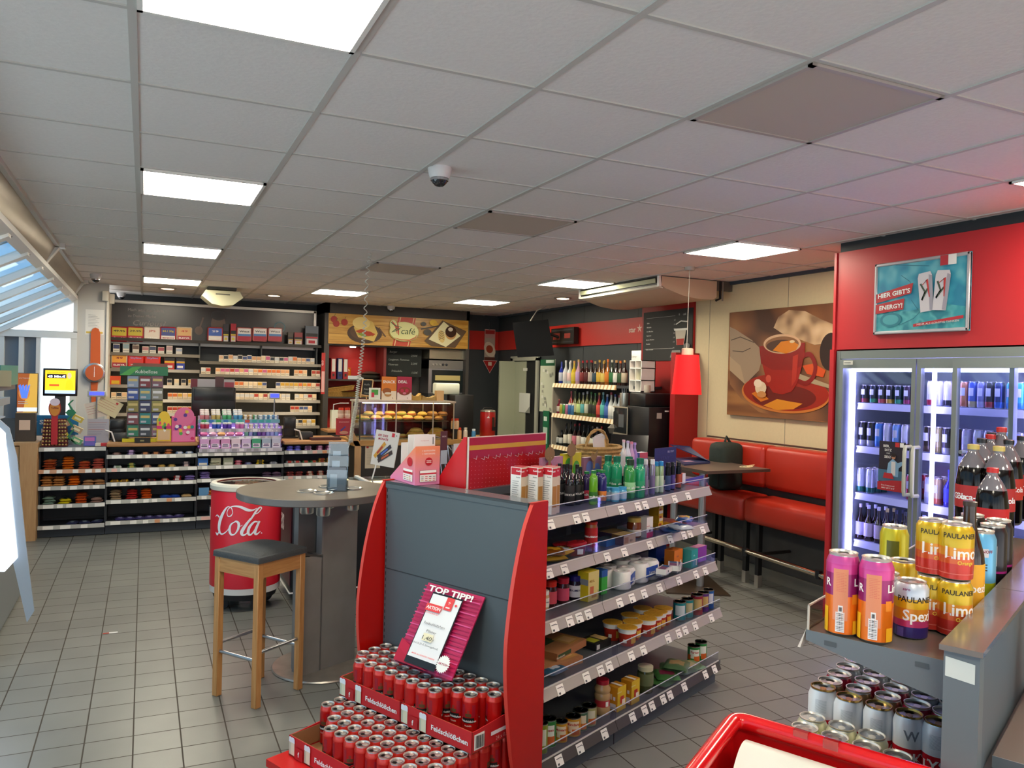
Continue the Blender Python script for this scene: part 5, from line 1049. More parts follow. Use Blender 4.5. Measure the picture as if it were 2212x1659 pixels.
# lottery corner
def crate(px, pyb, pyt, y, wd): return Yp(px, pyb, y), Yp(px, pyt, y)
t = thing('egg_stand', 'tall red stand with rows of golden chocolate balls on the counter', 'sweets display', (Yp(118, 962, YC+.12).x, YC+.12, .90))
h_ = top(Vector((t.location.x, t.location.y, .9)), 118, 905)-.9
for k in range(8):
    b = MB(); z = h_*(k/8); w2 = .115*(1-.15*k/8); b.box(-w2, w2, -.04, .06, z, z+.006, P('6a1420', .4)); b.box(-w2, w2, .055, .06, z, z+h_/8, P('7a1824', .4)); tr = b.build('tray', t)
    b = MB()
    for i in range(8):
        if abs(i-3.5) < 1 and k > 1: continue
        b.lathe([(0, 0), (.008, .002), (.0125, .0105), (.009, .019), (0, .022)], P('b8945c', .35, .3), 8, o=(-w2+.013+i*(2*w2-.026)/7, -.03, z+.006))
    b.build('chocolate_ball', tr)
q = Board((-.028, -.05, .02), (1, 0, 0), (0, 0, 1), .056, h_*1.25, .004, P('c0202c', .4)); q.build('ribbon', t)
q = Board((-.055, -.052, h_*1.12), (1, 0, 0), (0, 0, 1), .11, .17, .004); q.ell(.5, .45, .5, .52, P('a82824', .4)); q.ell(.5, .42, .42, .42, P('d88c30', .4)); q.ell(.5, .82, .4, .22, P('e8d8e4', .4)); q.txt('Toffifee', .5, .42, .16, P('8a3010', .5), fit=.6, bold=.02); q.build('header', t)
t = thing('zigzag_rack', 'green zigzag rack of tilted mint cartons on the counter', 'sweets display', (0, 0, 0))
zig = [(164, 960), (147, 943), (161, 926), (146, 906), (160, 892), (148, 873), (158, 864)]
pts = [Yp(x, y, YC+.10) for x, y in zig]; b = MB()
for a, c in zip(pts[:-1], pts[1:]): 
    d = Vector((.009, 0, 0)); b.prism([a-d, a+d, c+d, c-d], (0, .05, 0), P('1e7a50', .35))
b.build('zigzag_frame', t); q = bd(141, 898, 165, 885, YC+.09, None); q.poly([(0, .5), (.25, 1), (.75, 1), (1, .5), (.75, 0), (.25, 0)], P('1e7c54', .4)); q.build('header', t)
for i, (px, py, c, rt) in enumerate(((170, 905, 'c8b048', .5), (168, 928, 'b8a080', .5), (145, 945, 'c8c038', -.5), (168, 952, '68a878', .5), (146, 918, 'a88468', -.4))):
    p = Yp(px, py, YC+.13); carton(.10, .06, .055, c, c, 'd8cc90', rects=[('f', .2, .3, .8, .7, 'e0dcb8')], name='mint_carton').put((p.x-.02, p.y, p.z-.02), ('yellow tilted mint carton, uppermost in the zigzag rack', 'brown and white tilted carton in the middle of the zigzag rack', 'lime tilted carton low on the window side of the zigzag rack', 'green tilted carton at the bottom of the zigzag rack', 'tan tilted carton on the window side of the zigzag rack')[i], 'mint cartons in the zigzag rack', rot=(0, rt, 0))
q = bd(52, 940, 170, 897, YC+.30, P('1f7fb4', .4)); q.txt('r Spiel 77', .48, .55, .30, PRINTW, fit=.62, bold=.03); q.txt('MIT', .42, .12, .28, PRINTW, fit=.22, bold=.03); 
tag(q.build('lottery_sign'), 'blue lottery sign reading Spiel 77 behind the golden chocolate balls', 'sign')
q = bd(188, 960, 236, 905, YC+.25, P('b0aeb8', .3)); 
for k in range(6): q.rect(.05, .85-.09*k, .9-.05*k, .865-.09*k, P('8a88a0' if k % 3 else 'b07070', .5))
tag(q.build('poster_holder'), 'clear stand with printed sheets at the end of the counter', 'leaflet holder')
carton(.11, .05, .10, '5068b8', '5068b8', 'c86890', rects=[('f', .1, .5, .9, .9, 'c878c0'), ('f', .1, .1, .9, .4, '7868c8')], name='sweets_box').put((Yp(194, 960, YC+.1).x, YC+.1, .90), 'blue and pink sweets box at the end of the counter')
carton(.07, .05, .03, 'c02830', 'c02830', name='sweets_box').put((Yp(226, 960, YC+.08).x, YC+.08, .90), 'small red box at the end of the counter')
carton(.05, .05, .03, 'd8d4c8', 'd8d4c8', name='sweets_box').put((Yp(212, 960, YC+.08).x, YC+.08, .90), 'small cream box at the end of the counter')
for i, (x0_, y0_, x1_, y1_, r_) in enumerate(((186, 900, 238, 868, .25), (215, 897, 255, 858, -.5))):
    a = Yp((x0_+x1_)/2, (y0_+y1_)/2, YC+.40-.02*i); w_ = .23; h2 = .17; c_, s_ = math.cos(r_), math.sin(r_)
    q = Board(a-Vector((c_*w_/2-s_*h2/2, 0, s_*w_/2+c_*h2/2)), (c_, 0, s_), (-s_, 0, c_), w_, h2, .003, P(('e8d8c8', 'ecdcb0')[i], .6))
    for k in range(4): q.rect(.05, .3+.15*k, .8, .315+.15*k, P('c86060', .5))
    q.rect(.7, .8, .8, .92, P('c83038', .5)); tag(q.build('notice_sheet'), ('cream sheet with red lines behind the pole display', 'pale yellow sheet tilted the other way behind the pole display')[i], 'sheet')
# lottery screens
def screen(px0, py0, px1, py1, y, lb, draw, zf, bez=.02):
    a = Yp(px0, py1, y); c = Yp(px1, py0, y); t = thing('lottery_screen' if zf else 'advert_screen', lb, 'screen', ((a.x+c.x)/2, y, .93)); w2 = (c.x-a.x)/2; z0 = a.z-.93; z1 = c.z-.93
    b = MB(); b.rbox(-w2, w2, 0, .035, z0, z1, P('14161c', .3), .006); b.build('housing', t)
    q = Board((-w2+bez, -.001, z0+bez*1.3), (1, 0, 0), (0, 0, 1), 2*(w2-bez), z1-z0-2.3*bez, .002); draw(q); q.build('screen', t)
    b = MB(); b.box(-.05, .05, .02, .06, 0, z0+.02, P('3a3c40', .4)); b.box(-.12, .12, -.05, .12, 0, .02, P('3a3c40', .4)); b.build('stand', t)
E_ = lambda h, e=1.2: P(h, .4, emit=e)
def dr1(q):
    q.rect(0, 0, 1, 1, E_('f0b41c')); q.rect(0, 0, 1, .14, E_('a8c0f0')); q.rect(.06, .66, .70, .84, P('20242c', .4)); q.txt('45 Mio.€', .38, .69, .14, E_('d8e0f8'), fit=.58, bold=.04); q.rect(.14, .32, .46, .40, E_('e04c1c')); q.ell(.80, .78, .07, .13, E_('e8a080')); q.poly([(.66, .16), (.70, .55), (.80, .62), (.90, .56), (.96, .16)], E_('e8b010')); q.txt('Tippen mittwochs im Jackpot', .36, .90, .045, P('8a5c10', .5), fit=.6)
screen(92, 797, 168, 855, YC+.55, 'lottery screen showing 45 Mio.€ on yellow', dr1, 1)
def dr2(q):
    q.rect(0, 0, 1, 1, E_('8a4820', .9)); q.poly([(.3, 0), (.6, 1), (1, 1), (1, 0)], E_('b8903c', .9)); q.rect(0, .02, 1, .12, E_('c8dcf0', .9)); q.ell(.35, .5, .28, .18, E_('b07038', .9))
    for k in range(4): q.poly([(.22+.05*k, .36), (.05+.16*k, .68), (.16+.16*k, .72), (.34+.05*k, .36)], E_('4c70d8', .9))
    q.txt('ganz freigespielt', .35, .87, .04, PRINTW, fit=.55); q.rect(.05, .26, .5, .28, PRINTW); q.rect(.05, .21, .55, .23, PRINTW)
screen(35, 806, 83, 892, YC+.35, 'upright advert screen with blue sticks on a brown picture', dr2, 0, .006)
for i, (px, py, w_, h_2, c) in enumerate(((50, 940, .17, .22, '4a4038'),)):
    p = Yp(55, 945, YC+.10); carton(w_, .12, .28, c, c, 'c8a050', rects=[('f', .2, .4, .75, .75, 'e8c8b0')], name='ticket_box').put((p.x, YC+.12, .956), 'brown ticket box with a cream slip on the wooden cupboard')
# big wrist watch shaped wall clock and notice on the white column
t = thing('watch_clock', 'giant orange wristwatch hanging on the white column', 'wall clock', (Yp(204, 800, GY-.03).x, GY-.02, Yp(204, 805, GY).z)); k = GY/FPX*1.05
ORG = P('c4571c', .45)
pf = lambda px, py: Vector(((px-204)*k, 0, (805-py)*k*1.0))
b = MB(); b.prism([pf(197, 795), pf(213, 795), pf(212, 732), pf(209, 725), pf(204, 723), pf(200, 725), pf(197, 732)], (0, .02, 0), ORG); b.prism([pf(198, 818), pf(210, 818), pf(209, 845), pf(207, 868), pf(201, 868), pf(199, 845)], (0, .02, 0), ORG); b.build('strap', t)
b = MB(); b.T = Matrix.Rotation(PI/2, 4, 'X'); b.lathe([(.11, -.02), (.115, .02), (.095, .03)], P('b8bcc0', .25, .8), 36); b.build('case', t)
b = MB(); b.T = Matrix.Rotation(PI/2, 4, 'X'); b.lathe([(.094, .0315), (0, .0315)], P('c05a28', .4), 30); b.T = Matrix(); b.box(-.002, .002, -.034, -.032, -.005, .07, PRINTW); b.box(-.003, .003, -.035, -.033, -.05, .005, PRINTW); b.build('dial', t)
q = bd(184, 722, 225, 670, GY-.001, P('e4e2dc', .5), .004)
for j in range(9): q.rect(.15, .30+.06*j, .75-.1*(j % 3), .31+.06*j, P('8a8a8a', .6))
q.rect(.05, .05, .95, .12, P('d8b848', .5)); tag(q.build('notice'), 'framed white notice sheet on the white column', 'notice')
# ================================================================ tobacco wall
YW = 11.20
rndh = random.Random(3)
t = thing('backlit_poster', 'dark brown advertising panel above the tobacco shelves', 'poster', (0, 0, 0))
A = Yp(243, 727, YW+.25); D_ = Yp(683, 672, YW+.25)
x0, x1 = -.40, 2.17; z0, z1 = 2.06, 2.545
q = Board((x0, YW+.2, z0), (1, 0, 0), (0, 0, 1), x1-x0, z1-z0, .03, P('3a322e', .25)); DKB = P('3a302c', .3)
q.txt('Mach jetzt den Schritt', .075, .80, .10, P('a89c94', .5), align='l'); q.txt('zu Deiner Marke', .075, .64, .10, P('a89c94', .5), align='l'); q.txt('Curious?', .17, .42, .20, P('a89c94', .5), fit=.15, shear=.3)
q.ell(.505, .55, .036, .30, P('6a5448', .4)); q.ell(.505, .80, .038, .14, P('2a2220', .4)); q.poly([(.45, 0), (.47, .25), (.54, .25), (.58, 0)], DKB)
q.ell(.41, .35, .02, .12, P('6a5244', .4)); q.line([(.415, .45), (.425, .62), (.43, .72)], .02, P('6a5244', .4)); q.ell(.82, .55, .03, .16, P('3a6a74', .4)); q.ell(.82, .55, .024, .13, P('3a322e', .25))
q.build('panel', t)
b = MB(); F = P('c4c0b8', .35, .4)
for a in ((x0-.03, x1+.03, z1, z1+.035), (x0-.03, x1+.03, z0-.04, z0), (x0-.035, x0, z0-.03, z1+.03), (x1, x1+.035, z0-.03, z1+.03)): b.box(a[0], a[1], YW+.16, YW+.21, a[2], a[3], F)
b.build('frame', t)
t = thing('tobacco_shelf', 'dark tobacco shelf with warm lit boards of cigarette packs', 'shelf', (.9, YW+.3, 0))
def hangt(b, n): return hang(b.build(n), t)
b = MB(); b.box(-.42, 2.27, YW+.33, YW+.36, .3, 2.06, P('2e3235', .5)); b.box(-.43, -.41, YW, YW+.35, .3, 2.1, P('c8bca4', .5)); hangt(b, 'back_board')
L_ = [Yp(300, y, YW).z for y in (760.5, 794, 831, 863, 892)]; Lx = (-.40, .68)
def zpx(x, y): return Yp(x, y, YW).z
Lz = [zpx(300, 763), zpx(300, 797), zpx(300, 832), zpx(300, 863), zpx(300, 893)]
Rz = [zpx(560, 784), zpx(560, 811), zpx(560, 839), zpx(560, 864), zpx(640, 891), zpx(640, 920)]
zt = zpx(450, 737)
STRIP = P('ffdca0', .5, emit=9)
def board(xa, xb, z, dep, nm='shelf_board', light=True):
    b = MB(); b.box(xa, xb, YW, YW+dep, z-.02, z, P('4a4640', .4)); o = hangt(b, nm)
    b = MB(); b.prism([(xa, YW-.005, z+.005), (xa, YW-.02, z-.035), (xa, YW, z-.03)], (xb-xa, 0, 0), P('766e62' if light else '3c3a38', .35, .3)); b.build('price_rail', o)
    if light: b = MB(); b.box(xa+.02, xb-.02, YW+.01, YW+.03, z-.028, z-.021, STRIP); b.build('light_strip', o)
for z in Lz: board(-.40, .66, z, .3)
for z in Rz: board(.66, 2.25, z, .3)
board(-.40, 2.25, zt, .3, light=False)
for x in (.66, 1.45, 2.20): b = MB(); b.box(x-.008, x+.008, YW+.05, YW+.32, Rz[0], zt, P('3a3e40', .5)); hangt(b, 'bracket')
pk = {}
def pack(c, c2, w=.056, h=.088, d=.024):
    k = (c, c2, w, h)
    if k not in pk:
        b = MB(); b.box(-w/2, w/2, -d/2, d/2, 0, h, P('e8dcc8', .5)); b.box(-w/2+.002, w/2-.002, -d/2-.0006, -d/2, h*.45, h*.92, P(c, .45)); b.box(-w/2+.002, w/2-.002, -d/2-.0006, -d/2, h*.04, h*.40, P(c2, .5)); b.box(-w/2+.006, w/2-.006, -d/2-.001, -d/2-.0006, h*.22, h*.26, P('3a3430', .5))
        pk[k] = Kit('cigarette_pack', 'cigarette pack', b.build('cigarette_pack', link=False))
    return pk[k]
ords = ['top', 'second', 'third', 'fourth', 'fifth', 'lowest']
def packs(xa, xb, z, dens, pal, row, side, step=.0605, gaps=()):
    x = xa+.03; i = 0
    while x < xb-.02:
        if not any(g0 < x < g1 for g0, g1 in gaps):
            c = rndh.choice(pal); h = rndh.choice((.088, .088, .088, .10)) if dens else .088
            nm = CN.get(c, 'cream')
            pack(c, rndh.choice(('efe3cc', 'e8d8b8', 'dcc8a8')), h=h).put((x, YW+.045, z+.001), '%s cigarette pack, %s lit board of the %s' % (nm, ords[row], side), '%s packs on the %s board, %s' % (nm, ords[row], side))
        x += step; i += 1
CN = {'d8a070': 'tan', 'e0b890': 'beige', 'b84030': 'red', 'd87030': 'orange', '4a5a88': 'blue', '30343c': 'black', 'e8d0a8': 'cream', 'c86088': 'pink', 'c8c8c8': 'silver', 'a03028': 'dark red', '2c3060': 'navy', '4c8a58': 'green', 'd0a030': 'gold'}
lng = 'long tobacco shelf'; sh_ = 'short tobacco shelf'
packs(.90, 2.22, Rz[0], 1, ('d8a070', 'c8c8c8', '4a5a88', 'e0b890', 'e8d0a8', 'd87030', 'c86088', '30343c', 'c8c8c8'), 0, lng)
packs(.68, 2.25, Rz[1], 0, ('d8a070', 'e0b890', 'b84030', 'c86088', 'd87030', 'e8d0a8', 'c8c8c8'), 1, lng, gaps=((.78, .84), (1.83, 1.90), (2.05, 2.11)))
packs(.68, 2.25, Rz[2], 0, ('e0b890', 'b84030', 'd0a030', 'd87030', 'e8d0a8', '4a5a88'), 2, lng, gaps=((.72, .95), (1.53, 1.62)))
packs(1.12, 2.22, Rz[3], 0, ('a03028', 'a03028', 'c8c8c8', 'b84030', 'e8d0a8'), 3, lng, gaps=((1.86, 1.92),))
packs(1.85, 2.20, Rz[4], 0, ('e8d0a8', 'b84030', '4a5a88', 'e0b890'), 4, lng)
packs(1.90, 2.20, Rz[5], 0, ('30343c', 'd0a030', 'c8c8c8'), 5, lng)
packs(-.38, .0, Lz[3], 0, ('e0b890', 'd8a070', '30343c'), 3, sh_); packs(.28, .64, Lz[3], 0, ('e0b890', 'd87030', 'd0a030', '4a5a88'), 3, sh_)
packs(-.20, .0, Lz[4], 0, ('a03028', '4c8a58'), 4, sh_); packs(.28, .64, Lz[4], 0, ('b84030', 'b84030', 'd87030'), 4, sh_)
packs(.27, .62, Lz[2], 0, ('4c8a58', 'e8d0a8', 'd0a030', '30343c'), 2, sh_, step=.085)
for i, (px, c, h) in enumerate(((251, '2c3460', .11), (272, '88a0a8', .12), (293, '6a5448', .11), (314, 'b87878', .09), (330, '3c4464', .10), (348, 'a84450', .09), (366, 'b89898', .11), (387, 'a8b0c0', .085))):
    pack(c, 'e8e2d4', .075, h).put((Yp(px, 760, YW).x, YW+.05, Lz[0]+.001), ('navy', 'pale teal', 'brown', 'dusty pink', 'slate', 'crimson', 'mauve', 'pale blue')[i]+' large pack on the top board of the short tobacco shelf')
def tobtub(px, py, w, top_, bot, txt, tc, lb, rim='a82430', grp=None, mid=None, tsz=.2):
    p = Yp(px, py, YW-.03); h = w*1.0
    t = thing('tobacco_tub', lb, 'tobacco tub', (p.x, YW+.0, p.z), group=grp)
    b = MB(); b.rbox(-w/2, w/2, 0, .10, 0, h, P(rim, .3), .022, 3); b.build('tub_body', t)
    q = Board((-w*.42, -.001, h*.08), (1, 0, 0), (0, 0, 1), w*.84, h*.84, .002, P(top_, .4)); q.poly([(0, 0), (1, 0), (1, .38), (0, .38)], P(bot, .4))
    if mid: q.rect(0, .36, 1, .55, P(mid, .4))
    q.txt(txt[0], .5, .68, tsz, P(tc, .5), fit=.8 if len(txt[0]) > 3 else .5, bold=.02)
    if len(txt) > 1: q.txt(txt[1], .5, .14, .18, P(PRINTC if bot != 'f0e8e0' else 'a82030', .5), fit=.8, bold=.02)
    q.build('label', t)
PRINTC = 'f2f0ea'
row = ((257, 'c8b41c', 'b01c2c', ('49.95', 'Chesterfield'), '1c1c20', 'b01c2c', 'red tobacco tub priced 49 with yellow label'), (292, 'c8b41c', 'b01c2c', ('29.95', 'Chesterfield'), '1c1c20', 'b01c2c', 'red tobacco tub with yellow label, second from the column'), (328, 'e8dccc', 'e8dccc', ('JPS', 'JPS'), 'b84030', 'd8d0c4', 'cream tobacco tub with red letters'),
       (363, '2c3c88', 'f0e8e0', ('64.1 30g', 'BENSON'), 'e0c820', 'b02838', 'blue and white tobacco tub between cream ones'), (398, 'd8a868', 'a82c38', ('49', 'ELIXYR'), 'c04830', 'd0c0a8', 'tan and red tobacco tub, last of the row over the short shelf'), (465, '3c60b0', 'e8dcd0', ('29', 'PARAMOUNT'), 'f0f0f0', 'b04040', 'blue topped tub standing alone in the gap'),
       (528, 'e8e4e0', 'a82438', ('West', ''), '1c1c1c', 'c0706c', 'first West tub of three over the long shelf'), (562, 'e8e4e0', 'a82438', ('West', ''), '1c1c1c', 'c0706c', 'middle West tub of three over the long shelf'), (595, 'e8e4e0', 'a82438', ('West', ''), '1c1c1c', 'c0706c', 'last West tub of three over the long shelf'))
for px, a, c, tx, tc_, rim, lb in row: tobtub(px, 738, .195, a, c, tx, tc_, lb.replace('West tub', 'red and white tub'), rim, mid='4c80b8' if tx[0] == 'West' else None)
for i, (px, a, c, tx, tc_, rim, lb) in enumerate(((257, 'e8a030', 'a82438', ('49', 'ELIXYR'), '8a2020', 'd0c0a8', 'orange and red priced tub on the second board of the short shelf'), (293, 'd8302c', 'd8302c', ('Skyline', 'Winston'), '9098d8', 'e02c24', 'bright red tub, window side one of the pair'), (329, 'd8302c', 'd8302c', ('Skyline', 'Winston'), '9098d8', 'e02c24', 'bright red tub, tower side one of the pair'))):
    tobtub(px, 796, .19, a, c, tx, tc_, lb, rim)
for px, c, w, h, lb in ((366, 'c83028', .12, .16, 'black and red tobacco pouch box beside the bright red tubs'), (390, '2c3c9c', .10, .16, 'black and blue tobacco pouch box beside the bright red tubs')):
    carton(w, .1, h, c, c, '1c1c1c', rects=[('f', 0, .72, 1, 1, '1c1c1e'), ('f', .0, .55, 1, .70, 'd8a820'), ('f', .1, .15, .8, .35, 'e8e0dc')], name='tobacco_box', cat='tobacco box').put((Yp(px, 790, YW).x, YW+.06, Lz[1]), lb)
for px, c, c2, w, h, lb in ((488, '34343c', 'c8b83c', .07, .24, 'slim grey tobacco bag beside the lone tub'), (504, 'a82030', 'c8b83c', .07, .25, 'slim red tobacco bag beside the lone tub'), (628, '4a4038', 'b89858', .07, .17, 'small brown tobacco bag before the tall ones'), (645, '8a3034', 'c8b05c', .11, .17, 'dark red tobacco bag, middle one by the end'), (674, '5c6470', 'b02030', .18, .27, 'big black and red tobacco bag at the end of the shelf')):
    carton(w, .06, h, c, c, c, rects=[('f', .05, .45, .95, .62, '141414'), ('f', .05, .36, .95, .44, c2), ('f', .1, .03, .9, .33, 'c8c0c0'), ('f', .25, .1, .75, .25, c2)], name='tobacco_bag', cat='tobacco bag').put((Yp(px, 738, YW).x, YW+.05, zt), lb)
for px, c, w, h, lb in ((248, 'd84c20', .13, .11, 'orange carton on the third board at the column'),):
    carton(w, .1, h, c, c, c, rects=[('f', .2, .1, .9, .5, 'd8b020')], name='tobacco_box').put((Yp(px, 830, YW).x, YW+.05, Lz[2]), lb)
b = MB(); q = bd(287, 803, 362, 786, YW-.10, P('6a4038', .4), .3); tag(q.build('flat_carton'), 'flat red-brown carton sticking out over the scratch card tower', 'box')
q = bd(412, 838, 507, 820, YC+.5, P('b8b4b8', .4), .06); q.rect(.0, 0, .15, 1.0, P('7a2c3c', .5)); q.rect(.55, .0, .75, 1.3, P('5c3c40', .5)); q.rect(.76, .1, .98, .7, P('a84858', .5)); tag(q.build('till_top_box'), 'grey and red box with small figures on top of the till screen', 'box')
# ================================================================ cafe module
YF = 11.15
xa, xb = Yp(706, 700, YF).x, Yp(1012, 700, YF).x
DG = P('403c38', .5, noise=.15, scale=5)
t = thing('cafe_unit', 'dark grey cafe wall unit around the oven niche', 'wall unit', (xa, YF, 0))
zt_, zb_ = Yp(709, 676, YF).z, Yp(709, 742, YF).z; W_ = xb-xa
b = MB(); b.box(-.03, .04, 0, .58, 0, CH, DG); b.box(W_-.03, W_+.02, 0, .58, 0, CH, DG); b.box(-.03, W_+.02, .0, .58, zt_, CH-.002, DG); b.box(.04, W_-.03, .03, .58, zb_-.02, zt_, DG); b.build('casing', t)
b = MB(); b.box(.04, 1.0, .54, .56, .8, zb_, P('c01c18', .5)); b.box(1.0, W_-.03, .54, .56, .8, zb_, DG); b.box(.86, .90, .1, .56, .8, zb_, P('7c2420', .5)); b.build('niche_back', t)
b = MB(); zs = Yp(740, 819, YF).z; b.box(.04, .88, .15, .54, zs-.025, zs, DG); b.box(.04, .88, .15, .54, .45*zs+.55*1.15-.02, .45*zs+.55*1.15, DG); b.box(.04, .88, .10, .54, .86, .90, WOODT); b.build('shelf_board', t)
b = MB(); b.lathe([(.04, -.012), (.045, 0)], P('fff0d0', .4, emit=25), 16, o=(.45, .3, zb_-.022)); b.build('spot_light', t)
# sign
SG = Board((.02, -.02, zb_), (1, 0, 0), (0, 0, 1), W_-.03, zt_-zb_, .04, P('c8963c', .35, noise=.0), P('a8a49c', .4)); SG.T = Matrix()
def sign_wood():
    m = woodmat('b07a28', 'dcae54', 3, 0, .3); return m
SG.rect(.004, .01, .996, .99, sign_wood())
for y in (.33, .66, .13): SG.rect(.004, y, .996, y+.012, P('8a5c1c', .5))
SG.poly([(.44, 0.01), (.565, .01), (.605, .99), (.48, .99)], P('c43c1c', .4)); SG.poly([(.452, 0.01), (.458, .01), (.498, .99), (.492, .99)], P('e8c890', .4)); SG.poly([(.548, 0.01), (.554, .01), (.594, .99), (.588, .99)], P('e8c890', .4))
SG.ell(.245, .38, .12, .33, P('4a3424', .4)); SG.ell(.245, .42, .10, .27, P('5c422c', .4)); SG.poly([(.17, .55), (.20, .25), (.31, .12), (.335, .40), (.30, .78), (.20, .92)], P('e0c068', .5)); SG.ell(.22, .72, .06, .2, P('ecd488', .5)); SG.poly([(.18, .45), (.22, .52), (.32, .38), (.30, .30), (.22, .34)], P('c04c20', .5)); SG.poly([(.19, .36), (.24, .42), (.30, .32), (.24, .26)], P('88a040', .5)); SG.ell(.27, .38, .03, .08, P('b83c20', .5)); SG.line([(.34, .6), (.39, .30)], .02, P('6a4c30', .4))
for a, c in ((.035, .80), (.05, .66), (.105, .72)): SG.ell(a, c, .022, .11, P('a82c1c', .3)); SG.line([(a, c+.08), (a+.008, c+.18)], .006, P('4a6a20', .5))
SG.poly([(.67, .22), (.80, .96), (.985, .62), (.90, .02), (.72, .05)], P('5c4428', .5)); SG.poly([(.70, .28), (.81, .92), (.94, .45), (.83, .04)], P('e8e0b0', .4))
SG.ell(.865, .52, .042, .22, P('c89454', .4)); SG.ell(.865, .58, .042, .20, P('3c2418', .25)); SG.ell(.862, .66, .018, .07, P('d8c8b0', .4)); SG.ell(.795, .40, .025, .22, P('e0c478', .4), rot=.2)
for k in range(5): SG.line([(.775, .28+.06*k), (.795, .34+.06*k), (.815, .30+.06*k)], .007, P('4a3420', .4))
for a, c, r_, h in ((.66, .80, .02, '3a3428'), (.69, .52, .03, '3a3428'), (.73, .86, .028, 'e0b820'), (.75, .80, .02, 'd8a818')): SG.ell(a, c, r_, r_*3.6, P(h, .4))
SG.line([(.64, .62), (.70, .68), (.77, .76)], .02, P('3c3020', .4))
SG.ell(.52, .50, .107, .34, P('b8b068', .4)); SG.ell(.52, .51, .103, .32, P('e8e8a0', .4)); SG.ell(.44, .72, .025, .16, P('e8e8a0', .4))
SG.line([(.43, .84), (.46, .66), (.47, .42)], [.01, .03, .006], P('c43c1c', .4)); SG.line([(.47, .86), (.475, .6), (.48, .38)], [.006, .03, .01], P('c43c1c', .4)); SG.line([(.425, .80), (.45, .70), (.50, .64), (.46, .58), (.43, .46), (.46, .52), (.49, .60)], .012, P('2c5428', .4))
SG.txt('café', .545, .42, .30, P('34501c', .5), fit=.10, shear=.2); SG.line([(.45, .28), (.50, .22), (.56, .22), (.60, .32), (.612, .42)], [.004, .014, .018, .014, .004], P('c85820', .4))
SG.build('fascia_sign', t)
# chalkboard in the niche
x_, x2_ = Yp(828, 800, YF+.3).x, Yp(910, 800, YF+.3).x; q = Board((x_, YF+.30, Yp(828, 812, YF+.3).z), (1, 0, 0), (0, 0, 1), x2_-x_, Yp(828, 750, YF+.3).z-Yp(828, 812, YF+.3).z, .015, P('1f2421', .7))
CK = P('a8aca4', .8)
for s_, a, c in (('Burger', .25, .82), ('2,50€', .8, .70), ('Laugenst. Pommes', .4, .55), ('2,20€', .8, .42), ('Käserost', .25, .38), ('Frikadelle', .35, .15), ('1,50€', .82, .10)): q.txt(s_, a, c, .10, CK, shear=.2)
tag(q.build('chalkboard'), 'black chalkboard menu hanging in the cafe niche', 'chalkboard')
# oven
yo = YF+.12; xo0, xo1 = Yp(926, 800, yo).x, Yp(1009, 800, yo).x; t = thing('oven', 'stainless steel convection oven stacked in the cafe unit', 'oven', (xo0, yo, .9)); W_ = xo1-xo0
zo = lambda py: Yp(965, py, yo).z-.9
b = MB(); b.box(0, W_, 0, .4, zo(850), zo(779), STEEL); b.box(0, W_, -.01, .4, zo(797), zo(779), P('8f8c88', .35, .6)); b.box(.0, W_, -.02, .4, zo(776), zo(756), P('c8c0a8', .25, .8)); b.box(0, W_, 0, .4, 0, zo(850), P('3a3c3c', .4)); b.build('casing', t)
b = MB(); b.box(.05, W_-.03, -.015, 0, zo(848), zo(800), P('1c2424', .15)); b.box(.10, W_-.12, -.018, -.015, zo(822), zo(811), P('c8b878', .3)); b.build('door', t)
for k in range(5):
    b = MB(); b.T = Matrix.Translation((.06+.055*k, -.012, zo(788))) @ Matrix.Rotation(PI/2, 4, 'X'); b.lathe([(.016 if k < 3 else .02, 0), (.014, .02)], P('3c3e44', .4) if k > 2 else P('a8a49c', .4), 12); b.build('knob', t)
# binders, baskets, dispenser, soda
for i, (px, c) in enumerate(((717, 'a81c20'), (731, '24306c'), (743, 'a81c20'))):
    carton(.07, .25, .30, c, c, '8a8a84', rects=[('f', .15, .35, .85, .95, 'e4e0d4'), ('f', .3, .12, .7, .25, '2c2c2c')], name='ring_binder', cat='ring binder').put((Yp(px, 818, YF+.3).x, YF+.33, zs), ('red ring binder at the outer end of the niche shelf', 'blue ring binder between the red ones', 'red ring binder next to the orange jar')[i], 'ring binders')
jar(.05, .17, 'c86418', 'd87820', name='orange_jar').put((Yp(751, 818, YF+.3).x+.02, YF+.40, zs), 'orange jar beside the ring binders')
carton(.25, .2, .05, 'd8dcdc', 'd8dcdc', name='paper_box').put((Yp(765, 818, YF+.3).x, YF+.33, zs), 'white paper box beside the binders')
b = MB(); b.lathe([(.10, 0), (.16, .03), (.17, .05), (.1, .07), (0, .075)], P('5c5a50', .3, .5), 20, sx=1.2); b.lathe([(.10, .07), (.14, .09), (.05, .12), (0, .125)], P('6a685c', .3, .5), 20, sx=1.1, o=(.03, 0, 0)); tag(b.build('lidded_dish', loc=(Yp(797, 818, YF+.3).x, YF+.35, zs)), 'dark lidded dishes stacked at the end of the niche shelf', 'dish')
zb2 = .45*zs+.55*1.15
for i in range(3):
    b = MB(); m_ = P('a8803c', .8, noise=.5, scale=50, bump=.6); w_ = .22; b.prism([(-w_, -.12, 0), (w_, -.12, 0), (w_+.02, -.14, .06), (-w_-.02, -.14, .06)], (0, .26, 0), m_); b.rbox(-w_-.025, w_+.025, -.145, .13, .055, .072, m_, .006, 1); o = b.build('bread_basket'); o.location = (Yp((735, 728, 770)[i], 838, YF+.3).x, YF+.33, (zb2, zb2+.07, zb2)[i]+.002); o.rotation_euler = (0, (-.0, -.14, 0)[i], 0); tag(o, ('flat wicker bread basket on the lower niche shelf', 'wicker bread basket tilted on top of the other', 'wicker bread basket behind the spiral cord')[i], 'basket', 'wicker baskets in the niche')
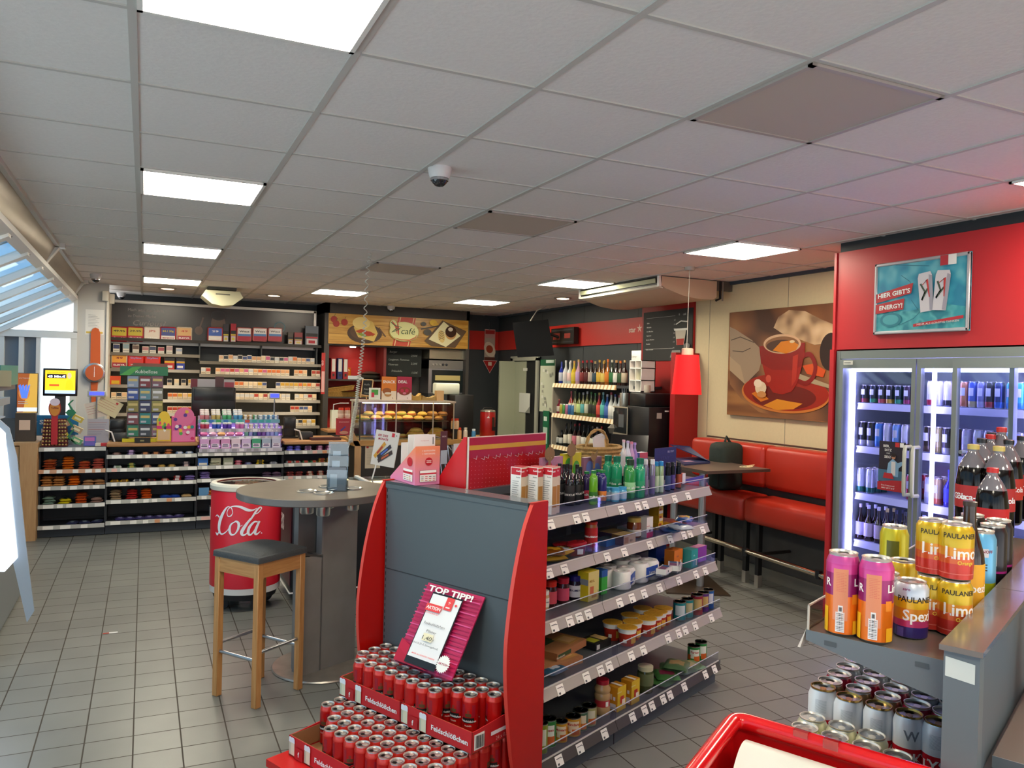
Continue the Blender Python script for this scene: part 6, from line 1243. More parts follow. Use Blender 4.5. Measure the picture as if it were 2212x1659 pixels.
q = bd(693, 851, 703, 762, YF-.01, P('b82820', .4), .008); q.rect(.1, .05, .9, .55, P('d8a8a0', .5)); q.txt('GLO', .5, .75, .06, PRINTW, rot=PI/2); tag(q.build('strip_sign'), 'narrow red and pink strip sign on the end of the cafe unit', 'sign')
b = MB(); b.box(0, .12, 0, .1, 0, .26, P('d8dccc', .4)); b.tube([(.02, 0, .26), (.02, -.02, .34), (.10, -.05, .36), (.22, -.06, .36)], .006, P('d8dce0', .3), 8); tag(b.build('water_dispenser', loc=(Yp(708, 905, YF).x, YF-.25, .93)), 'white dispenser with a bent tap in front of the red niche', 'dispenser')
t = thing('back_counter', 'low dark counter in front of the red niche', 'counter', (2.25, 10.65, 0)); b = MB(); b.box(0, .9, 0, .45, 0, .90, DG); b.build('carcass', t); b = MB(); b.box(0, .9, -.02, .46, .90, .928, WOODT); b.build('worktop', t)
# ---- pastry counter in front
YG = 9.55; WD = woodmat('a87c44', 'c09456', 5, 0)
def yx(px, py, y=YG): return Yp(px, py, y)
xg0, xg1 = yx(760, 950).x, yx(988, 950).x
zg = lambda py: yx(880, py).z
t = thing('bakery_counter', 'counter with wooden top and dark front under the glass pastry case', 'counter', (xg0, YG, 0)); W_ = xg1-xg0
b = MB(); b.box(.12, 2.1, .04, .7, 0, zg(962), P('2b2622', .5)); b.build('front_panel', t); b = MB(); b.box(.02, 2.1, 0, .75, zg(962), zg(951), WD); b.build('worktop', t)
b = MB(); b.prism([(.04, 0, 0), (.12, 0, 0), (.12, 0, zg(965)), (.0, 0, zg(925)), (-.10, 0, zg(918)), (-.10, 0, zg(935)), (.04, 0, zg(960))], (0, .03, 0), BEECH); b.build('side_panel', t)
q = bd(788, 1012, 822, 962, YG+.03, P('d8cdb8', .6), .003); q.rect(.08, .88, .22, .97, P('c83028', .5))
for k in range(14): q.rect(.1, .82-.05*k, .9, .83-.05*k, P('a89c90', .6))
tag(q.build('notice'), 'framed notice sheet on the dark front of the bakery counter', 'notice')
t = thing('pastry_case', 'glass pastry display case with two levels of filled rolls', 'display case', (xg0, YG, zg(951))); zc = lambda py: zg(py)-zg(951)
W1 = yx(983, 900).x-xg0; GL = glass('f2f4f0', .8)
b = MB(); b.box(.10, W1, .02, .026, 0, zc(870), GL); b.box(.10, W1, .44, .446, 0, zc(870), GL); b.box(.10, .106, .02, .446, 0, zc(870), GL); b.box(W1-.006, W1, .02, .446, 0, zc(870), GL); b.build('glass_pane', t)
b = MB(); m_ = P('c8bfae', .3, .5); b.box(.08, W1+.01, .0, .47, zc(870), zc(866), m_)
for x in (.10, .56, 1.05, W1-.01): b.box(x-.006, x+.006, .015, .03, 0, zc(870), m_ if x != .10 else P('2a2a2a', .4)); b.box(x-.006, x+.006, .43, .45, 0, zc(870), m_)
b.build('frame', t); b = MB(); b.box(.12, W1-.05, .10, .42, zc(910)-.012, zc(910), P('54483c', .4)); b.build('tray', t)
b = MB(); b.box(.14, W1-.05, .06, .08, zc(872), zc(871), P('ffe2b0', .4, emit=22)); b.build('light_strip', t)  # glowing strip added to brighten the rolls in the case
b = MB(); b.box(.12, W1-.02, .06, .43, .0, .012, P('b0a890', .4)); b.build('tray', t); b = MB(); b.box(.12, .75, .447, .46, .05, zc(874), P('8a1438', .5)); b.box(.75, W1, .447, .46, .05, zc(874), P('54242c', .5)); b.build('rear_panel', t)
rr = random.Random(8)
def roll(c, c2, seed):
    r_ = random.Random(seed); b = MB(); b.lathe([(.03, 0), (.055, .012), (.058, .022)], P('d8a860', .6), 12, sx=1.25, sy=.8); b.lathe([(.06, .022), (.066, .027), (.06, .033)], P(c2, .5, noise=.5, scale=60), 12, sx=1.25, sy=.8); b.lathe([(.056, .034), (.045, .055), (.02, .064), (0, .065)], P(c, .6, noise=.25, scale=30), 12, sx=1.25, sy=.8)
    return Kit('filled_roll', 'filled roll', b.build('filled_roll', link=False))
rolls_ = [roll('e8c070', '8cac40', 1), roll('f0d080', 'd05838', 2), roll('e4b860', 'd8c058', 3), roll('b88848', '8a5030', 4), roll('a87848', '4a3424', 5)]
for i in range(8):
    x = .20+(W1-.36)*i/7
    for j in range(3):
        k = rr.choice((0, 1, 2)) if x < .95 else rr.choice((3, 4))
        rolls_[k].put((xg0+x+rr.uniform(-.01, .01)+(.06 if j == 2 else 0), YG+.17+.13*(j % 2)+(.05 if j == 2 else 0), zg(910)+(.055 if j == 2 else .002)), ('golden filled roll with %s on the upper tray of the pastry case' % ('salad', 'tomato', 'cheese')[k]) if k < 3 else ('brown roll' if k == 3 else 'dark brown roll')+' at the bread end of the upper pastry tray', 'rolls on the upper pastry tray %d' % k, rz=rr.uniform(-.7, .7), s=rr.uniform(.85, 1.05))
for i, (px, dz) in enumerate(((903, 0), (915, 0), (910, .05), (948, 0), (962, 0), (955, .05), (872, 0), (862, 0), (880, 0))):
    rolls_[1 if i > 5 else 2].put((yx(px, 940).x, YG+.22, zg(951)+.014+dz), ('pale bun, %s of three in the middle' if i < 3 else 'golden bun, %s of three near the bread end' if i < 6 else 'small orange filled roll, %s of three behind the sign')[:] % ('first', 'second', 'third')[i % 3] + ', lower pastry tray', None, s=1.25 if i < 6 else .8)
# on top of the case
ztop = zg(866)+.002
def board_sign(px0, py0, px1, py1, y, mat): return bd(px0, py0, px1, py1, y, mat, .008)
t = thing('easel_board', 'small easel chalkboard on the pastry case', 'chalkboard', (0, 0, 0)); q = board_sign(781, 855, 803, 822, YG+.12, P('1c1e1c', .6))
q.txt('Heiße', .5, .68, .16, CK, shear=.3); q.txt('Suppe', .5, .40, .16, CK, shear=.3); q.txt('Tasse', .5, .14, .16, CK, shear=.3); hang(q.build('board'), t)
b = MB()
for a, c in (((779, 859), (784, 820)), ((802, 859), (806, 821)), ((784, 820), (806, 821)), ((780, 853), (803, 856)), ((791, 856), (792, 865))): b.tube([Yp(*a, YG+.115), Yp(*c, YG+.115)], .007, BEECH, 6)
hang(b.build('wooden_frame'), t)
q = board_sign(797, 863, 822, 838, YG+.08, P('e4e8dc', .5)); q.rect(.2, .4, .8, .85, P('4ca048', .5)); q.rect(.2, .2, .45, .6, P('c83050', .5)); tag(q.build('table_card'), 'small white tent card with green picture on the pastry case', 'card')
q = board_sign(824, 864, 857, 814, YG+.10, P('e08028', .45)); q.rect(0, 0, 1, .38, P('ecdcc8', .5)); q.txt('SNACK', .5, .72, .17, PRINTW, fit=.86, bold=.02); q.ell(.35, .38, .3, .14, P('9c5828', .5)); q.ell(.42, .24, .24, .10, P('c08850', .5)); q.ell(.42, .29, .22, .05, P('e8dcc8', .5)); q.txt('2', .75, .05, .1, P('6a3010', .5)); tag(q.build('snack_poster'), 'orange SNACK poster with a burger on the pastry case', 'poster')
q = board_sign(857.5, 864, 890, 814, YG+.10, P('b01c44', .45)); q.rect(0, 0, 1, .32, P('ecdcd8', .5)); q.txt('DEAL', .38, .72, .17, PRINTW, fit=.62, bold=.02)
q.ell(.5, .38, .42, .18, P('8a3420', .4)); q.ell(.34, .40, .12, .08, P('c02848', .45)); q.ell(.66, .40, .12, .08, P('c02848', .45)); q.ell(.5, .29, .12, .05, P('d87890', .45)); q.txt('2', .7, .05, .1, P('6a1030', .5)); tag(q.build('deal_poster'), 'crimson DEAL poster with a pretzel on the pastry case', 'poster')
for i, (px, w_, h_, c) in enumerate(((906, .16, .07, 'c09c54'), (935, .20, .05, 'b0925c'))): 
    b = MB(); b.prism([(-w_/2, -.05, 0), (w_/2, -.05, 0), (w_*.42, -.06, h_*1.3), (w_*.2, -.06, h_*.8), (-w_*.2, -.06, h_*.8), (-w_*.42, -.06, h_*1.3)], (0, .12, 0), P(c, .8)); tag(b.build('cup_carrier', loc=(yx(px, 860).x, YG+.2, ztop)), ('brown cardboard cup carrier next to the pretzel poster', 'brown cardboard cup carrier beside the wooden block')[i], 'cup carrier')
carton(.10, .08, .13, 'c8a070', 'b8905c', 'd0a878', name='wood_block').put((yx(960, 860).x, YG+.2, ztop), 'pale wooden block on the pastry case', 'wooden blocks' if 0 else None)
b = MB(); b.rbox(-.17, .17, 0, .15, 0, .15, P('dce0cc', .5, bump=.6, scale=8), .02); tag(b.build('tissue_bag', loc=(yx(985, 858).x, YG+.3, zg(852))), 'white paper bag package on the black box', 'package')
b = MB(); b.rbox(0, .27, 0, .3, 0, zg(852)-zg(951), P('1a1a1a', .4), .01); tag(b.build('black_machine', loc=(xg0+W1+.03, YG+.1, zg(951))), 'tall black box machine at the end of the pastry case', 'machine')
def shaker(px, cap, body, h, lb, dz=0): bottle(.03, h, body, cap=cap, neck=.7, shoulder=.75, capf=.2, name='shaker_bottle').put((yx(px, 950).x, YG+.10, zg(951)+dz), lb)
shaker(998, 'd83c1c', 'e0a870', .15, 'orange capped shaker beside the glass case'); shaker(984, 'd84020', 'e0b890', .14, 'orange capped cup raised behind the other shakers', .13); shaker(992, 'd84020', 'e0b890', .14, 'second orange capped cup raised behind the shakers', .13); shaker(1011, 'e8dcc8', 'e8dcc8', .15, 'cream shaker without coloured cap'); shaker(1029, 'd8e8f0', '4c94c8', .13, 'blue milk carton shaped bottle before the red urn')
jar(.035, .09, 'c8b8b0', 'a82020', name='sugar_jar').put((yx(1020, 950).x, YG+.16, zg(951)), 'small pot with dark red lid by the shakers')
# red urn
p = yx(1056, 935, YG+.25); t = thing('hot_drink_urn', 'red cylindrical hot drink urn with black handle lid', 'urn', (p.x, YG+.3, zg(951))); b = MB(); b.lathe([(.10, 0), (.105, .01), (.105, .34), (.10, .35)], P('a81c18', .3), 28); b.build('body', t)
b = MB(); b.lathe([(.104, .35), (.10, .37), (.03, .38), (0, .38)], P('b8b0a0', .3, .7), 24); b.tube([(-.1, 0, .36), (-.05, 0, .405), (.05, 0, .405), (.1, 0, .36)], .008, BLACK, 8); b.build('lid', t)
b = MB(); b.box(.02, .05, -.115, -.10, .14, .28, P('3a2a20', .3)); b.box(.02, .06, -.13, -.1, .10, .15, BLACK); b.build('level_tube', t); b = MB(); b.add([(-.06, -.108, .27), (-.02, -.112, .27), (-.04, -.112, .30)], [(0, 1, 2)], PRINTW); b.build('warning_mark', t)
# pretzel box, cups by the cord
q = bd(729, 940, 757, 904, YC+.45, P('a82c38', .4), .10); q.txt('SNICKERS', .5, .75, .10, P('e8b0a8', .5), fit=.8); q.poly([(.2, .3), (.6, .55), (.65, .48), (.28, .22)], P('4a3c8c', .5)); q.ell(.5, .15, .35, .1, P('c89078', .5)); tag(q.build('bar_carton'), 'red carton picturing a chocolate bar behind the spiral cord', 'box')
for i, px in enumerate((736, 750)): bottle(.035, .13, 'c8a890', cap='d83c20', neck=.75, shoulder=.8, capf=.2, name='cup_with_lid', label='e0c8b0').put((Yp(px, 905, YC+.5).x, YC+.5, Yp(px, 905, YC+.45).z), ('first', 'second')[i]+' orange lidded cup on the red carton')
b = MB(); b.box(-.17, .17, -.08, .08, 0, .03, P('4a2018', .4)); tag(b.build('wooden_board', loc=(Yp(702, 948, YC+.15).x, YC+.15, .931)), 'dark brown change tray at the cord end of the counter', 'tray')
# ---- spiral cord
t = thing('spiral_cord', 'white spiral cable hanging from the ceiling beside the cafe sign', 'cable', (0, 0, 0))
P0 = Zp(800, 545, CH); dd_ = depth(P0); pts = []; N = 900
E0 = Dp(752, 950, 8.4)
cen = [Dp(x, y, dd_+(8.6-dd_)*((y-545)/405)) for x, y in ((800, 545), (793, 600), (788, 700), (782, 760), (775, 820), (770, 870), (763, 910), (757, 955))]
cc_ = catmull([tuple(p) for p in cen], 20); n = len(cc_)
for i in range(N+1):
    s_ = i/N*(n-1); k = min(int(s_), n-2); f_ = s_-k; p = Vector(cc_[k]).lerp(Vector(cc_[k+1]), f_); tt = i/N
    ph = 2*PI*(34*tt+40*tt*tt*tt); r_ = .012+.008*tt; pts.append(p+Vector((r_*math.cos(ph), r_*math.sin(ph), 0)))
b = MB(); b.tube(pts, .0045, P('c8c8c0', .4), 5); hang(b.build('cable'), t)
b = MB(); b.tube([cen[-1], cen[-1]+Vector((-.02, 0, -.05)), Zp(733, 1000, .93), Zp(727, 1050, .85)], .004, P('c8c8c0', .4), 5); hang(b.build('cable_end'), t)
# projector, smoke alarms, dome cameras, down lights on the ceiling
t = thing('ceiling_projector', 'cream hexagonal box hanging from the ceiling before the tobacco wall', 'projector', Zp(479, 622, CH)); b = MB(); b.box(-.16, .16, -.1, .1, -.03, 0, P('5c5c58', .5)); b.build('mount', t)
b = MB(); pr = [(-.23, -.12), (-.19, -.05), (.19, -.05), (.23, -.12), (.12, -.21), (0, -.23), (-.12, -.21)]; b.prism([(x, -.18, z) for x, z in pr], (0, .36, 0), P('d8d6b4', .4)); b.box(-.08, .08, -.182, -.18, -.10, -.085, P('6a685a', .5)); b.build('housing', t)
for i, (px, py, lb) in enumerate(((950, 362, 'large white dome camera in the middle of the ceiling'), (207, 592, 'white dome camera near the glazed side'), (262, 632, 'white dome camera in the corner above the tobacco wall'), (845, 661, 'white dome camera above the cafe sign'))):
    p = Zp(px, py, CH); s_ = 1.0
    t = thing('dome_camera', lb, 'security camera', (p.x, p.y, CH)); b = MB(); b.lathe([(.056*s_, 0), (.058, -.008), (.052, -.035), (.045, -.052)][::-1], P('e0dede', .4), 28); b.build('housing', t); b = MB(); b.lathe([(0, -.092), (.02, -.088), (.034, -.075), (.041, -.055), (.042, -.05)], P('26282c', .08, spec=1), 24); b.build('dome', t)
    b = MB(); b.lathe([(.043, -.054), (.0425, -.064), (.040, -.064), (.041, -.054)], P('b8b8bc', .2, .8), 24, cap=False); b.build('dome_ring', t)
for i, (px, py, on, lb) in enumerate(((1216, 643, 1, 'round lit downlight before the black screen'), (362, 622, 0, 'round downlight above the lottery corner, switched off'), (592, 637, 0, 'round downlight above the long tobacco shelf'))):
    p = Zp(px, py, CH); t = thing('downlight', lb, 'downlight', (p.x, p.y, CH-.002)); b = MB(); b.lathe([(.10, -.012), (.11, -.004), (.11, 0)], P('c8c4bc', .3, .5), 28); b.build('ring', t); b = MB(); b.lathe([(0, -.016), (.07, -.014), (.075, -.012)], P('ffd8b0', .4, emit=12 if on else 3), 20); b.build('lamp', t)  # lamps that are off still get a faint emission
for i, (px, py) in enumerate(((228, 640), (241, 646))):
    p = Yp(px, py, GY-.02 if i == 0 else GY+.2); b = MB(); b.rbox(-.035, .035, -.05, 0, -.06, .06, P('d8d4c8', .4), .01); tag(b.build('motion_sensor', loc=(p.x, p.y, p.z)), ('white motion sensor on the column side', 'white motion sensor next to the tobacco wall')[i], 'sensor')
# ================================================================ right-hand side: door, screen, spirits, coffee corner
b = MB(); b.box(XR-.03, XR+.0, 10.25, 11.10, 0, 1.97, P('15181a', .6)); b.box(XR-.06, XR-.03, 11.06, 11.14, 0, 2.0, P('a8a898', .5)); b.box(XR-.06, XR-.03, 10.2, 10.27, 0, 2.0, P('a8a898', .5)); b.box(XR-.06, XR-.03, 10.2, 11.14, 1.96, 2.03, P('a8a898', .5)); b.box(XR-.30, XR-.03, 11.0, 11.04, .02, 1.95, P('a4a890', .5)); b.box(XR-.04, XR-.03, 10.62, 11.04, .02, 1.95, P('a4a890', .5))
struct(b, 'door_1', 'pale green-grey door standing ajar')
def xd(px0, py0, px1, py1, x, mat, t=.01):
    """upright panel on a plane x, facing the shop, from a far column px0 to a near column px1"""
    a = Xp(px0, py0, x); c = Xp(px1, py1, x); return Board((x, a.y, a.z), (0, -1, 0), (0, 0, 1), a.y-c.y, c.z-a.z, t, mat)
q = xd(1121, 890, 1145, 850, XR-.05, P('d4d6cc', .7), .002); q.poly([(.6, 0), (1, .35), (1, 0)], P('8a8c84', .6)); tag(q.build('paper_sheet'), 'curling white paper sheet taped to the door', 'paper')
q = xd(1130, 801, 1139, 795, XR-.05, P('e0e0d4', .6), .002); tag(q.build('door_label'), 'tiny white label high on the door', 'label')
q = xd(1165, 888, 1199, 776, 5.10, P('c8ccb4', .5)); q.rect(0, .88, 1, 1, P('1f5c3c', .5)); q.rect(.4, .93, .95, .99, P('d8e8dc', .5))
rq = random.Random(4)
for k in range(16): a, c = rq.uniform(.02, .85), rq.uniform(.03, .82); q.rect(a, c, a+.12, c+.05, P(rq.choice(('8a8c80', '9a9c8c', 'dcdcd0')), .5))
tag(q.build('wall_calendar'), 'pale green checked poster with dark green head between door and spirits', 'poster')
q = xd(1171, 975, 1186, 888, 5.08, P('1f6a48', .5)); q.rect(.15, .75, .7, .86, P('d8e8dc', .5)); q.rect(.1, .2, .8, .6, P('b8d0c0', .5)); tag(q.build('green_notice'), 'narrow dark green notice under the checked poster', 'notice')
t = thing('hanging_banner', 'red hot dog banner ending in a down-pointing triangle', 'banner', (0, 0, 0)); q = bd(1046, 778, 1070, 712, 11.72, P('b8a898', .5), .01); q.rect(0, .72, 1, 1, P('c89890', .5)); q.rect(.05, .85, .95, .97, P('b02828', .5)); q.ell(.5, .35, .5, .26, P('e0d0b8', .5), rot=.5); q.ell(.48, .36, .32, .13, P('a84020', .5), rot=.5); q.rect(0, 0, 1, .1, P('5c2c20', .5)); hang(q.build('print'), t)
q = bd(1042, 806, 1074, 779, 11.71, None); q.poly([(0, 1), (1, 1), (.5, 0)], P('e0b8b0', .5)); q.poly([(.06, .95), (.94, .95), (.5, .07)], P('b42420', .5)); q.rect(.38, .6, .62, .88, P('e8dcc8', .5)); hang(q.build('arrow'), t)
b = MB(); b.tube([Yp(1057, 712, 11.71), Yp(1058, 695, 11.75)], .005, STEEL, 6); hang(b.build('hook'), t)
# black screen on its arm
c4 = [Dp(x, y, 10.6) for x, y in ((1118, 772), (1197, 768), (1184, 690), (1107, 697))]
t = thing('wall_screen', 'tilted black television on an arm near the door', 'television', (0, 0, 0)); nn = (c4[1]-c4[0]).cross(c4[3]-c4[0]).normalized(); b = MB(); b.prism([p-nn*.05 for p in c4], nn*.05, P('050506', .4, spec=.15)); b.build('screen', t)
b = MB(); e_ = (c4[2]+c4[3])/2; f0 = (c4[0]+c4[2])/2-nn*.05; b.tube([f0, f0+Vector((.2, .05, .1)), (XR-.02, f0.y-.1, f0.z)], .02, BLACK, 8); b.tube([e_, (e_.x+.12, e_.y+.05, e_.z+.15), (e_.x+.25, e_.y, CH)], .008, P('b8b4a8', .5), 6); b.build('arm', t)
q = xd(1190, 745, 1240, 706, 5.12, P('16120f', .4), .07); q.rect(.1, .3, .4, .7, P('8c2c20', .5)); q.rect(.6, .35, .85, .65, P('8c2c20', .5)); q.rect(.05, .82, .95, .9, P('3a3c40', .4)); q.rect(.05, .1, .95, .16, P('3a3c40', .4)); tag(q.build('screen_bracket'), 'black metal wall bracket without a screen on the red stripe', 'bracket')
# spirits shelf
XS = 4.85; ya, yb_ = 9.10, 7.62; sz = [Xp(1193, 828, XS).z, Xp(1191, 892, XS).z, Xp(1193, 960, XS).z]
t = thing('spirits_shelf', 'wall shelf of spirits and wine with striped price rails', 'shelf', (XR, 8.3, 0))
b = MB(); b.prism([(XR-.02, ya, .4), (XS, ya, .4), (XS, ya, sz[0]-.02), (XS+.12, ya, sz[0]+.0), (XR-.02, ya, sz[0])], (0, .03, 0), P('a09888', .5)); hang(b.build('side_panel'), t)
b = MB(); b.box(XR-.02, XR-.001, yb_-.4, ya, .4, sz[0]+.02, P('23282c', .5)); hang(b.build('back_board'), t)
for k, z in enumerate(sz):
    b = MB(); b.box(XS, XR-.02, yb_-(.42 if k == 0 else .0), ya, z-.03, z, P('3c4044', .4)); o = hang(b.build('shelf_board'), t)
    b = MB(); y = ya
    while y > yb_:
        b.prism([(XS-.002, y, z+.004), (XS-.02, y, z-.05), (XS, y, z-.05)], (0, -.05, 0), P('f0e4c4', .5)); b.prism([(XS-.002, y-.05, z+.004), (XS-.02, y-.05, z-.05), (XS, y-.05, z-.05)], (0, -.03, 0), P('c49c68', .5)); y -= .08
    b.build('price_rail', o)
spr = {0: [('2c3ca0', '2c3c8c', 'c8ccd8'), ('dfe6e4', 'e8e8e8', 'e0d8d4'), ('dfe6e4', 'e8e8e8', 'e8c8c8'), ('e0c028', 'd8a050', 'e8d040'), ('d8a8b8', 'd8b070', 'c8a0d0'), ('3a1410', 'c02028', '8c3030'), ('3a1410', 'b01c24', '5c2020'), ('2a1810', 'b01c24', 'c8b8a8'), ('241810', 'b8a070', '2c4858'), ('5c3814', 'c8a040', 'd8b040'), ('7a4c1c', 'c8a040', 'd8c060'), ('a85c18', 'd86c20', 'd87820'), ('1c2c18', 'c8c0a8', '2c6c3c'), ('241410', 'c89858', 'e0dcd0'), ('3a1c14', 'd86c28', '2c4c2c'), ('2a1610', 'c8a870', 'b8a890')],
       1: [('6c1828', '8c5068', 'e8d8d8'), ('8a1c38', 'c87868', 'e8d8c8'), None, None, ('a83038', 'c05060', 'e0c8a8'), ('5c5c28', '5c6438', 'd8d4a8'), ('6c6c30', '6a7440', 'c8dc90'), ('707040', 'b8b8c0', '58a8a8'), ('70703c', 'b8b8c0', 'c8c8b0'), ('485c2c', '3c7c3c', '2c2c20'), ('485c2c', '3c8c4c', '2c2c20'), ('9a2028', 'c8a858', 'd85040'), ('2c7c8c', '8ab8c0', '58b8a8'), ('28509c', 'b8c0d8', '4c70b8'), ('c8ccc8', 'a84050', 'e4e4dc'), ('c8ccc8', '3c4c98', 'e4e4dc'), ('b8bcc0', '9c3848', 'd8d8d4'), ('b8bcc0', '34408c', 'd8d8d4')],
       2: [('14140f', '14140f', 'd8d8d0'), ('14140f', '14140f', 'c8c8c0'), ('0f120c', '181410', 'e0d8c4'), ('0f120c', '181410', 'd8d0bc'), ('2a0c10', '8c2030', 'c87080'), ('200c0c', '9c3038', 'd8c8b8'), ('0f120c', '201810', 'e0dcd0'), ('0f120c', '18141c', 'd8d4c8'), ('14140f', '504848', 'd0ccb8'), ('200c10', 'b8b0b0', 'c8b8b0'), ('180c0c', 'a82c30', '3a3a34')]}
sname = {0: 'top', 1: 'middle', 2: 'lowest'}
for k, lst in spr.items():
    n = len(lst); pxs = [(1212, 1348), (1200, 1347), (1206, 1302)][k]
    for i, e in enumerate(lst):
        if e is None: continue
        px = pxs[0]+(pxs[1]-pxs[0])*i/(n-1); y = Xp(px, 850, XS+.09).y
        h = (.30, .30, .31)[k]*(.62 if (k == 1 and i < 2) or (k == 2 and i < 2) else rq.uniform(.93, 1.03)); 
        plainbottle(.036 if k != 2 else .037, h, e[0], e[1], e[2], name='spirit_bottle' if k == 0 else 'wine_bottle', cat='bottle', labz=(.12, .5)).put((XS+.09, y, sz[k]), '%s bottle, place %s from the door on the %s board' % (('spirit', 'white or sparkling', 'red wine')[k], ('one two three four five six seven eight nine ten eleven twelve thirteen fourteen fifteen sixteen seventeen eighteen'.split())[i], sname[k]))
        if k == 0 and i in (1, 3, 6, 9, 12): plainbottle(.036, h, e[0], e[1], e[2], name='spirit_bottle', cat='bottle').put((XS+.19, y+.05, sz[k]), 'spirit bottle in the second row, behind place %s from the door' % ('one two three four five six seven eight nine ten eleven twelve thirteen'.split())[i])
for i, c in enumerate(('c8b050', '58a058', 'c87898', '3c70a8', '4c80b0')): 
    y = Xp(1212+6*i, 880, XS+.05).y; b = MB(); b.lathe([(.026, 0), (.028, .004), (.028, .12), (.023, .13), (0, .13)], [P(c, .3, .3)]*2+[STEEL]*2, 14); tag(b.build('slim_can', loc=(XS+.06, y, sz[1])), '%s slim can between the small bottles and the sparkling wine' % ('yellow', 'green', 'pink', 'dark blue', 'light blue')[i], 'drink can')
# menu board with red back board
b = MB(); b.box(XR-.03, XR-.001, 6.68, 7.62, 1.0, 2.60, P('a81c1c', .45)); b.box(XR-.3, XR-.001, 6.60, 6.68, 0, 2.0, P('9c1418', .45)); tag(b.build('menu_back_board'), 'red board on the wall framing the coffee menu', 'board')
q = xd(1388, 780, 1497, 664, XR-.04, P('2a2c2b', .6)); WH = P('d8d8d0', .6)
for i, s_ in enumerate(('Kaffee', 'Milchkaffee', 'Latte Macchiato', 'Cappuccino', 'Espresso Macchiato', 'Chociatto', 'Heiße Schokolade')):
    z_ = .76-.085*i-(.03 if i > 5 else 0); q.txt(s_, .08, z_, .035, WH, align='l', bold=.015, shear=.15); q.txt('2 €', .66, z_+.02, .035, WH)
q.rect(.08, .87, .68, .874, WH); q.rect(.06, .24, .66, .244, WH); q.txt('café', .86, .87, .06, WH, shear=.2); q.txt('*', .76, .84, .10, WH)
q.poly([(.72, .30), (.86, .30), (.90, .58), (.69, .58)], P('b8b0a0', .6)); q.poly([(.725, .30), (.855, .30), (.865, .42), (.715, .42)], P('a83028', .6)); q.rect(.67, .58, .92, .62, WH); q.line([(.70, .70), (.80, .76), (.92, .74)], .012, WH); q.ell(.92, .28, .06, .05, P('70706c', .6)); q.poly([(.6, .06), (.82, .06), (.80, .2), (.64, .2)], P('8a8a84', .6))
tag(q.build('coffee_menu'), 'black chalk style coffee menu with white prices', 'menu board')
# coffee corner
t = thing('coffee_cabinet', 'dark cabinet under the coffee machines', 'cabinet', (4.68, 6.72, 0)); b = MB(); b.box(0, .5, 0, .85, 0, .88, P('2c2a2a', .5)); b.build('carcass', t); b = MB(); b.box(-.02, .52, -.02, .87, .88, .91, P('3c3a38', .4)); b.build('worktop', t)
t = thing('coffee_machine', 'big black coffee machine with a silver framed touch screen', 'coffee machine', (4.74, 6.78, .91)); b = MB(); b.rbox(0, .44, 0, .42, 0, .52, P('15171a', .35), .015); b.build('body', t); b = MB(); b.rbox(.02, .42, .10, .40, .52, .66, P('1b1c1e', .3), .015); b.build('milk_cooler', t)
b = MB(); b.rbox(-.03, .02, .36, .62, .22, .50, P('25282a', .15), .01); b.box(-.035, -.03, .35, .63, .20, .215, P('c0b8a8', .3, .6)); b.box(-.035, -.03, .35, .63, .49, .505, P('c0b8a8', .3, .6)); b.box(-.036, -.030, .34, .352, .2, .505, P('c0b8a8', .3, .6)); b.box(-.032, -.03, .42, .52, .28, .42, P('54585c', .3)); b.build('touch_screen', t)
b = MB(); b.rbox(.03, .40, .44, .74, 0, .45, P('141414', .3), .02); b.lathe([(.05, .2), (.07, .26), (.03, .30)], P('5c5850', .3), 16, o=(0, .66, 0)); b.build('second_unit', t)
b = MB(); b.box(.10, .16, -.004, 0, .40, .46, P('b8b4ac', .5)); b.box(.2, .25, -.004, 0, .47, .485, PRINTW); b.build('sticker', t)
b = MB(); b.lathe([(.05, 0), (.055, .03), (.052, .08), (0, .085)], P('ded8c4', .5), 18); tag(b.build('lid_stack', loc=(4.88, 7.05, 1.575)), 'cream cup lids on top of the coffee machine', 'cup lids')
b = MB(); b.lathe([(.055, 0), (.058, .01), (.058, .19)], P('c8c4b8', .25, .8), 20); b.lathe([(.05, .188), (0, .188)], BLACK, 16)
for k in range(6): b.tube([(.01*k-.03, .01, .15), (.015*k-.04, .02*(k % 2), .24)], .004, STEEL, 5)
tag(b.build('spoon_pot', loc=(4.86, 7.42, 1.37)), 'steel pot full of spoons beside the white cup tower', 'pot')
t = thing('cup_dispenser', 'white open compartment tower with rounded sign on top', 'dispenser', (4.80, 7.02, 1.58)); b = MB()
zt1 = Xp(1380, 778, 4.80).z-1.58; zt2 = Xp(1380, 757, 4.80).z-1.58
b.box(0, .18, 0, .01, 0, zt1, WHITE); b.box(0, .18, .22, .23, 0, zt1, WHITE); b.box(.17, .18, 0, .23, 0, zt1, WHITE); b.box(0, .18, .11, .118, 0, zt1, WHITE)
for z_ in (0, .12, .25, zt1-.01): b.box(0, .18, 0, .23, z_, z_+.01, WHITE)
b.build('compartments', t); b = MB(); b.rbox(.0, .01, .02, .20, zt1, zt2, P('e8e6e0', .4), .005); b.text('Dallmayr', (-.002, .19, zt1+.03), (0, -1, 0), (0, 0, 1), .03, P('8a8a84', .5), fit=.1, align='l'); b.build('top_sign', t)
for i, (y_, z_, c) in enumerate(((.05, .262, 'c88840'), (.16, .262, 'b04838'), (.05, .132, 'd8c828'), (.16, .132, 'c8a060'))): b = MB(); b.box(-.03, .03, -.03, .03, 0, .07, P(c, .5)); tag(b.build('sachet_pack', loc=(4.88, 7.02+y_, 1.58+z_)), ('orange', 'red-brown', 'yellow', 'tan')[i]+' sachet pack in the white compartment tower', 'sachet pack')
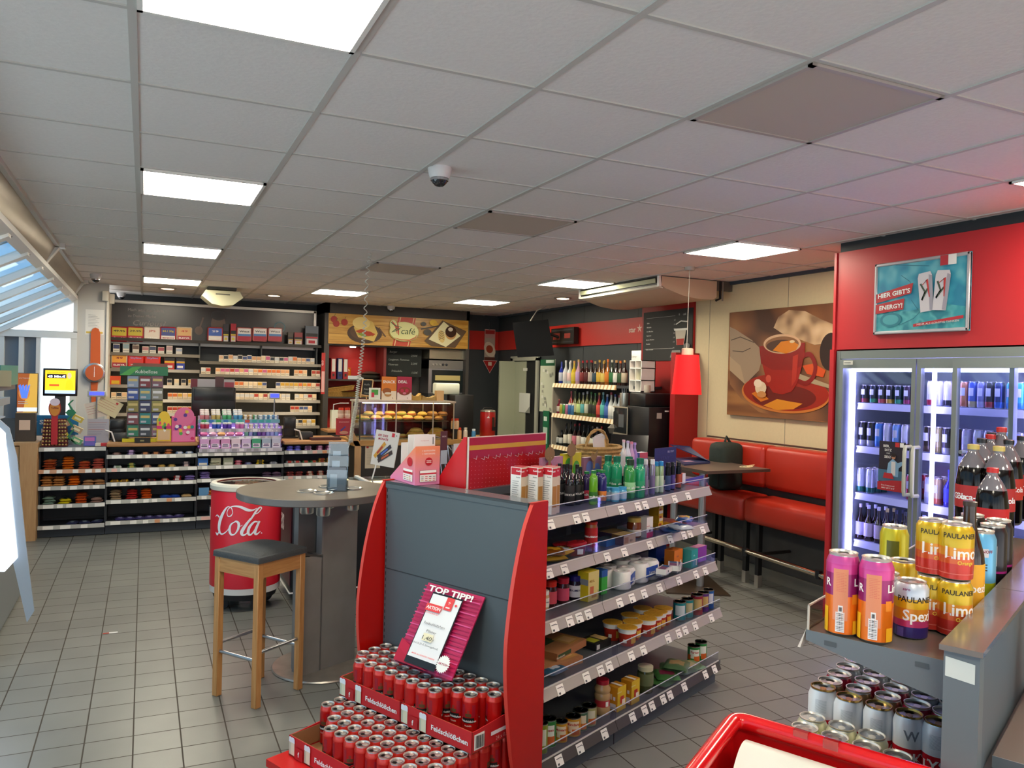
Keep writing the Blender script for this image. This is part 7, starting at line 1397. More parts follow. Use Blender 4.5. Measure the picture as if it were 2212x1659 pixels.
# air conditioner
t = thing('air_conditioner', 'cream ceiling mounted air conditioner with long front slot', 'air conditioner', (0, 0, 0)); AC_ = P('cdb79c', .45); prof_ = [(4.36, CH-.01), (4.37, 2.60), (4.42, 2.575), (4.62, 2.52), (4.80, 2.50), (4.98, 2.505), (5.02, 2.53), (5.02, CH-.01)]
b = MB(); b.prism([(x, 6.10, z) for x, z in prof_], (0, 1.5, 0), AC_); b.build('housing', t)
b = MB(); b.prism([(4.345, 6.13, 2.68), (4.352, 6.13, 2.605), (4.36, 6.13, 2.605), (4.36, 6.13, 2.68)], (0, 1.44, 0), P('1c1e1a', .5)); b.prism([(4.325, 6.15, 2.665), (4.335, 6.15, 2.625), (4.34, 6.15, 2.625), (4.335, 6.15, 2.665)], (0, 1.40, 0), P('b8bc98', .4)); b.box(4.34, 4.37, 6.10, 6.13, 2.59, 2.69, WHITE); b.box(4.34, 4.37, 7.57, 7.60, 2.59, 2.69, WHITE); b.prism([(4.34, 6.12, 2.605), (4.345, 6.12, 2.585), (4.40, 6.12, 2.575), (4.40, 6.12, 2.585)], (0, 1.46, 0), P('dcdcc8', .4)); b.build('air_outlet', t)
b = MB(); b.box(5.02, XR, 6.12, 6.16, 2.60, 2.69, P('5c5850', .5)); b.tube([(5.08, 6.12, 2.69), (5.08, 6.12, 2.52), (5.03, 6.12, 2.5)], .012, BLACK, 8); b.tube([(5.11, 6.12, 2.69), (5.11, 6.12, 2.50)], .008, P('8a8478', .5), 8); b.build('pipe', t)
# pendant lamp
LC = Zp(1490, 577, CH); t = thing('pendant_lamp', 'red fabric pendant lamp hanging before the coffee menu', 'lamp', LC); zB = Dp(1485, 852, depth(LC)).z-CH; zT = Dp(1485, 767, depth(LC)).z-CH
b = MB(); b.lathe([(0, -.03), (.042, -.03), (.045, -.02), (.045, 0)], P('b8b4ac', .4), 20); b.build('canopy', t); b = MB(); b.tube([(0, 0, -.03), (-.01, .0, zT+.05)], .003, P('c8c4b8', .5), 6); b.build('cord', t)
b = MB(); b.lathe([(.05, zT-.005), (.05, zT+.055), (.04, zT+.06), (0, zT+.06)], P('d8c8b0', .4), 20); b.build('cap', t)
b = MB(); SHD = P('e01418', .8, noise=.12, scale=8, emit=.75); b.lathe([(.128, zB), (.098, zT)], SHD, 40, cap=False); b.lathe([(.126, zB), (.096, zT)], SHD, 40, cap=False); b.build('lamp_shade', t)
b = MB(); b.lathe([(0, zB+.10), (.03, zB+.13), (.02, zB+.19)], P('ffe0b0', .4, emit=15), 14); b.build('bulb', t)
# canvas with the coffee cup
w_, h_, z0_ = 1.55, 1.0, 1.39
q = Board((XR-.035, 6.11, z0_), (0, -1, 0), (0, 0, 1), w_, h_, .033, P('6a4028', .6), P('3a2418', .7))
def pc(px, py): p = Xp(px, py, XR-.035); return ((6.11-p.y)/w_, (p.z-z0_)/h_)
def pcs(*l): return [pc(l[i], l[i+1]) for i in range(0, len(l), 2)]
def blend(name, c1, c2, c3, scale, ax=(1, 1, 1)):
    m = bpy.data.materials.new(name); m.use_nodes = True; nt = m.node_tree; bs = nt.nodes['Principled BSDF']; tc = nt.nodes.new('ShaderNodeTexCoord'); mp = nt.nodes.new('ShaderNodeMapping'); mp.inputs['Scale'].default_value = ax; n = nt.nodes.new('ShaderNodeTexNoise'); n.inputs['Scale'].default_value = scale; n.inputs['Detail'].default_value = 1
    r = nt.nodes.new('ShaderNodeValToRGB'); r.color_ramp.elements[0].position = .35; r.color_ramp.elements[1].position = .65; r.color_ramp.elements[0].color = lin(c1); r.color_ramp.elements[1].color = lin(c3); e = r.color_ramp.elements.new(.5); e.color = lin(c2)
    nt.links.new(tc.outputs['Object'], mp.inputs[0]); nt.links.new(mp.outputs[0], n.inputs['Vector']); nt.links.new(n.outputs['Fac'], r.inputs[0]); nt.links.new(r.outputs[0], bs.inputs['Base Color']); bs.inputs['Roughness'].default_value = .6
    return m
q.rect(0, 0, 1, 1, blend('canvas_table', '4c3020', '7c5030', '9c6a3c', 2.2)); q.poly(pcs(1577, 690, 1577, 830, 1600, 860, 1640, 890, 1700, 905, 1750, 908) + [(1, 0), (0, 0)], blend('canvas_wood', '6c4020', '8c5c30', 'a4703c', 3, (1, .3, 3)))
q.poly(pcs(1577, 706, 1590, 712, 1625, 735, 1650, 760, 1640, 800, 1610, 830, 1578, 800), P('a08a70', .6)); q.poly(pcs(1577, 770, 1600, 790, 1610, 830, 1577, 800), P('b09878', .6)); q.line(pcs(1583, 758, 1605, 760, 1622, 752), .008, P('4a3c30', .6)); q.line(pcs(1580, 735, 1600, 728, 1630, 740), .010, P('5c4c3c', .6))
q.poly(pcs(1672, 708, 1682, 685, 1705, 670, 1740, 672, 1775, 690, 1800, 700, 1800, 740, 1760, 745, 1720, 730, 1690, 720), blend('canvas_blur', '8a6c50', 'c8a880', 'e0c8a0', 5)); q.ell(*pc(1795, 760), .075, .16, P('2a1810', .6))
q.ell(*pc(1692, 850), .345, .175, P('c87830', .35), 48, rot=-.03); q.ell(*pc(1693, 847), .335, .165, P('9c2410', .3), 48, rot=-.03); q.ell(*pc(1692, 858), .25, .11, P('6c180c', .3), 36); q.poly(pcs(1650, 876, 1680, 862, 1700, 866, 1735, 872, 1715, 884, 1680, 886), P('d88c20', .3)); q.poly(pcs(1625, 850, 1640, 842, 1662, 862, 1645, 868), P('d87818', .3)); q.poly(pcs(1735, 790, 1760, 785, 1785, 800, 1780, 815, 1745, 808), P('d05018', .3))
q.poly(pcs(1718, 806, 1730, 808, 1796, 832, 1798, 840, 1724, 820), P('a89878', .3))
q.line(catmull(pcs(1734, 770, 1752, 766, 1763, 790, 1758, 815, 1742, 828, 1724, 822), 6), .042, P('84140c', .25))
q.poly(pcs(1642, 748, 1644, 768, 1652, 800, 1660, 830, 1672, 848, 1692, 852, 1712, 846, 1724, 828, 1732, 800, 1740, 765, 1741, 740), P('a01c10', .25)); q.poly(pcs(1642, 748, 1646, 785, 1670, 799, 1715, 800, 1735, 790, 1741, 742), P('8c140c', .25)); q.ell(*pc(1662, 818), .022, .035, P('c8503c', .25)); q.poly(pcs(1715, 770, 1727, 765, 1722, 820, 1712, 836), P('b83020', .25))
cx_, cy_ = pc(1691, 743); q.ell(cx_, cy_, .148, .088, P('d8b088', .3), 40, rot=-.02); q.ell(cx_, cy_-.005, .132, .072, P('8a5c34', .3), 36); q.ell(cx_-.005, cy_-.018, .118, .055, P('4c2810', .3), 36); q.poly(pcs(1672, 757, 1690, 738, 1712, 735, 1728, 745, 1722, 756, 1700, 764), P('d88010', .25)); q.ell(*pc(1714, 738), .02, .012, P('e8d0a0', .3))
q.ell(*pc(1646, 838), .048, .062, P('e0cca8', .6, noise=.2, scale=60), 14); q.ell(*pc(1640, 828), .035, .04, P('ecdcc0', .6), 10); q.ell(*pc(1648, 852), .04, .03, P('c88848', .6), 10)
tag(q.build('coffee_picture'), 'large canvas picture of a red coffee cup on a saucer', 'picture')
# bench
t = thing('bench', 'red leather wall bench with split back and seat cushions', 'bench', (4.93, 4.06, 0)); RL = P('b02a18', .38, noise=.12, scale=5, bump=.15)
ysp = Xp(1668, 1000, 4.93).y; yss = Xp(1612, 1100, 4.62).y
for a, c in ((4.062, ysp-.004), (ysp+.004, 6.20)): b = MB(); b.rbox(-.10, .10, a-4.06, c-4.06, .80, 1.165, RL, .045, 3); b.build('back_cushion', t)
for a, c in ((4.062, yss-.004), (yss+.004, 6.20)): b = MB(); b.rbox(-.36, -.02, a-4.06, c-4.06, .535, .75, RL, .05, 3); b.build('seat_cushion', t)
b = MB(); b.rbox(-.36, .0, 2.15, 2.75, .535, .75, RL, .05, 3); b.build('seat_cushion', t)
b = MB(); b.box(.10, .12, 0, 2.14, 1.165, 1.18, P('4a3428', .5)); b.build('top_rail', t)
for px, py in ((1637, 1268), (1610, 1257), (1556, 1235), (1543, 1228)):
    p = Zp(px, py, 0); b = MB(); b.box(p.x-4.93-.02, p.x-4.93+.02, p.y-4.06-.02, p.y-4.06+.02, .10, .54, P('17181a', .5)); b.box(p.x-4.93-.022, p.x-4.93+.022, p.y-4.06-.022, p.y-4.06+.022, .0, .10, P('b0aaa0', .3, .6)); b.build('leg', t)
b = MB(); b.tube([(4.45-4.93, 4.10-4.06, .325), (4.45-4.93, 6.1-4.06, .36)], .02, P('c8bea8', .18, 1), 16); b.build('foot_rail', t)
for y in (4.2, 4.97, 5.85): b = MB(); b.tube([(4.45-4.93, y-4.06, .33), (-.30, y-4.06, .30), (0, y-4.06, .30)], .014, P('2a2622', .4), 8); b.lathe([(.027, -.03), (.027, .03)], BLACK, 12, o=(4.45-4.93, y-4.06, .33)); b.build('rail_bracket', t)
# high table with laptops, cable, bag
t = thing('high_table', 'grey-brown square high table on a silver post by the bench', 'table', (4.36, 5.35, 0)); b = MB(); b.box(-.33, .33, -.385, .40, .975, 1.0, P('5c5148', .35)); b.box(-.33, .33, -.387, -.385, .976, .999, P('4a433c', .4)); b.build('table_top', t)
p = Zp(1512, 1268, 0); b = MB(); 
for dx, dy in ((p.x-4.36, p.y-5.35), (p.x-4.36-.06, p.y-5.35+.30)): b.box(dx-.028, dx+.028, dy-.028, dy+.028, .01, .975, P('a8aaac', .3, .6)) if 0 else b.lathe([(.03, .012), (.03, .975)], P('a8aaac', .3, .6), 16, o=(dx, dy, 0))
b.build('post', t); b = MB(); f = [Zp(x, y, 0) for x, y in ((1440, 1283), (1578, 1289), (1528, 1245), (1420, 1240))]; b.prism([(v.x-4.36, v.y-5.35, 0) for v in f], (0, 0, .012), P('4a3c2e', .4, .3)); b.build('base_plate', t)
t = thing('laptop', 'half open dark blue laptop on the high table', 'laptop'); Lb = [Zp(x, y, 1.001) for x, y in ((1456, 992), (1478, 1006), (1534, 1001), (1514, 990))]; b = MB(); b.prism(Lb, (0, 0, .014), P('26345c', .4)); lc = Lb[0]*.35+Lb[1]*.4+Lb[2]*.25; b.prism([lc+Vector((dx, dy, .014)) for dx, dy in ((-.04, -.03), (.05, -.03), (.05, .03), (-.04, .03))], (0, 0, .001), P('d8a8b8', .4)); b.build('keyboard_base', t)
b = MB(); b.prism([Lb[2]+Vector((0, 0, .016)), Lb[3]+Vector((0, 0, .016)), Dp(1490, 964, depth(Lb[3])), Dp(1447, 960, depth(Lb[0]))], (.004, .004, -.006), P('1c4078', .2)); b.build('screen', t)
pts = []
for i in range(60): a = i*.42; pts.append((4.55+.07*math.cos(a)+.002*i, 5.10+.045*math.sin(a*1.1)+.001*i, 1.004+.0006*(i % 5)))
b = MB(); b.tube(catmull(pts, 2), .0025, P('e8dcb0', .5), 5); tag(b.build('charging_cable'), 'coiled white charging cable on the high table', 'cable')
t = thing('side_table', 'small dark table carrying the black tablet, beyond the shelf unit', 'table', (4.05, 6.05, 0)); b = MB(); b.box(-.3, .2, -.25, .25, .97, 1.0, P('4a423c', .4)); b.build('table_top', t); b = MB(); b.lathe([(.03, .0), (.03, .97)], P('8a8c8e', .3, .6), 12); b.lathe([(.2, 0), (.2, .01), (0, .012)], P('3c3630', .4), 24); b.build('post', t)
t = thing('tablet', 'black tablet computer leaning open on the small dark table', 'tablet', (3.98, 6.0, 1.001), R(-30)); b = MB(); b.prism([(-.17, .0, 0), (.17, .0, 0), (.19, .10, .2), (-.15, .10, .2)], (0, .012, 0), P('101214', .15)); b.build('screen', t); b = MB(); b.box(-.17, .17, -.2, 0, 0, .012, P('1c1e20', .4)); b.build('keyboard', t)
b = MB(); GN = P('1f2c26', .8, noise=.3, scale=20, bump=.4); b.rbox(-.13, .13, -.11, .11, 0, .42, GN, .06, 3); b.rbox(-.15, -.10, -.07, .07, .03, .25, GN, .02, 2); b.tube([(-.02, 0, .41), (.0, .0, .47), (.05, 0, .41)], .012, GN, 6); tag(b.build('backpack', loc=(4.72, 5.55, .75)), 'dark green backpack standing on the bench behind the table', 'backpack')
# ================================================================ glass door drinks fridge
FG = P('868d89', .35, .3); YF0, YF1, XF = 2.05, 4.005, 4.37
t = thing('drinks_fridge', 'wide glass door drinks fridge with violet-white light under the red wall', 'fridge', (XF, 3.0, 0)); o_ = Vector((XF, 3.0, 0))
def fx(x0, x1, y0, y1, z0, z1, m, nm=None, b=None, par=None):
    bb = b or MB(); bb.box(x0-XF, x1-XF, y0-3.0, y1-3.0, z0, z1, m)
    if nm: return bb.build(nm, par or t)
    return bb
b = MB(); fx(XF, 5.15, YF1-.035, YF1, .05, 1.94, FG, b=b); fx(XF, 5.15, YF0, YF0+.035, .05, 1.94, FG, b=b); fx(XF, 5.15, YF0, YF1, 1.89, 1.94, FG, b=b); fx(5.10, 5.15, YF0, YF1, .05, 1.9, P('b8bcc8', .5), b=b); fx(XF, 5.15, YF0, YF1, .05, .30, P('50565a', .4), b=b); fx(XF-.01, XF+.02, YF0, YF1, 1.885, 1.94, FG, b=b); fx(XF-.012, XF+.03, YF1-.03, YF1, .05, 1.94, FG, b=b); b.build('cabinet', t)
VL = P('b0a8ff', .5, emit=16)
b = MB(); fx(4.46, 4.49, YF1-.052, YF1-.040, .34, 1.84, VL, b=b); b.build('light_strip', t); b = MB(); fx(4.46, 4.49, 3.335, 3.345, .34, 1.84, VL, b=b); b.build('light_strip', t); b = MB(); fx(4.46, 4.50, YF0+.05, YF1-.05, 1.80, 1.83, P('b8b4ff', .5, emit=12), b=b); b.build('light_strip', t); b = MB(); fx(4.46, 4.49, 2.705, 2.715, .34, 1.84, VL, b=b); b.build('light_strip', t)
fz = [1.585, 1.285, .960, .632, .34]
for z in fz:
    b = MB(); fx(4.52, 5.08, YF0+.04, YF1-.045, z-.012, z, P('c0c4d4', .35), b=b); o = b.build('shelf_board', t)
    b = MB(); b.box(4.535-XF, 4.55-XF, YF0+.06-3, YF1-.07-3, z-.022, z-.013, P('b8b0ff', .5, emit=7)); b.build('light_strip', o); b = MB()  # glowing strip under each board, added to brighten the drinks
    b.prism([(4.515-XF, YF0+.05-3, z), (4.50-XF, YF0+.05-3, z-.045), (4.51-XF, YF0+.05-3, z-.045)], (0, YF1-YF0-.11, 0), P('d8d8ea', .4)); b.build('price_rail', o)
def door(y0, y1, x0, x1, nm, hy, lab=None):
    """a glass door between two upright stiles; (x0, y0) is the near end"""
    d = Vector((x1-x0, y1-y0, 0)); L = d.length; a = math.atan2(d.y, d.x); e = bpy.data.objects.new(nm, None); C.objects.link(e); e.parent = t; e.location = (x0-XF, y0-3.0, 0); e.rotation_euler = (0, 0, a); e.empty_display_size = .05
    if lab: e['label'] = lab
    b = MB(); sw = .028; FR = P('8c938f', .35, .3); b.box(0, sw, -.015, .02, .31, 1.88, FR); b.box(L-sw, L, -.015, .02, .31, 1.88, FR); b.box(sw, L-sw, -.015, .02, 1.82, 1.88, FR); b.box(sw, L-sw, -.015, .02, .31, .36, FR); b.build('door_frame', e)
    b = MB(); b.box(sw, L-sw, 0, .005, .36, 1.82, glass('eef2f8', .85)); b.build('glass_pane', e)
    b = MB(); hx = hy*L; b.tube([(hx, .02, 1.33), (hx, .07, 1.33), (hx, .075, 1.30), (hx, .075, 1.06), (hx, .07, 1.03), (hx, .02, 1.03)], .012, P('c8c8b8', .35), 8); b.build('handle', e)
    return e
door(3.375, 3.965, XF-.005, XF-.005, 'door', .03); door(2.76, 3.365, XF-.005, XF-.005, 'door', .95)
p = Dp(2058, 900, 4.62); door(p.y-.0, 2.12, p.x, XF-.01, 'door', .04, 'door standing slightly open')
for m_ in [o for o in bpy.data.objects if o.name.startswith('door') and o.parent == t]: pass
# drinks in the fridge
cn_ = {}
def can_(c, c2, h=.145, r=.0265):
    k = (c, c2, h, r)
    if k not in cn_: cn_[k] = drinkcan(r, h, ((c2, .25), (c, 1)), prints=[(.45, .75, R(150), R(215), 'e0e0e8')], seg=14, detail=False)
    return cn_[k]
nth = 'one two three four five six seven eight nine ten eleven twelve thirteen fourteen fifteen sixteen seventeen eighteen nineteen twenty'.split()
def fridge_row(z, items, h, r, rows, what, x=4.565):
    for i, (px, c, c2) in enumerate(items):
        y = Xp(px, 900, x).y; 
        for j in range(rows):
            can_(c, c2, h, r).put((x+.062*j, y, z+.001), ('%s, place %s from the red cheek' % (what, nth[i])) if j == 0 else '%s in the rows behind place %s' % (what, nth[i]), (what+' behind the front row') if j else None)
fridge_row(fz[0], [(1850, '1c1c24', 'b83030'), (1867, '1c1c24', '8c2c34'), (1886, '1c2430', '2c8c5c'), (1905, '1c1c24', 'c04850'), (1922, '1c1c24', 'c89830'), (1941, '16242c', '2c9c74'), (1960, '3c2038', 'a02c60')], .125, .0265, 2, 'dark fridge can on the top board')
fridge_row(fz[0], [(1979, 'e0e0f0', 'c05060'), (2011, 'e8e4f0', 'b83048'), (2030, 'e8e4f0', 'd0d0e0'), (2047, 'e0dce8', '2c2c30'), (2065, 'e8d8a0', 'e0e0e8'), (2083, 'd88860', 'e0885c'), (2101, '4c68c0', 'd8c890'), (2120, '8c8cc0', 'c8c8e8'), (2138, '2c2838', 'd04850'), (2158, '2c3c78', '3c78d0'), (2184, '40b8e0', '3c98d8'), (2204, '50c0e8', '4ca0e0')], .160, .0275, 1, 'tall fridge can on the top board')
fridge_row(fz[1], [(1849, '4c8ce0', '3c7cd8'), (1865, '1c1c20', 'b8b8b8'), (1883, '1c1c20', 'b8b8b8'), (1901, '4c8ce0', '3c7cd8'), (1919, 'd8d4e4', 'c8c4d8'), (1939, '7ca8e0', 'd8dce8'), (1958, 'd8d8e4', '8a7a58'), (1977, 'e0d8e8', 'a8203c'), (2006, '2c2018', '4c3828'), (2029, 'b8a870', '9c8c50'), (2047, '3c3840', 'b8b8c0'), (2068, '241c1c', '3c2c28'), (2090, 'c8c0d8', 'd8a088'), (2115, 'e0e0f0', 'c83048'), (2138, 'd8d4e4', 'b8a890'), (2164, 'b8c0e8', 'a8b0e0'), (2186, '58b8b0', 'b8b8e8'), (2206, 'c8c8f0', 'b0b0e0')], .168, .029, 1, 'fridge can on the second board')
fridge_row(fz[2], [(1846, 'd0383c', '2c7c64'), (1864, 'c8ccd8', '2c7c64'), (1884, 'c8ccd8', '2c6c58'), (1972, 'c02038', 'a01c30'), (2012, 'c8ccd8', 'b8bcc8'), (2030, 'd8b888', 'd87050')], .168, .029, 3, 'fridge can on the third board')
for z, items, what in ((fz[3], [(1845, 'e0d0dc', 'd8d4e8'), (1862, 'd8d4e8', 'e0d0dc'), (1880, 'e0d4e0', 'd8d4e8'), (1902, 'd8c4cc', 'd8d4d8'), (1920, 'b8bcd8', 'c8b070'), (1940, 'b8bcd8', '3a3c50'), (1960, 'c89cb0', '3a3c40'), (1976, 'c8a0b0', '3a3c40'), (2000, 'c8c8d8', 'c8c8e0'), (2017, 'c8c8d8', '3a3c40'), (2036, 'd8d8e0', '3a3c40')], 'brown beer bottle'), (fz[2], [(2052, '3040c0', '2c38b0'), (2078, 'c8c8e8', '2838a8'), (2100, 'c8d0e8', '2c38b0')], 'blue bottle')):
    for i, (px, lab, cap) in enumerate(items):
        y = Xp(px, 1000, 4.565).y
        for j in range(2): plainbottle(.030, .245 if z == fz[3] else .23, '2a1408' if z == fz[3] else '2430a0', cap, lab, name='beer_bottle', cat='beer bottle', labz=(.12, .5)).put((4.565+.065*j, y, z+.001), ('%s on the %s board of the fridge, place %s from the red cheek' % (what, 'fourth' if z == fz[3] else 'third', nth[i])) if j == 0 else '%s in the second row of the fridge behind place %s' % (what, nth[i]))
q = xd(1897, 1056, 1957, 957, XF-.04, P('2c2430', .5), .003); q.txt('BIER,', .28, .88, .07, PRINTW, bold=.02); q.txt('SATZ', .35, .80, .07, PRINTW, bold=.02); q.txt('UND', .36, .745, .04, PRINTW); q.txt('SIEG!', .34, .66, .07, PRINTW, bold=.02); q.rect(.62, .90, .78, .99, P('c83030', .5)); q.rect(.80, .90, .94, .99, PRINTW)
q.rect(0, .18, 1, .42, P('48708c', .5)); q.poly([(.32, .30), (.38, .56), (.55, .66), (.74, .58), (.98, .64), (.98, .58), (.78, .48), (.76, .30)], P('88b0d0', .5)); q.rect(.5, .32, .66, .6, P('e0dcdc', .5)); q.ell(.58, .70, .08, .055, P('c08868', .5)); q.ell(.58, .735, .08, .03, P('2a1c18', .5)); q.rect(.50, .695, .66, .71, BLACK); q.poly([(.2, .25), (.62, .25), (.55, .36), (.25, .36)], P('c02c34', .5))
q.poly([(0, .0), (1, .0), (1, .24), (.55, .22), (0, .16)], P('b82830', .5)); q.txt('Dein Preisvorteil', .4, .09, .04, PRINTW, fit=.5); q.txt('BEI JETZT', .42, .04, .035, PRINTW, fit=.5)
tag(q.build('door_sign'), 'BIER, SATZ UND SIEG! sign on the fridge door', 'sign')
q = xd(1822, 788, 1842, 779, XF-.04, P('d8d8cc', .5), .002); q.rect(.1, .4, .8, .55, P('4a4a4a', .5)); tag(q.build('door_sticker'), 'small white sticker in the top corner of the fridge door', 'sticker')
# framed poster on the red wall
pa, pb = Xp(1890, 723, XF), Xp(2100, 543, XF); y0_, y1_, za, zb = 3.705, 3.04, 2.04, 2.505
t = thing('framed_poster', "snap frame with the turquoise HIER GIBT'S ENERGY! poster", 'poster', (XF, y0_, za))
q = Board((-.014, 0, 0), (0, -1, 0), (0, 0, 1), y0_-y1_, zb-za, .012, blend('ice_print', '2c8cac', '40a4bc', '6cc0cc', 9))
q.poly([(0, 0), (1, 0), (1, .30), (.7, .38), (.4, .30), (.15, .34), (0, .28)], blend('ice_floor', '3ca0ac', '5cb8bc', '2c8898', 14))
for pts_ in ([(.3, .8), (.4, .7), (.42, .62)], [(.1, .35), (.3, .12), (.45, .2), (.62, .42)], [(.2, .15), (.15, .28), (.3, .33)], [(.5, .3), (.42, .45)], [(.24, .95), (.6, .88)]): q.line(pts_, .003, P('1c6c84', .5))
q.ell(.2, .2, .12, .10, P('2c8494', .5)); q.ell(.2, .2, .09, .07, P('50acb4', .5))
q.poly([(.02, .44), (.42, .54), (.44, .68), (.0, .56)], P('c02c34', .45)); q.poly([(.02, .29), (.34, .33), (.35, .48), (.02, .42)], P('c02c34', .45))
q.txt("HIER GIBT'S", .23, .53, .085, PRINTW, fit=.36, bold=.03, shear=.1, rot=.09); q.txt('ENERGY!', .2, .35, .085, PRINTW, fit=.26, bold=.03, shear=.1, rot=.05)
for a, rt_ in ((.58, .12), (.74, -.08)):
    for dx, c in ((0, 'd8d4dc'), (.0, 'e4e0e4')): pass
    c_, s_ = math.cos(rt_), math.sin(rt_)
    f_ = lambda x, y: (a+(x*c_-y*s_*.7), .54+(x*s_*1.4+y*c_)); q.poly([f_(-.075, -.26), f_(.06, -.26), f_(.075, .2), f_(.06, .26), f_(-.06, .26), f_(-.075, .2)], P('dcd8dc', .4)); q.poly([f_(.02, -.25), f_(.06, -.26), f_(.075, .2), f_(.04, .22)], P('a8a4b0', .4)); q.line([f_(-.05, .12), f_(-.01, .0), f_(-.05, -.1), f_(.02, .04)], .012, P('3a4c3c', .5)); q.line([f_(-.03, .1), f_(.02, .16), f_(.03, -.08)], [.006, .016, .006], P('c83030', .5))
q.rect(.72, .86, .80, .99, P('c02c38', .5)); q.rect(.80, .86, .88, .99, PRINTW); q.poly([(.46, .08), (.96, .16), (.96, .20), (.46, .12)], P('c02c38', .5)); q.txt('MEHR ALS GÜNSTIG TANKEN', .71, .11, .035, PRINTW, fit=.42, rot=.04); q.build('print', t)
b = MB(); W2, H2 = y0_-y1_, zb-za; FRM2 = P('c8c8cc', .3, .5)
b.rbox(-.022, 0, -W2, 0, -.0, .022, FRM2, .006, 1); b.rbox(-.022, 0, -W2, 0, H2-.022, H2, FRM2, .006, 1); b.rbox(-.022, 0, -.022, 0, 0, H2, FRM2, .006, 1); b.rbox(-.022, 0, -W2, -W2+.022, 0, H2, FRM2, .006, 1); b.build('frame', t)
# ================================================================ more on the top of the long shelf unit
b = MB(); b.T = gT(UA, VS); b.box(UA, UB, VS+.03, 2.86, 1.08, 1.10, SHELF); o = b.build('shelf_board', root if 0 else bpy.data.objects['shelf_unit'])
b = MB(); b.T = gT(UA, VS); b.box(UA, UB, VS+.03, 2.9, 0, .12, CAB); b.build('plinth', bpy.data.objects['shelf_unit'])
t = thing('pegboard_panel', 'crimson pegboard panel with a gold stripe standing on the shelf unit', 'panel', G(2.573, VS, 1.19), GA); CR1 = P('a8102c', .35); W_ = .557; H_ = 1.427-1.19
q = Board((0, -.012, 0), (1, 0, 0), (0, 0, 1), W_, H_, .012, P('b00c14', .35), P('d8d0c8', .4)); q.rect(0, .62, 1, 1, CR1); q.rect(.0, .75, 1, .84, P('c8982c', .4)); q.rect(0, .60, 1, .74, P('a41838', .4)); q.rect(0, .985, 1, 1, P('e0b0a8', .4))
for i in range(27):
    for j in range(7): q.rect(.02+.036*i, .04+.08*j, .026+.036*i, .048+.08*j, P('d8a8a8', .5))
q.build('board', t)
for i in range(14):
    b = MB(); x = .03+.04*i+(.012 if i % 2 else 0); z = H_*(.60 if i % 2 == 0 else .58); b.tube([(x, -.012, z), (x, -.03, z-.005), (x, -.034, z+.012)], .0012, P('d8d4d0', .3, .5), 5); b.build('hook', t)
b = MB(); b.prism([(-.002, 0, 0), (-.002, .0, H_), (-.002, .015, H_), (-.002, .20, 0)], (-.006, 0, 0), P('c8141c', .35)); b.build('side_panel', t); b = MB(); b.prism([(W_, 0, 0), (W_, .0, H_), (W_, .015, H_), (W_, .20, 0)], (.006, 0, 0), P('c8141c', .35)); b.build('side_panel', t)
# gummy bags with brown hang cards
for i, (dx, dy, w_, h_, bx0, by0, bx1, by1, c, c2, lb) in enumerate(((1188, 981, 17, 17, 1171, 1012, 1216, 985, 'b8809c', 'c83c50', 'pink fruit bag with round brown card, first of three'), (1235, 972, 16, 17, 1216, 1013, 1256, 977, 'c8bc20', '4c9c30', 'yellow fruit bag with round brown card, middle of three'), (1284, 984, 14, 14, 1262, 1012, 1300, 985, '8c607c', '5c6cb0', 'violet fruit bag with forked brown card, last of three'))):
    t = thing('fruit_bag', lb, 'sweets bag', (0, 0, 0), group='fruit bags with brown cards'); a, c_ = Vp(bx0, by1+28, 2.36), Vp(bx1, by1, 2.36); W = (c_-a).dot(GU); H = c_.z-Z1
    q = Board(Vector((a.x, a.y, Z1)), GU, (0, 0, 1), W, H, .02, P(c, .4)); q.ell(.3, .72, .2, .18, P(c2, .4)); q.ell(.72, .6, .2, .22, P(c2, .4)); q.ell(.5, .35, .2, .2, P('e8dce0', .4)); q.build('bag_body', t)
    cc2 = Vp(dx, dy, 2.345); rr_ = w_/FPX*depth(cc2)
    q = Board(cc2-GU*rr_-Vector((0, 0, rr_)), GU, (0, 0, 1), 2*rr_, 2*rr_, .002); BR_ = P('8a6c4c', .8)
    if i < 2: pts_ = [(.5+.5*math.cos(k*PI/12), .5+.45*math.sin(k*PI/12)) for k in range(24)]; 
    else: pts_ = [(.05, .3), (.2, .75), (.42, .55), (.6, .6), (1, .95), (.85, .4), (.6, .1), (.3, .05)]
    q.prism([q.pt(*p_) for p_ in pts_], GV*.003, BR_); q.prism([q.pt(.38, -.5), q.pt(.62, -.5), q.pt(.6, .1), q.pt(.4, .1)], GV*.003, BR_)
    if i < 2: q.prism([q.pt(.42, .9), q.pt(.58, .9), q.pt(.56, 1.1), q.pt(.44, 1.1)], GV*.003, BR_)
    q.build('hang_card', t)
# wicker basket
BC = Vp(1292, 1030, 2.66); BC.z = 1.101; t = thing('wicker_basket', 'handled wicker basket on the far side of the shelf unit', 'basket', BC, GA); WK = P('b08c54', .8, noise=.5, scale=90, bump=.6); b = MB(); hz = top(BC, 1300, 962)-1.101; n = 9
for k in range(n):
    z = hz*(k+.5)/n; rr_ = .095+.05*k/n; pts = []
    for i in range(48): a = 2*PI*i/48; w2 = .004*math.sin(a*12+PI*k); pts.append(((rr_+w2)*1.15*math.cos(a), (rr_+w2)*.8*math.sin(a), z))
    b.tube(pts, hz/n*.55, WK, 5, closed=True)
b.build('woven_body', t); b = MB(); b.lathe([(.1, 0), (.1, .01), (0, .01)], WK, 20, sx=1.15, sy=.8); b.build('base', t)
hh = top(BC, 1275, 928)-1.101; b = MB(); pts = [(-.15+.02, 0, hz)]+[(-.02-.13*math.cos(PI*k/12)*.85, 0, hz+(hh-hz)*math.sin(PI*k/12)) for k in range(13)]
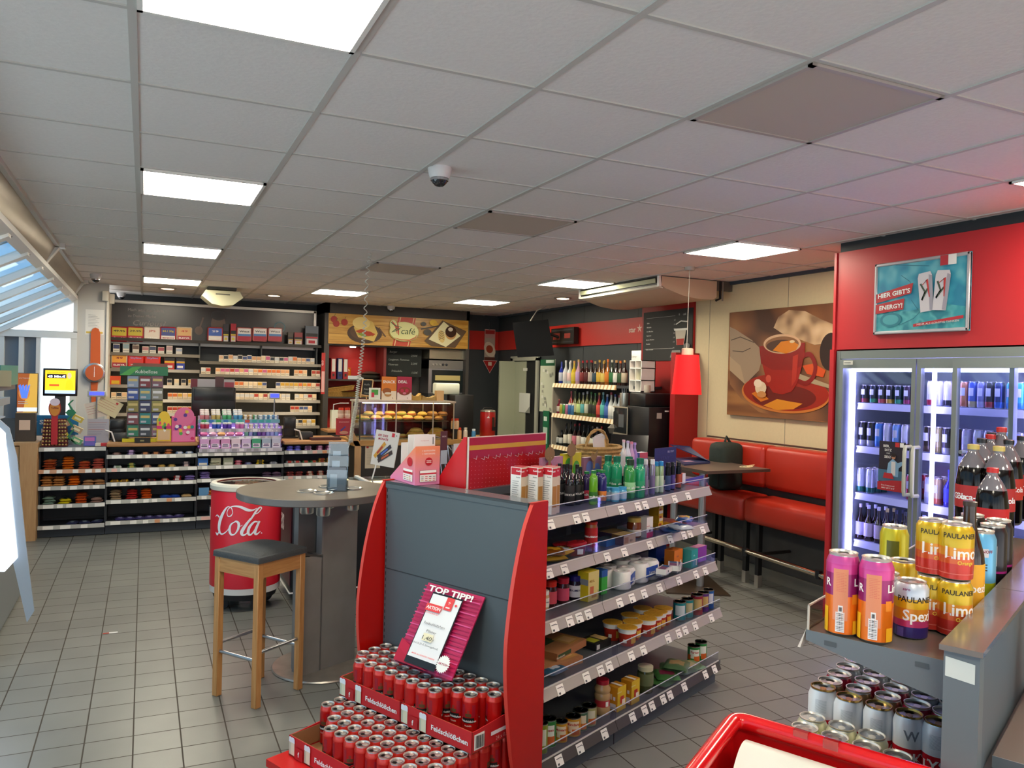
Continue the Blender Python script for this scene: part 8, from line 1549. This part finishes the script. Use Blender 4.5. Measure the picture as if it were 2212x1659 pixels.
for off in (-.006, .006): b.tube([(p_[0], p_[1]+off*math.cos(i*1.3), p_[2]+off*math.sin(i*1.3)) for i, p_ in enumerate(pts)], .006, WK, 6)
b.build('handle', t)
for i, (c, a_) in enumerate((('d8d8d4', .1), ('c8a860', -.5), ('b8bcc0', .35))): q = Board((-.06+.06*i, -.02+.03*i, hz*.3), (math.cos(.3), .1, a_*.4), (-a_*.3, .1, 1), .14, hz*.95, .004, P(c, .5)); q.T = Matrix(); o = q.build('envelope'); o.location = BC; o.rotation_euler = (0, 0, GA); tag(o, ('white', 'gold edged', 'grey')[i]+' card sticking out of the wicker basket', 'card')
for i, (px, c, c2) in enumerate(((1346, 'e0e0e4', 'e8c0d0'), (1355, 'd8dce8', 'c8b0e0'), (1363, 'c8a0c8', 'd88098'), (1370, '9a80c0', 'a890d8'))):
    p = Vp(px, 1010, 2.7); bottle(.022, top(Vector((p.x, p.y, 1.1)), px, 950+2*i)-1.101, c, cap=c2, neck=.4, shoulder=.6, name='bubble_bottle').put((p.x, p.y, 1.101), '%s unicorn bubble bottle beside the wicker basket' % ('white', 'pale blue', 'pink', 'violet')[i], 'unicorn bubble bottles')
p = Vp(1383, 1000, 2.7); carton(.10, .05, .13, 'b85060', '5c78b0', 'c8c8d8', rects=[('f', 0, .4, 1, .7, '6c90c0'), ('f', .2, .1, .8, .35, 'd87838')], name='toy_carton').put((p.x, p.y, 1.101), 'red and blue carton next to the bubble bottles', rz=GA)
# wire rack with leaflets behind the voucher box
p = Vp(975, 1045, 2.95); t = thing('wire_leaflet_rack', 'bent wire rack of leaflets behind the voucher box', 'leaflet rack', (p.x, p.y, 1.0), GA); b = MB()
for k in range(7): b.tube([(-.10+.033*k, 0, 0), (-.10+.033*k, .06, .10), (-.10+.033*k, .10, .32)], .0025, CHROME, 6)
b.tube([(-.10, .0, 0), (.11, 0, 0)], .0035, CHROME, 6); b.tube([(-.10, .10, .32), (-.05, .10, .38), (.04, .12, .36), (.11, .10, .28)], .0035, CHROME, 6); b.tube([(-.1, 0, 0), (-.1, .1, -.5), (-.1, .1, -1.0)], .005, CHROME, 6); b.tube([(.1, 0, 0), (.1, .1, -.5), (.1, .1, -1.0)], .005, CHROME, 6); b.build('wire_frame', t)
for i, (px0, px1, py0, py1, c, c2, lb) in enumerate(((951, 967, 931, 978, '5c3038', 'b8c8d8', 'dark brown leaflet marked BOX in the wire rack'), (979, 995, 958, 1000, 'd8d8dc', 'a8a8b0', 'pale grey leaflet in the wire rack'))):
    a, c_ = Vp(px0, py1+25, 3.02), Vp(px1, py0, 3.02); q = Board(a, GU, (0, 0, 1), (c_-a).dot(GU), c_.z-a.z, .003, P(c, .5)); q.rect(0, 0, 1, .42, P(c2, .5)); q.txt('BOX' if i == 0 else 'Info', .5, .82, .06, PRINTW, fit=.6); tag(q.build('leaflet'), lb, 'leaflet')
# ================================================================ the second shelf unit, cut by the right edge
ZD, U0_, VC0, VC1 = 1.19, 1.575, .253, .322; GR2 = P('656f74', .35, noise=.04, scale=5); DKP = P('6e655e', .16)
t = thing('drinks_shelf_unit', 'grey drinks shelf unit cut by the picture edge, cans on two boards', 'shelf unit', G(U0_, VC0), GA); T2 = gT(U0_, VC0)
def gb(u0, u1, v0, v1, z0, z1, m, b=None): bb = b or MB(); bb.T = T2; bb.box(u0, u1, v0, v1, z0, z1, m); return bb
b = gb(U0_+.01, U0_+.05, VC0+.006, VC1-.006, 0, 1.232, GR2); gb(U0_+.05, 3.6, VC0+.012, VC1-.012, .1, 1.23, P('59636a', .4), b); b.build('spine', t)
b = gb(U0_, 2.118, VC0, VC1, 1.232, 1.242, DKP); gb(2.122, 2.9, VC0, VC1, 1.232, 1.242, DKP, b); b.build('top_cap', t)
q = Board(G(U0_+.0095, VC1-.012, 0)-G(U0_, VC0)+G(U0_, VC0), -GV, (0, 0, 1), .046, .04); qa, qb_ = Up(2052, 1470, U0_+.0095), Up(2113, 1420, U0_+.0095)
b = MB(); b.T = T2; va, vb_ = .313, .266; b.quad((U0_+.009, va, 1.185), (U0_+.009, vb_, 1.18), (U0_+.009, vb_, 1.215), (U0_+.009, va, 1.22), P('ccd2cc', .5)); b.build('blank_sticker', t)
VD = .585
b = gb(U0_+.075, 3.2, VC1, VD, ZD-.02, ZD, DKP); b.build('shelf_board', t)
b = MB(); b.T = T2; b.prism([(U0_+.075, VD, ZD+.001), (U0_+.075, VC1, ZD+.001), (U0_+.075, VC1, ZD-.075), (U0_+.075, VC1+.08, ZD-.06), (U0_+.075, VD, ZD-.02)], (-.002, 0, 0), GR2)
for v_ in (.365, .535): b.quad((U0_+.072, v_+.012, ZD-.012), (U0_+.072, v_-.012, ZD-.012), (U0_+.072, v_-.012, ZD-.022), (U0_+.072, v_+.012, ZD-.022), P('4a5256', .5))
b.build('end_bracket', t)
b = MB(); b.T = T2; b.prism([(U0_+.076, VD, ZD+.004), (U0_+.076, VD+.018, ZD-.04), (U0_+.076, VD+.012, ZD-.04)], (1.5, 0, 0), P('d8d2c4', .4)); b.build('price_rail', t); b = gb(U0_+.076, 3.0, VD-.004, VD-.002, ZD, ZD+.05, glass('eee8dc', .7)); gb(U0_+.076, 3.0, VD-.005, VD-.001, ZD+.05, ZD+.053, P('d0c8bc', .3), b); gb(U0_+.076, U0_+.079, VD-.005, VD-.001, ZD, ZD+.053, P('d0c8bc', .3), b); b.build('clear_riser', t)
b = gb(U0_+.05, 3.2, VC1, .70, .792, .812, P('70787c', .3)); b.build('shelf_board', t); b = gb(U0_+.02, 3.2, VC1, .72, 0, .14, P('59636a', .4)); b.build('plinth', t)
# far side board
b = gb(U0_+.12, 3.2, -.10, VC0, 1.0, 1.02, DKP); b.build('shelf_board', t); b = MB(); b.T = T2; b.prism([(U0_+.12, VC0, 1.022), (U0_+.12, -.10, 1.022), (U0_+.12, -.10, .99), (U0_+.12, VC0-.06, .95), (U0_+.12, VC0, .95)], (-.002, 0, 0), GR2); b.build('end_bracket', t)
b = MB(); b.T = T2; b.box(U0_+.05, 3.2, VC0-.002, VC0+.012, .2, 1.0, P('1c2430', .5)); b.build('back_panel', t)
bottle(.042, .30, 'b8c8d0', cap='3c8cc0', label='2c8cc8', name='water_bottle', cat='water bottle', text='Naturell').put(G(2.06, .175, 1.021), 'clear water bottle with blue label at the right picture edge', rz=GA)
pillow(.16, .12, .10, 'b89018', '8c1c70', seed=77, name='snack_bag').put(G(1.85, .12, .78), 'ochre snack bag low down at the right picture edge', rz=GA)
b = gb(U0_+.12, 3.0, -.10, VC0, .75, .778, DKP); b.build('shelf_board', t)
# cans on the deck
def big(r, h, bands, texts=(), prints=(), name='drink_can', **k): return drinkcan(r, h, bands, texts=texts, prints=prints, name=name, seg=32, **k)
FA = R(-155.5)      # the side that faces back down the aisle, in the can's own frame after its turn
def face(px, py, z): p = Zp(px, py, z); return math.atan2(-p.y, -p.x)
def put_can(kit, u, v, z, lb, grp=None, turn=0):
    p = G(u, v, z); kit.put(p, lb, grp, rz=math.atan2(-p.y, -p.x)+turn)
orange = big(.033, .168, (('ec7412', .54), ('981c64', .86), ('cc3c88', 1)), prints=[(.035, .34, R(-80), R(-52), 'e8b01c'), (.04, .20, R(38), R(70), 'e8a81c'), (.20, .82, R(-32), R(18), 'e08c64'), (.06, .30, R(-22), R(8), 'e8e6e4'), (.30, .38, R(-14), R(2), 'e8e6e4'), (.31, .36, R(-11), R(-1), '2a2a2a')] + [(.075+.018*k, .081+.018*k+.003*(k % 3), R(-20), R(6), '3a3a3a') for k in range(12)] + [(.55+.02*k, .556+.02*k, R(-22), R(12-8*(k % 2)), 'd86c58') for k in range(12)] + [(.40, .52, R(34), R(60), 'e8841c')],
    texts=[('Limo', .62, R(78), .022, 'f4ece8'), ('R', .6, R(-52), .022, 'f4ece8')], rim='d04c94', name='drink_can')
put_can(orange, 1.684, .525, ZD, 'tall orange and magenta can with a barcode, outermost on the deck'); put_can(orange, 1.682, .460, ZD, 'tall orange and magenta can with a barcode, nearer the spine')
spezi = big(.033, .115, (('3a2c70', .22), ('c83c70', .36), ('e08824', .60), ('e8b01c', .80), ('c8ccd4', 1)), texts=[('PAULANER', .66, R(8), .016, '2a2018'), ('Spezi', .34, R(12), .030, 'f4f0ec'), ('zero', .86, R(-30), .008, '8a2060')], prints=[(.04, .20, R(-60), R(-36), '5c4c90')], rim='c8ccd4')
put_can(spezi, 1.767, .415, ZD, 'small silver topped Spezi can in front on the deck', turn=.25); put_can(spezi, 1.80, .475, ZD, 'second silver topped Spezi can half hidden by the orange can', turn=-.4)
limo = big(.033, .115, (('cc3426', .32), ('d85c26', .48), ('e08c1c', .66), ('d0a810', 1)), texts=[('PAULANER', .76, R(10), .014, '3a3018'), ('Limo', .40, R(16), .034, 'f4ece4'), ('Orange', .30, R(28), .011, 'ecc040')], prints=[(.12, .135, R(-70), R(70), 'e07060')])
for u, v, k, lb in ((1.857, .397, 1, 'yellow-red Limo can on top of the pair nearer the aisle'), (1.857, .397, 0, 'yellow-red Limo can carrying the top can nearer the aisle'), (1.842, .338+.012, 1, 'yellow-red Limo can on top of the pair at the spine'), (1.842, .338+.012, 0, 'yellow-red Limo can carrying the top can at the spine')): put_can(limo, u+(.0 if 1 else 0), v+.0, ZD+.001+.116*k, lb, 'stacked Limo cans', turn=.1)
limo2 = big(.033, .115, (('d0a810', 1),), texts=[('Limo', .40, R(16), .03, 'f4ece4')]); pinkc = big(.033, .115, (('c8386c', 1),)); whitec = big(.033, .115, (('c8c0b0', 1),))
yell5 = big(.033, .168, (('c8b818', 1),), prints=[(.5, .8, R(-30), R(20), '5c5c14')]); coco = big(.033, .168, (('c8c4b8', .3), ('b0a898', .6), ('c8c4b8', 1)), prints=[(.2, .5, R(-30), R(30), '6c5040')])
put_can(limo2, 1.962, .478, ZD, 'yellow can behind the silver Spezi cans'); put_can(pinkc, 1.845, .472+.065, ZD, 'pink can tucked behind the tall orange ones') if 0 else None
put_can(pinkc, 1.835, .545, ZD, 'pink can half hidden between the tall orange ones'); put_can(yell5, 2.10, .535, ZD, 'tall yellow can standing back on the deck'); put_can(coco, 2.17, .470, ZD, 'tall cream can behind the Limo stack'); put_can(coco, 2.28, .475, ZD, 'second tall cream can behind the Limo stack')
whs = big(.033, .168, (('8a7a74', .5), ('d8b8a8', 1)));  put_can(whs, 1.99, .405, ZD, 'pale tall can between the two Limo stacks')
bh = bottle(.032, .26, '2c1408', cap='3a2c24', label='e0a020', labz=(.08, .48), neck=.40, shoulder=.56, capf=.04, name='soda_bottle', cat='soda bottle', text='Spezi', tsize=.025, tcol='f4ece4'); p = G(2.0, .355, ZD); bh.put(p, 'brown glass Spezi bottle behind the Limo stacks', rz=math.atan2(-p.y, -p.x)+R(130))
def px_put(kit, px, py_, v, lb, grp=None, turn=0): p = Vp(px, py_, v); kit.put((p.x, p.y, ZD), lb, grp, rz=math.atan2(-p.y, -p.x)+turn)
ice = big(.033, .168, (('b8c020', .28), ('6cb4dc', 1)), texts=[('SMIRNOFF', .70, R(8), .010, '8a1c30'), ('ICE', .45, R(0), .022, '2a2a2a')], prints=[(.64, .76, R(-20), R(30), 'e0d8dc')]); dark = big(.033, .168, (('241c20', .3), ('b8308c', .34), ('241c20', 1)), prints=[(.4, .7, R(-20), R(20), 'b0a8a8')]); blkg = big(.033, .168, (('20201e', 1),), prints=[(.3, .5, R(-20), R(20), 'c8c8a0')])
for kit, u, v, lb in ((ice, 2.20, .365, 'sky blue and lime can behind the brown bottle'), (dark, 2.32, .360, 'black can with magenta ring at the spine'), (dark, 2.42, .362, 'second black can with magenta ring farther back'), (blkg, 2.36, .43, 'black can with gold print behind the blue one'), (blkg, 2.46, .43, 'black can with gold print, last one')): put_can(kit, u, v, ZD, lb)
cokes = (('c8a860', 2.10), ) 
def cola(r, h, cap, lc='c81c20'): return bottle(r, h, P('7c767c', .06, spec=1), cap=cap, label=lc, neck=.32, shoulder=.66, capf=.055, labz=(.30, .55), text='Coca-Cola', fill='0a0403', name='cola_bottle', cat='cola bottle', tsize=r*.55, seg=24)
def cb(px, pyt, D, r, h, cap, lb, lc='c81c20'):
    p = Dp(px, pyt, D); cola(r, h, cap, lc).put((p.x, p.y, ZD), lb, rz=math.atan2(-p.y, -p.x)+R(100))
def cbz(px, py_t, h, r, cap, lb, lc='c81c20'): p = Zp(px, py_t, ZD+h); cola(r, h, cap, lc).put((p.x, p.y, ZD), lb, rz=math.atan2(-p.y, -p.x)+R(100))
cb(2144, 1033, 2.42, .046, .27, 'd02420', 'half-size cola bottle with red cap and red script label, foremost'); 
cb(2102, 1000, 2.78, .053, .315, 'd8c068', 'big cola bottle with cream cap, farthest from the spine', 'b82c2c'); cb(2157, 1008, 2.72, .052, .315, 'd8c068', 'big cola bottle with cream cap behind the foremost one', 'b82c2c'); cb(2120, 994, 3.05, .05, .32, '1c1c1e', 'big cola bottle with black cap behind the cream capped one', '8c1c20'); cb(2178, 1002, 3.0, .05, .32, '1c1c1e', 'big cola bottle with black cap by the spine', 'c02c1c'); cb(2139, 978, 3.15, .05, .33, 'c82420', 'big cola bottle with red cap in the third row'); cb(2163, 952, 3.15, .052, .36, 'd02c28', 'tallest cola bottle with red cap'); cb(2141, 975, 3.3, .05, .33, '1c1c1e', 'big cola bottle with black cap in the last row'); cb(2207, 985, 3.1, .052, .33, '1c1c1e', 'cola bottle with black cap cut by the picture edge', 'b8201c')
# cans on the lower board
def lid_(c): return P(c, .25, .9)
tys = big(.033, .168, ((P('c41828', .3, .1), .66), (P('ececee', .3, .1), 1)), lid=lid_('b8924c'), texts=[('TYSKIE', .40, R(20), .034, 'f0f0f0')], prints=[(.69+.015*k, .694+.015*k, R(-30), R(14), 'a8acb0') for k in range(12)], name='beer_can', cat='beer can')
tys2 = big(.033, .168, ((P('c41828', .3, .1), .66), (P('ececee', .3, .1), 1)), lid=lid_('b8924c'), texts=[('TYSKIE', .40, R(5), .034, 'f0f0f0'), ('W', .70, R(10), .03, '8a8a90')], name='beer_can', cat='beer can')
war = big(.033, .128, (('3a7a4a', .5), ('d8cc20', .86), ('d0c828', 1)), texts=[('0,0%', .6, R(10), .02, '3a3a20')]); wer2 = big(.033, .128, (('3a8a5c', .78), ('dcd8b8', 1)), texts=[('radler', .5, R(10), .02, 'e8e8d0')])
for i, (v, kk) in enumerate(((.638, tys), (.572, tys), (.507, tys), (.444, tys2), (.385, tys))): put_can(kk, 1.903+(.02 if i == 0 else 0), v, .813, 'white and red half litre can, %s of the front row on the lower board' % nth[i], 'white and red half litre cans, front row', turn=0)
cols = {'silver': big(.033, .168, (('8a94a0', .9), ('b8bcc4', 1))), 'crimson': big(.033, .168, (('3a4450', .88), ('a01c3c', .93), ('a82040', 1))), 'gold-black': big(.033, .168, (('1c1a18', .9), ('8a6c4c', 1))), 'teal': big(.033, .168, (('2c6c78', .9), ('2c6c78', 1)))}
g3 = ['gold-black', 'crimson', 'silver', 'silver', 'teal', 'teal', 'silver']
for ci, v in enumerate((.638, .572, .507, .444, .385)):
    for ri in range(6):
        nm = g3[(ri+(0, 0, 0, 1, 1)[ci]) % 7]; put_can(cols[nm], 1.972+.0665*ri, v, .813, '%s can in the back rows of the lower board, under the deck' % nm, '%s cans in the back rows of the lower board' % nm)
for i, v in enumerate((.621, .556, .491, .430)): put_can(war, 1.760, v, .813, 'short yellow can in the outer row beside the red bin', 'short yellow cans in the outer row')
for i, v in enumerate((.628, .563, .499)): put_can(wer2, 1.826, v, .813, 'short cream and green can behind the yellow ones', 'short cream and green cans')
# ================================================================ red promotion bin in the corner
t = thing('promotion_bin', 'red plastic bin with a white curved front at the bottom edge', 'bin', (0, 0, 0)); c0 = Zp(1600, 1549, 1.0); RD = P('d81418', .2, coat=.5)
A_, B_, C_ = Zp(1588, 1552, 1.0), Zp(1930, 1655, 1.0), Zp(1500, 1668, 1.0); d1 = (B_-A_); d2 = (C_-A_)
loop = []
P4 = [A_, A_+d1*1.7, A_+d1*1.7+d2*2.6, A_+d2*2.6]
for i, p in enumerate(P4):
    pa_, pn_ = P4[i-1], P4[(i+1) % 4]; e1 = (pa_-p).normalized(); e2 = (pn_-p).normalized(); rr_ = .035
    for k in range(7): s_ = k/6; loop.append(tuple((p+e1*rr_)*(1-s_)**2 + p*2*s_*(1-s_) + (p+e2*rr_)*s_**2))
b = MB(); b.tube(loop, .017, RD, 12, closed=True); b.build('rim', t)
b = MB(); nl = len(loop); b.add([p for p in loop]+[(p[0], p[1], .0) for p in loop], [(i, (i+1) % nl, nl+(i+1) % nl, nl+i) for i in range(nl)], P('c01014', .3)); b.build('wall', t)
b = MB(); i1 = d1.normalized(); i2 = d2.normalized(); o1 = A_+i1*.04+i2*.012; vs = []; L1 = d1.length*1.7-.08
for k in range(13):
    s_ = k/12; a = PI/2*s_
    off = i2*(.16*(1-math.cos(a))) ; h = -.015-.10*(1-math.sin(a)) 
    for j in (0, 1): vs.append(tuple(o1+i2*(.012+.16*s_)+i1*(L1*j)+Vector((0, 0, -.004-.16*(s_-.4)**2))))
b.add(vs, [(2*i, 2*i+1, 2*i+3, 2*i+2) for i in range(12)], P('dcdcd4', .3, noise=.05, scale=10)); q_ = [Vector(v) for v in vs]
b.add([tuple(v) for v in q_]+[(v.x, v.y, v.z-.01) for v in q_], [(2*i, 2*i+2, 26+2*i+2, 26+2*i) for i in range(12)], P('e0dcc0', .4)); b.build('curved_cover', t)
for px, py in ((1733, 1584), (1798, 1604)):
    p = Zp(px, py, 1.012); b = MB(); b.T = Matrix.Translation(p) @ Matrix.Rotation(math.atan2(d1.y, d1.x), 4, 'Z'); b.box(-.014, .014, -.012, .012, -.012, .008, glass('e8e8e8', .5)); b.build('clip', t)
# ================================================================ wall chiller at the left picture edge, second fridge, bits on the floor
t = thing('wall_chiller', 'open wall chiller with glowing white edge cut by the left picture edge', 'chiller', (-.765, 5.25, 0))
pe = [Zp(62, 1430, 0), Zp(22, 1425, 0)]
b = MB(); b.box(-.75, -.03, .0, 1.5, .02, .55, P('7c8488', .5)); b.box(-.75, -.30, 0, .04, .55, 1.45, P('8a9298', .4)); b.box(-.75, -.70, 0, 1.5, .5, 1.45, P('b8c4d0', .5)); b.box(-.75, -.12, 0, 1.5, 1.42, 1.47, P('8a9298', .4)); b.build('cabinet', t)
b = MB(); yl = 5.25; f_ = lambda px, py: (Yp(px, py, yl).x+.765, 0, Yp(px, py, yl).z)
b.prism([f_(36, 985), f_(20, 925), f_(-20, 890), f_(-20, 905), f_(12, 935), f_(28, 1215), f_(58, 1345), f_(74, 1320), f_(56, 1180), f_(46, 1080)], (0, .02, 0), P('a9b6c4', .3, alpha=.75)); b.build('end_pane', t)
b = MB(); b.prism([f_(-20, 905), f_(10, 935), f_(18, 1000), f_(38, 1205), f_(10, 1235), f_(-20, 1235)], (0, .03, 0), P('e4f0ff', .4, emit=3)); b.build('light_strip', t)
q = Board((-.027, .0, .02), (0, 1, 0), (0, 0, 1), .2, .26, .003, P('d8d0b0', .5)); q.ell(.4, .7, .25, .15, P('c86050', .5)); q.build('price_card', t)
t = thing('tall_fridge', 'dark framed glass fridge with teal header at the left picture edge', 'fridge', (-1.0, 7.0, 0))
b = MB(); b.box(-.62, -.02, 0, .9, .02, .30, P('4c5458', .5)); b.box(-.62, -.02, 0, .03, .3, 1.52, P('3a4248', .4)); b.box(-.05, -.0, .0, .05, .02, 1.70, P('35424c', .4)); b.box(-.62, -.58, 0, .9, .3, 1.5, P('707c88', .5)); b.box(-.62, 0, 0, .9, 1.50, 1.54, P('35424c', .4)); b.build('cabinet', t)
b = MB(); b.box(-.62, .02, -.01, .9, 1.54, 1.70, P('2c8078', .4)); b.text('e', (-.10, -.012, 1.58), (1, 0, 0), (0, 0, 1), .12, PRINTW, bold=.03); b.box(.0, .09, -.012, -.008, 1.54, 1.66, P('b8a880', .5)); b.build('header', t)
for k in range(4): b = MB(); b.box(-.58, -.06, .05, .85, .45+.27*k, .46+.27*k, P('a8b4c4', .4)); b.build('shelf_board', t)
rz2 = random.Random(12)
for k in range(4):
    for i in range(4): can_(rz2.choice(('5c3c70', 'a83c4c', '8a94b8', 'b8bcd0')), 'c8ccd8', .15, .03).put((-1.09-.09*i, 7.10, .461+.27*k), 'can in the dark framed fridge, board %s from the floor, place %s from the door' % (nth[k], nth[i]))
p = Zp(245, 1367, 0); b = MB(); b.box(-.025, .025, -.006, .006, 0, .004, PRINTW); b.box(-.06, -.025, -.007, .007, 0, .004, P('b84838', .5)); tag(b.build('litter', loc=(p.x, p.y, 0)), 'scrap of red and white paper on the floor tiles', 'litter')
p = Zp(512, 1445, 0)
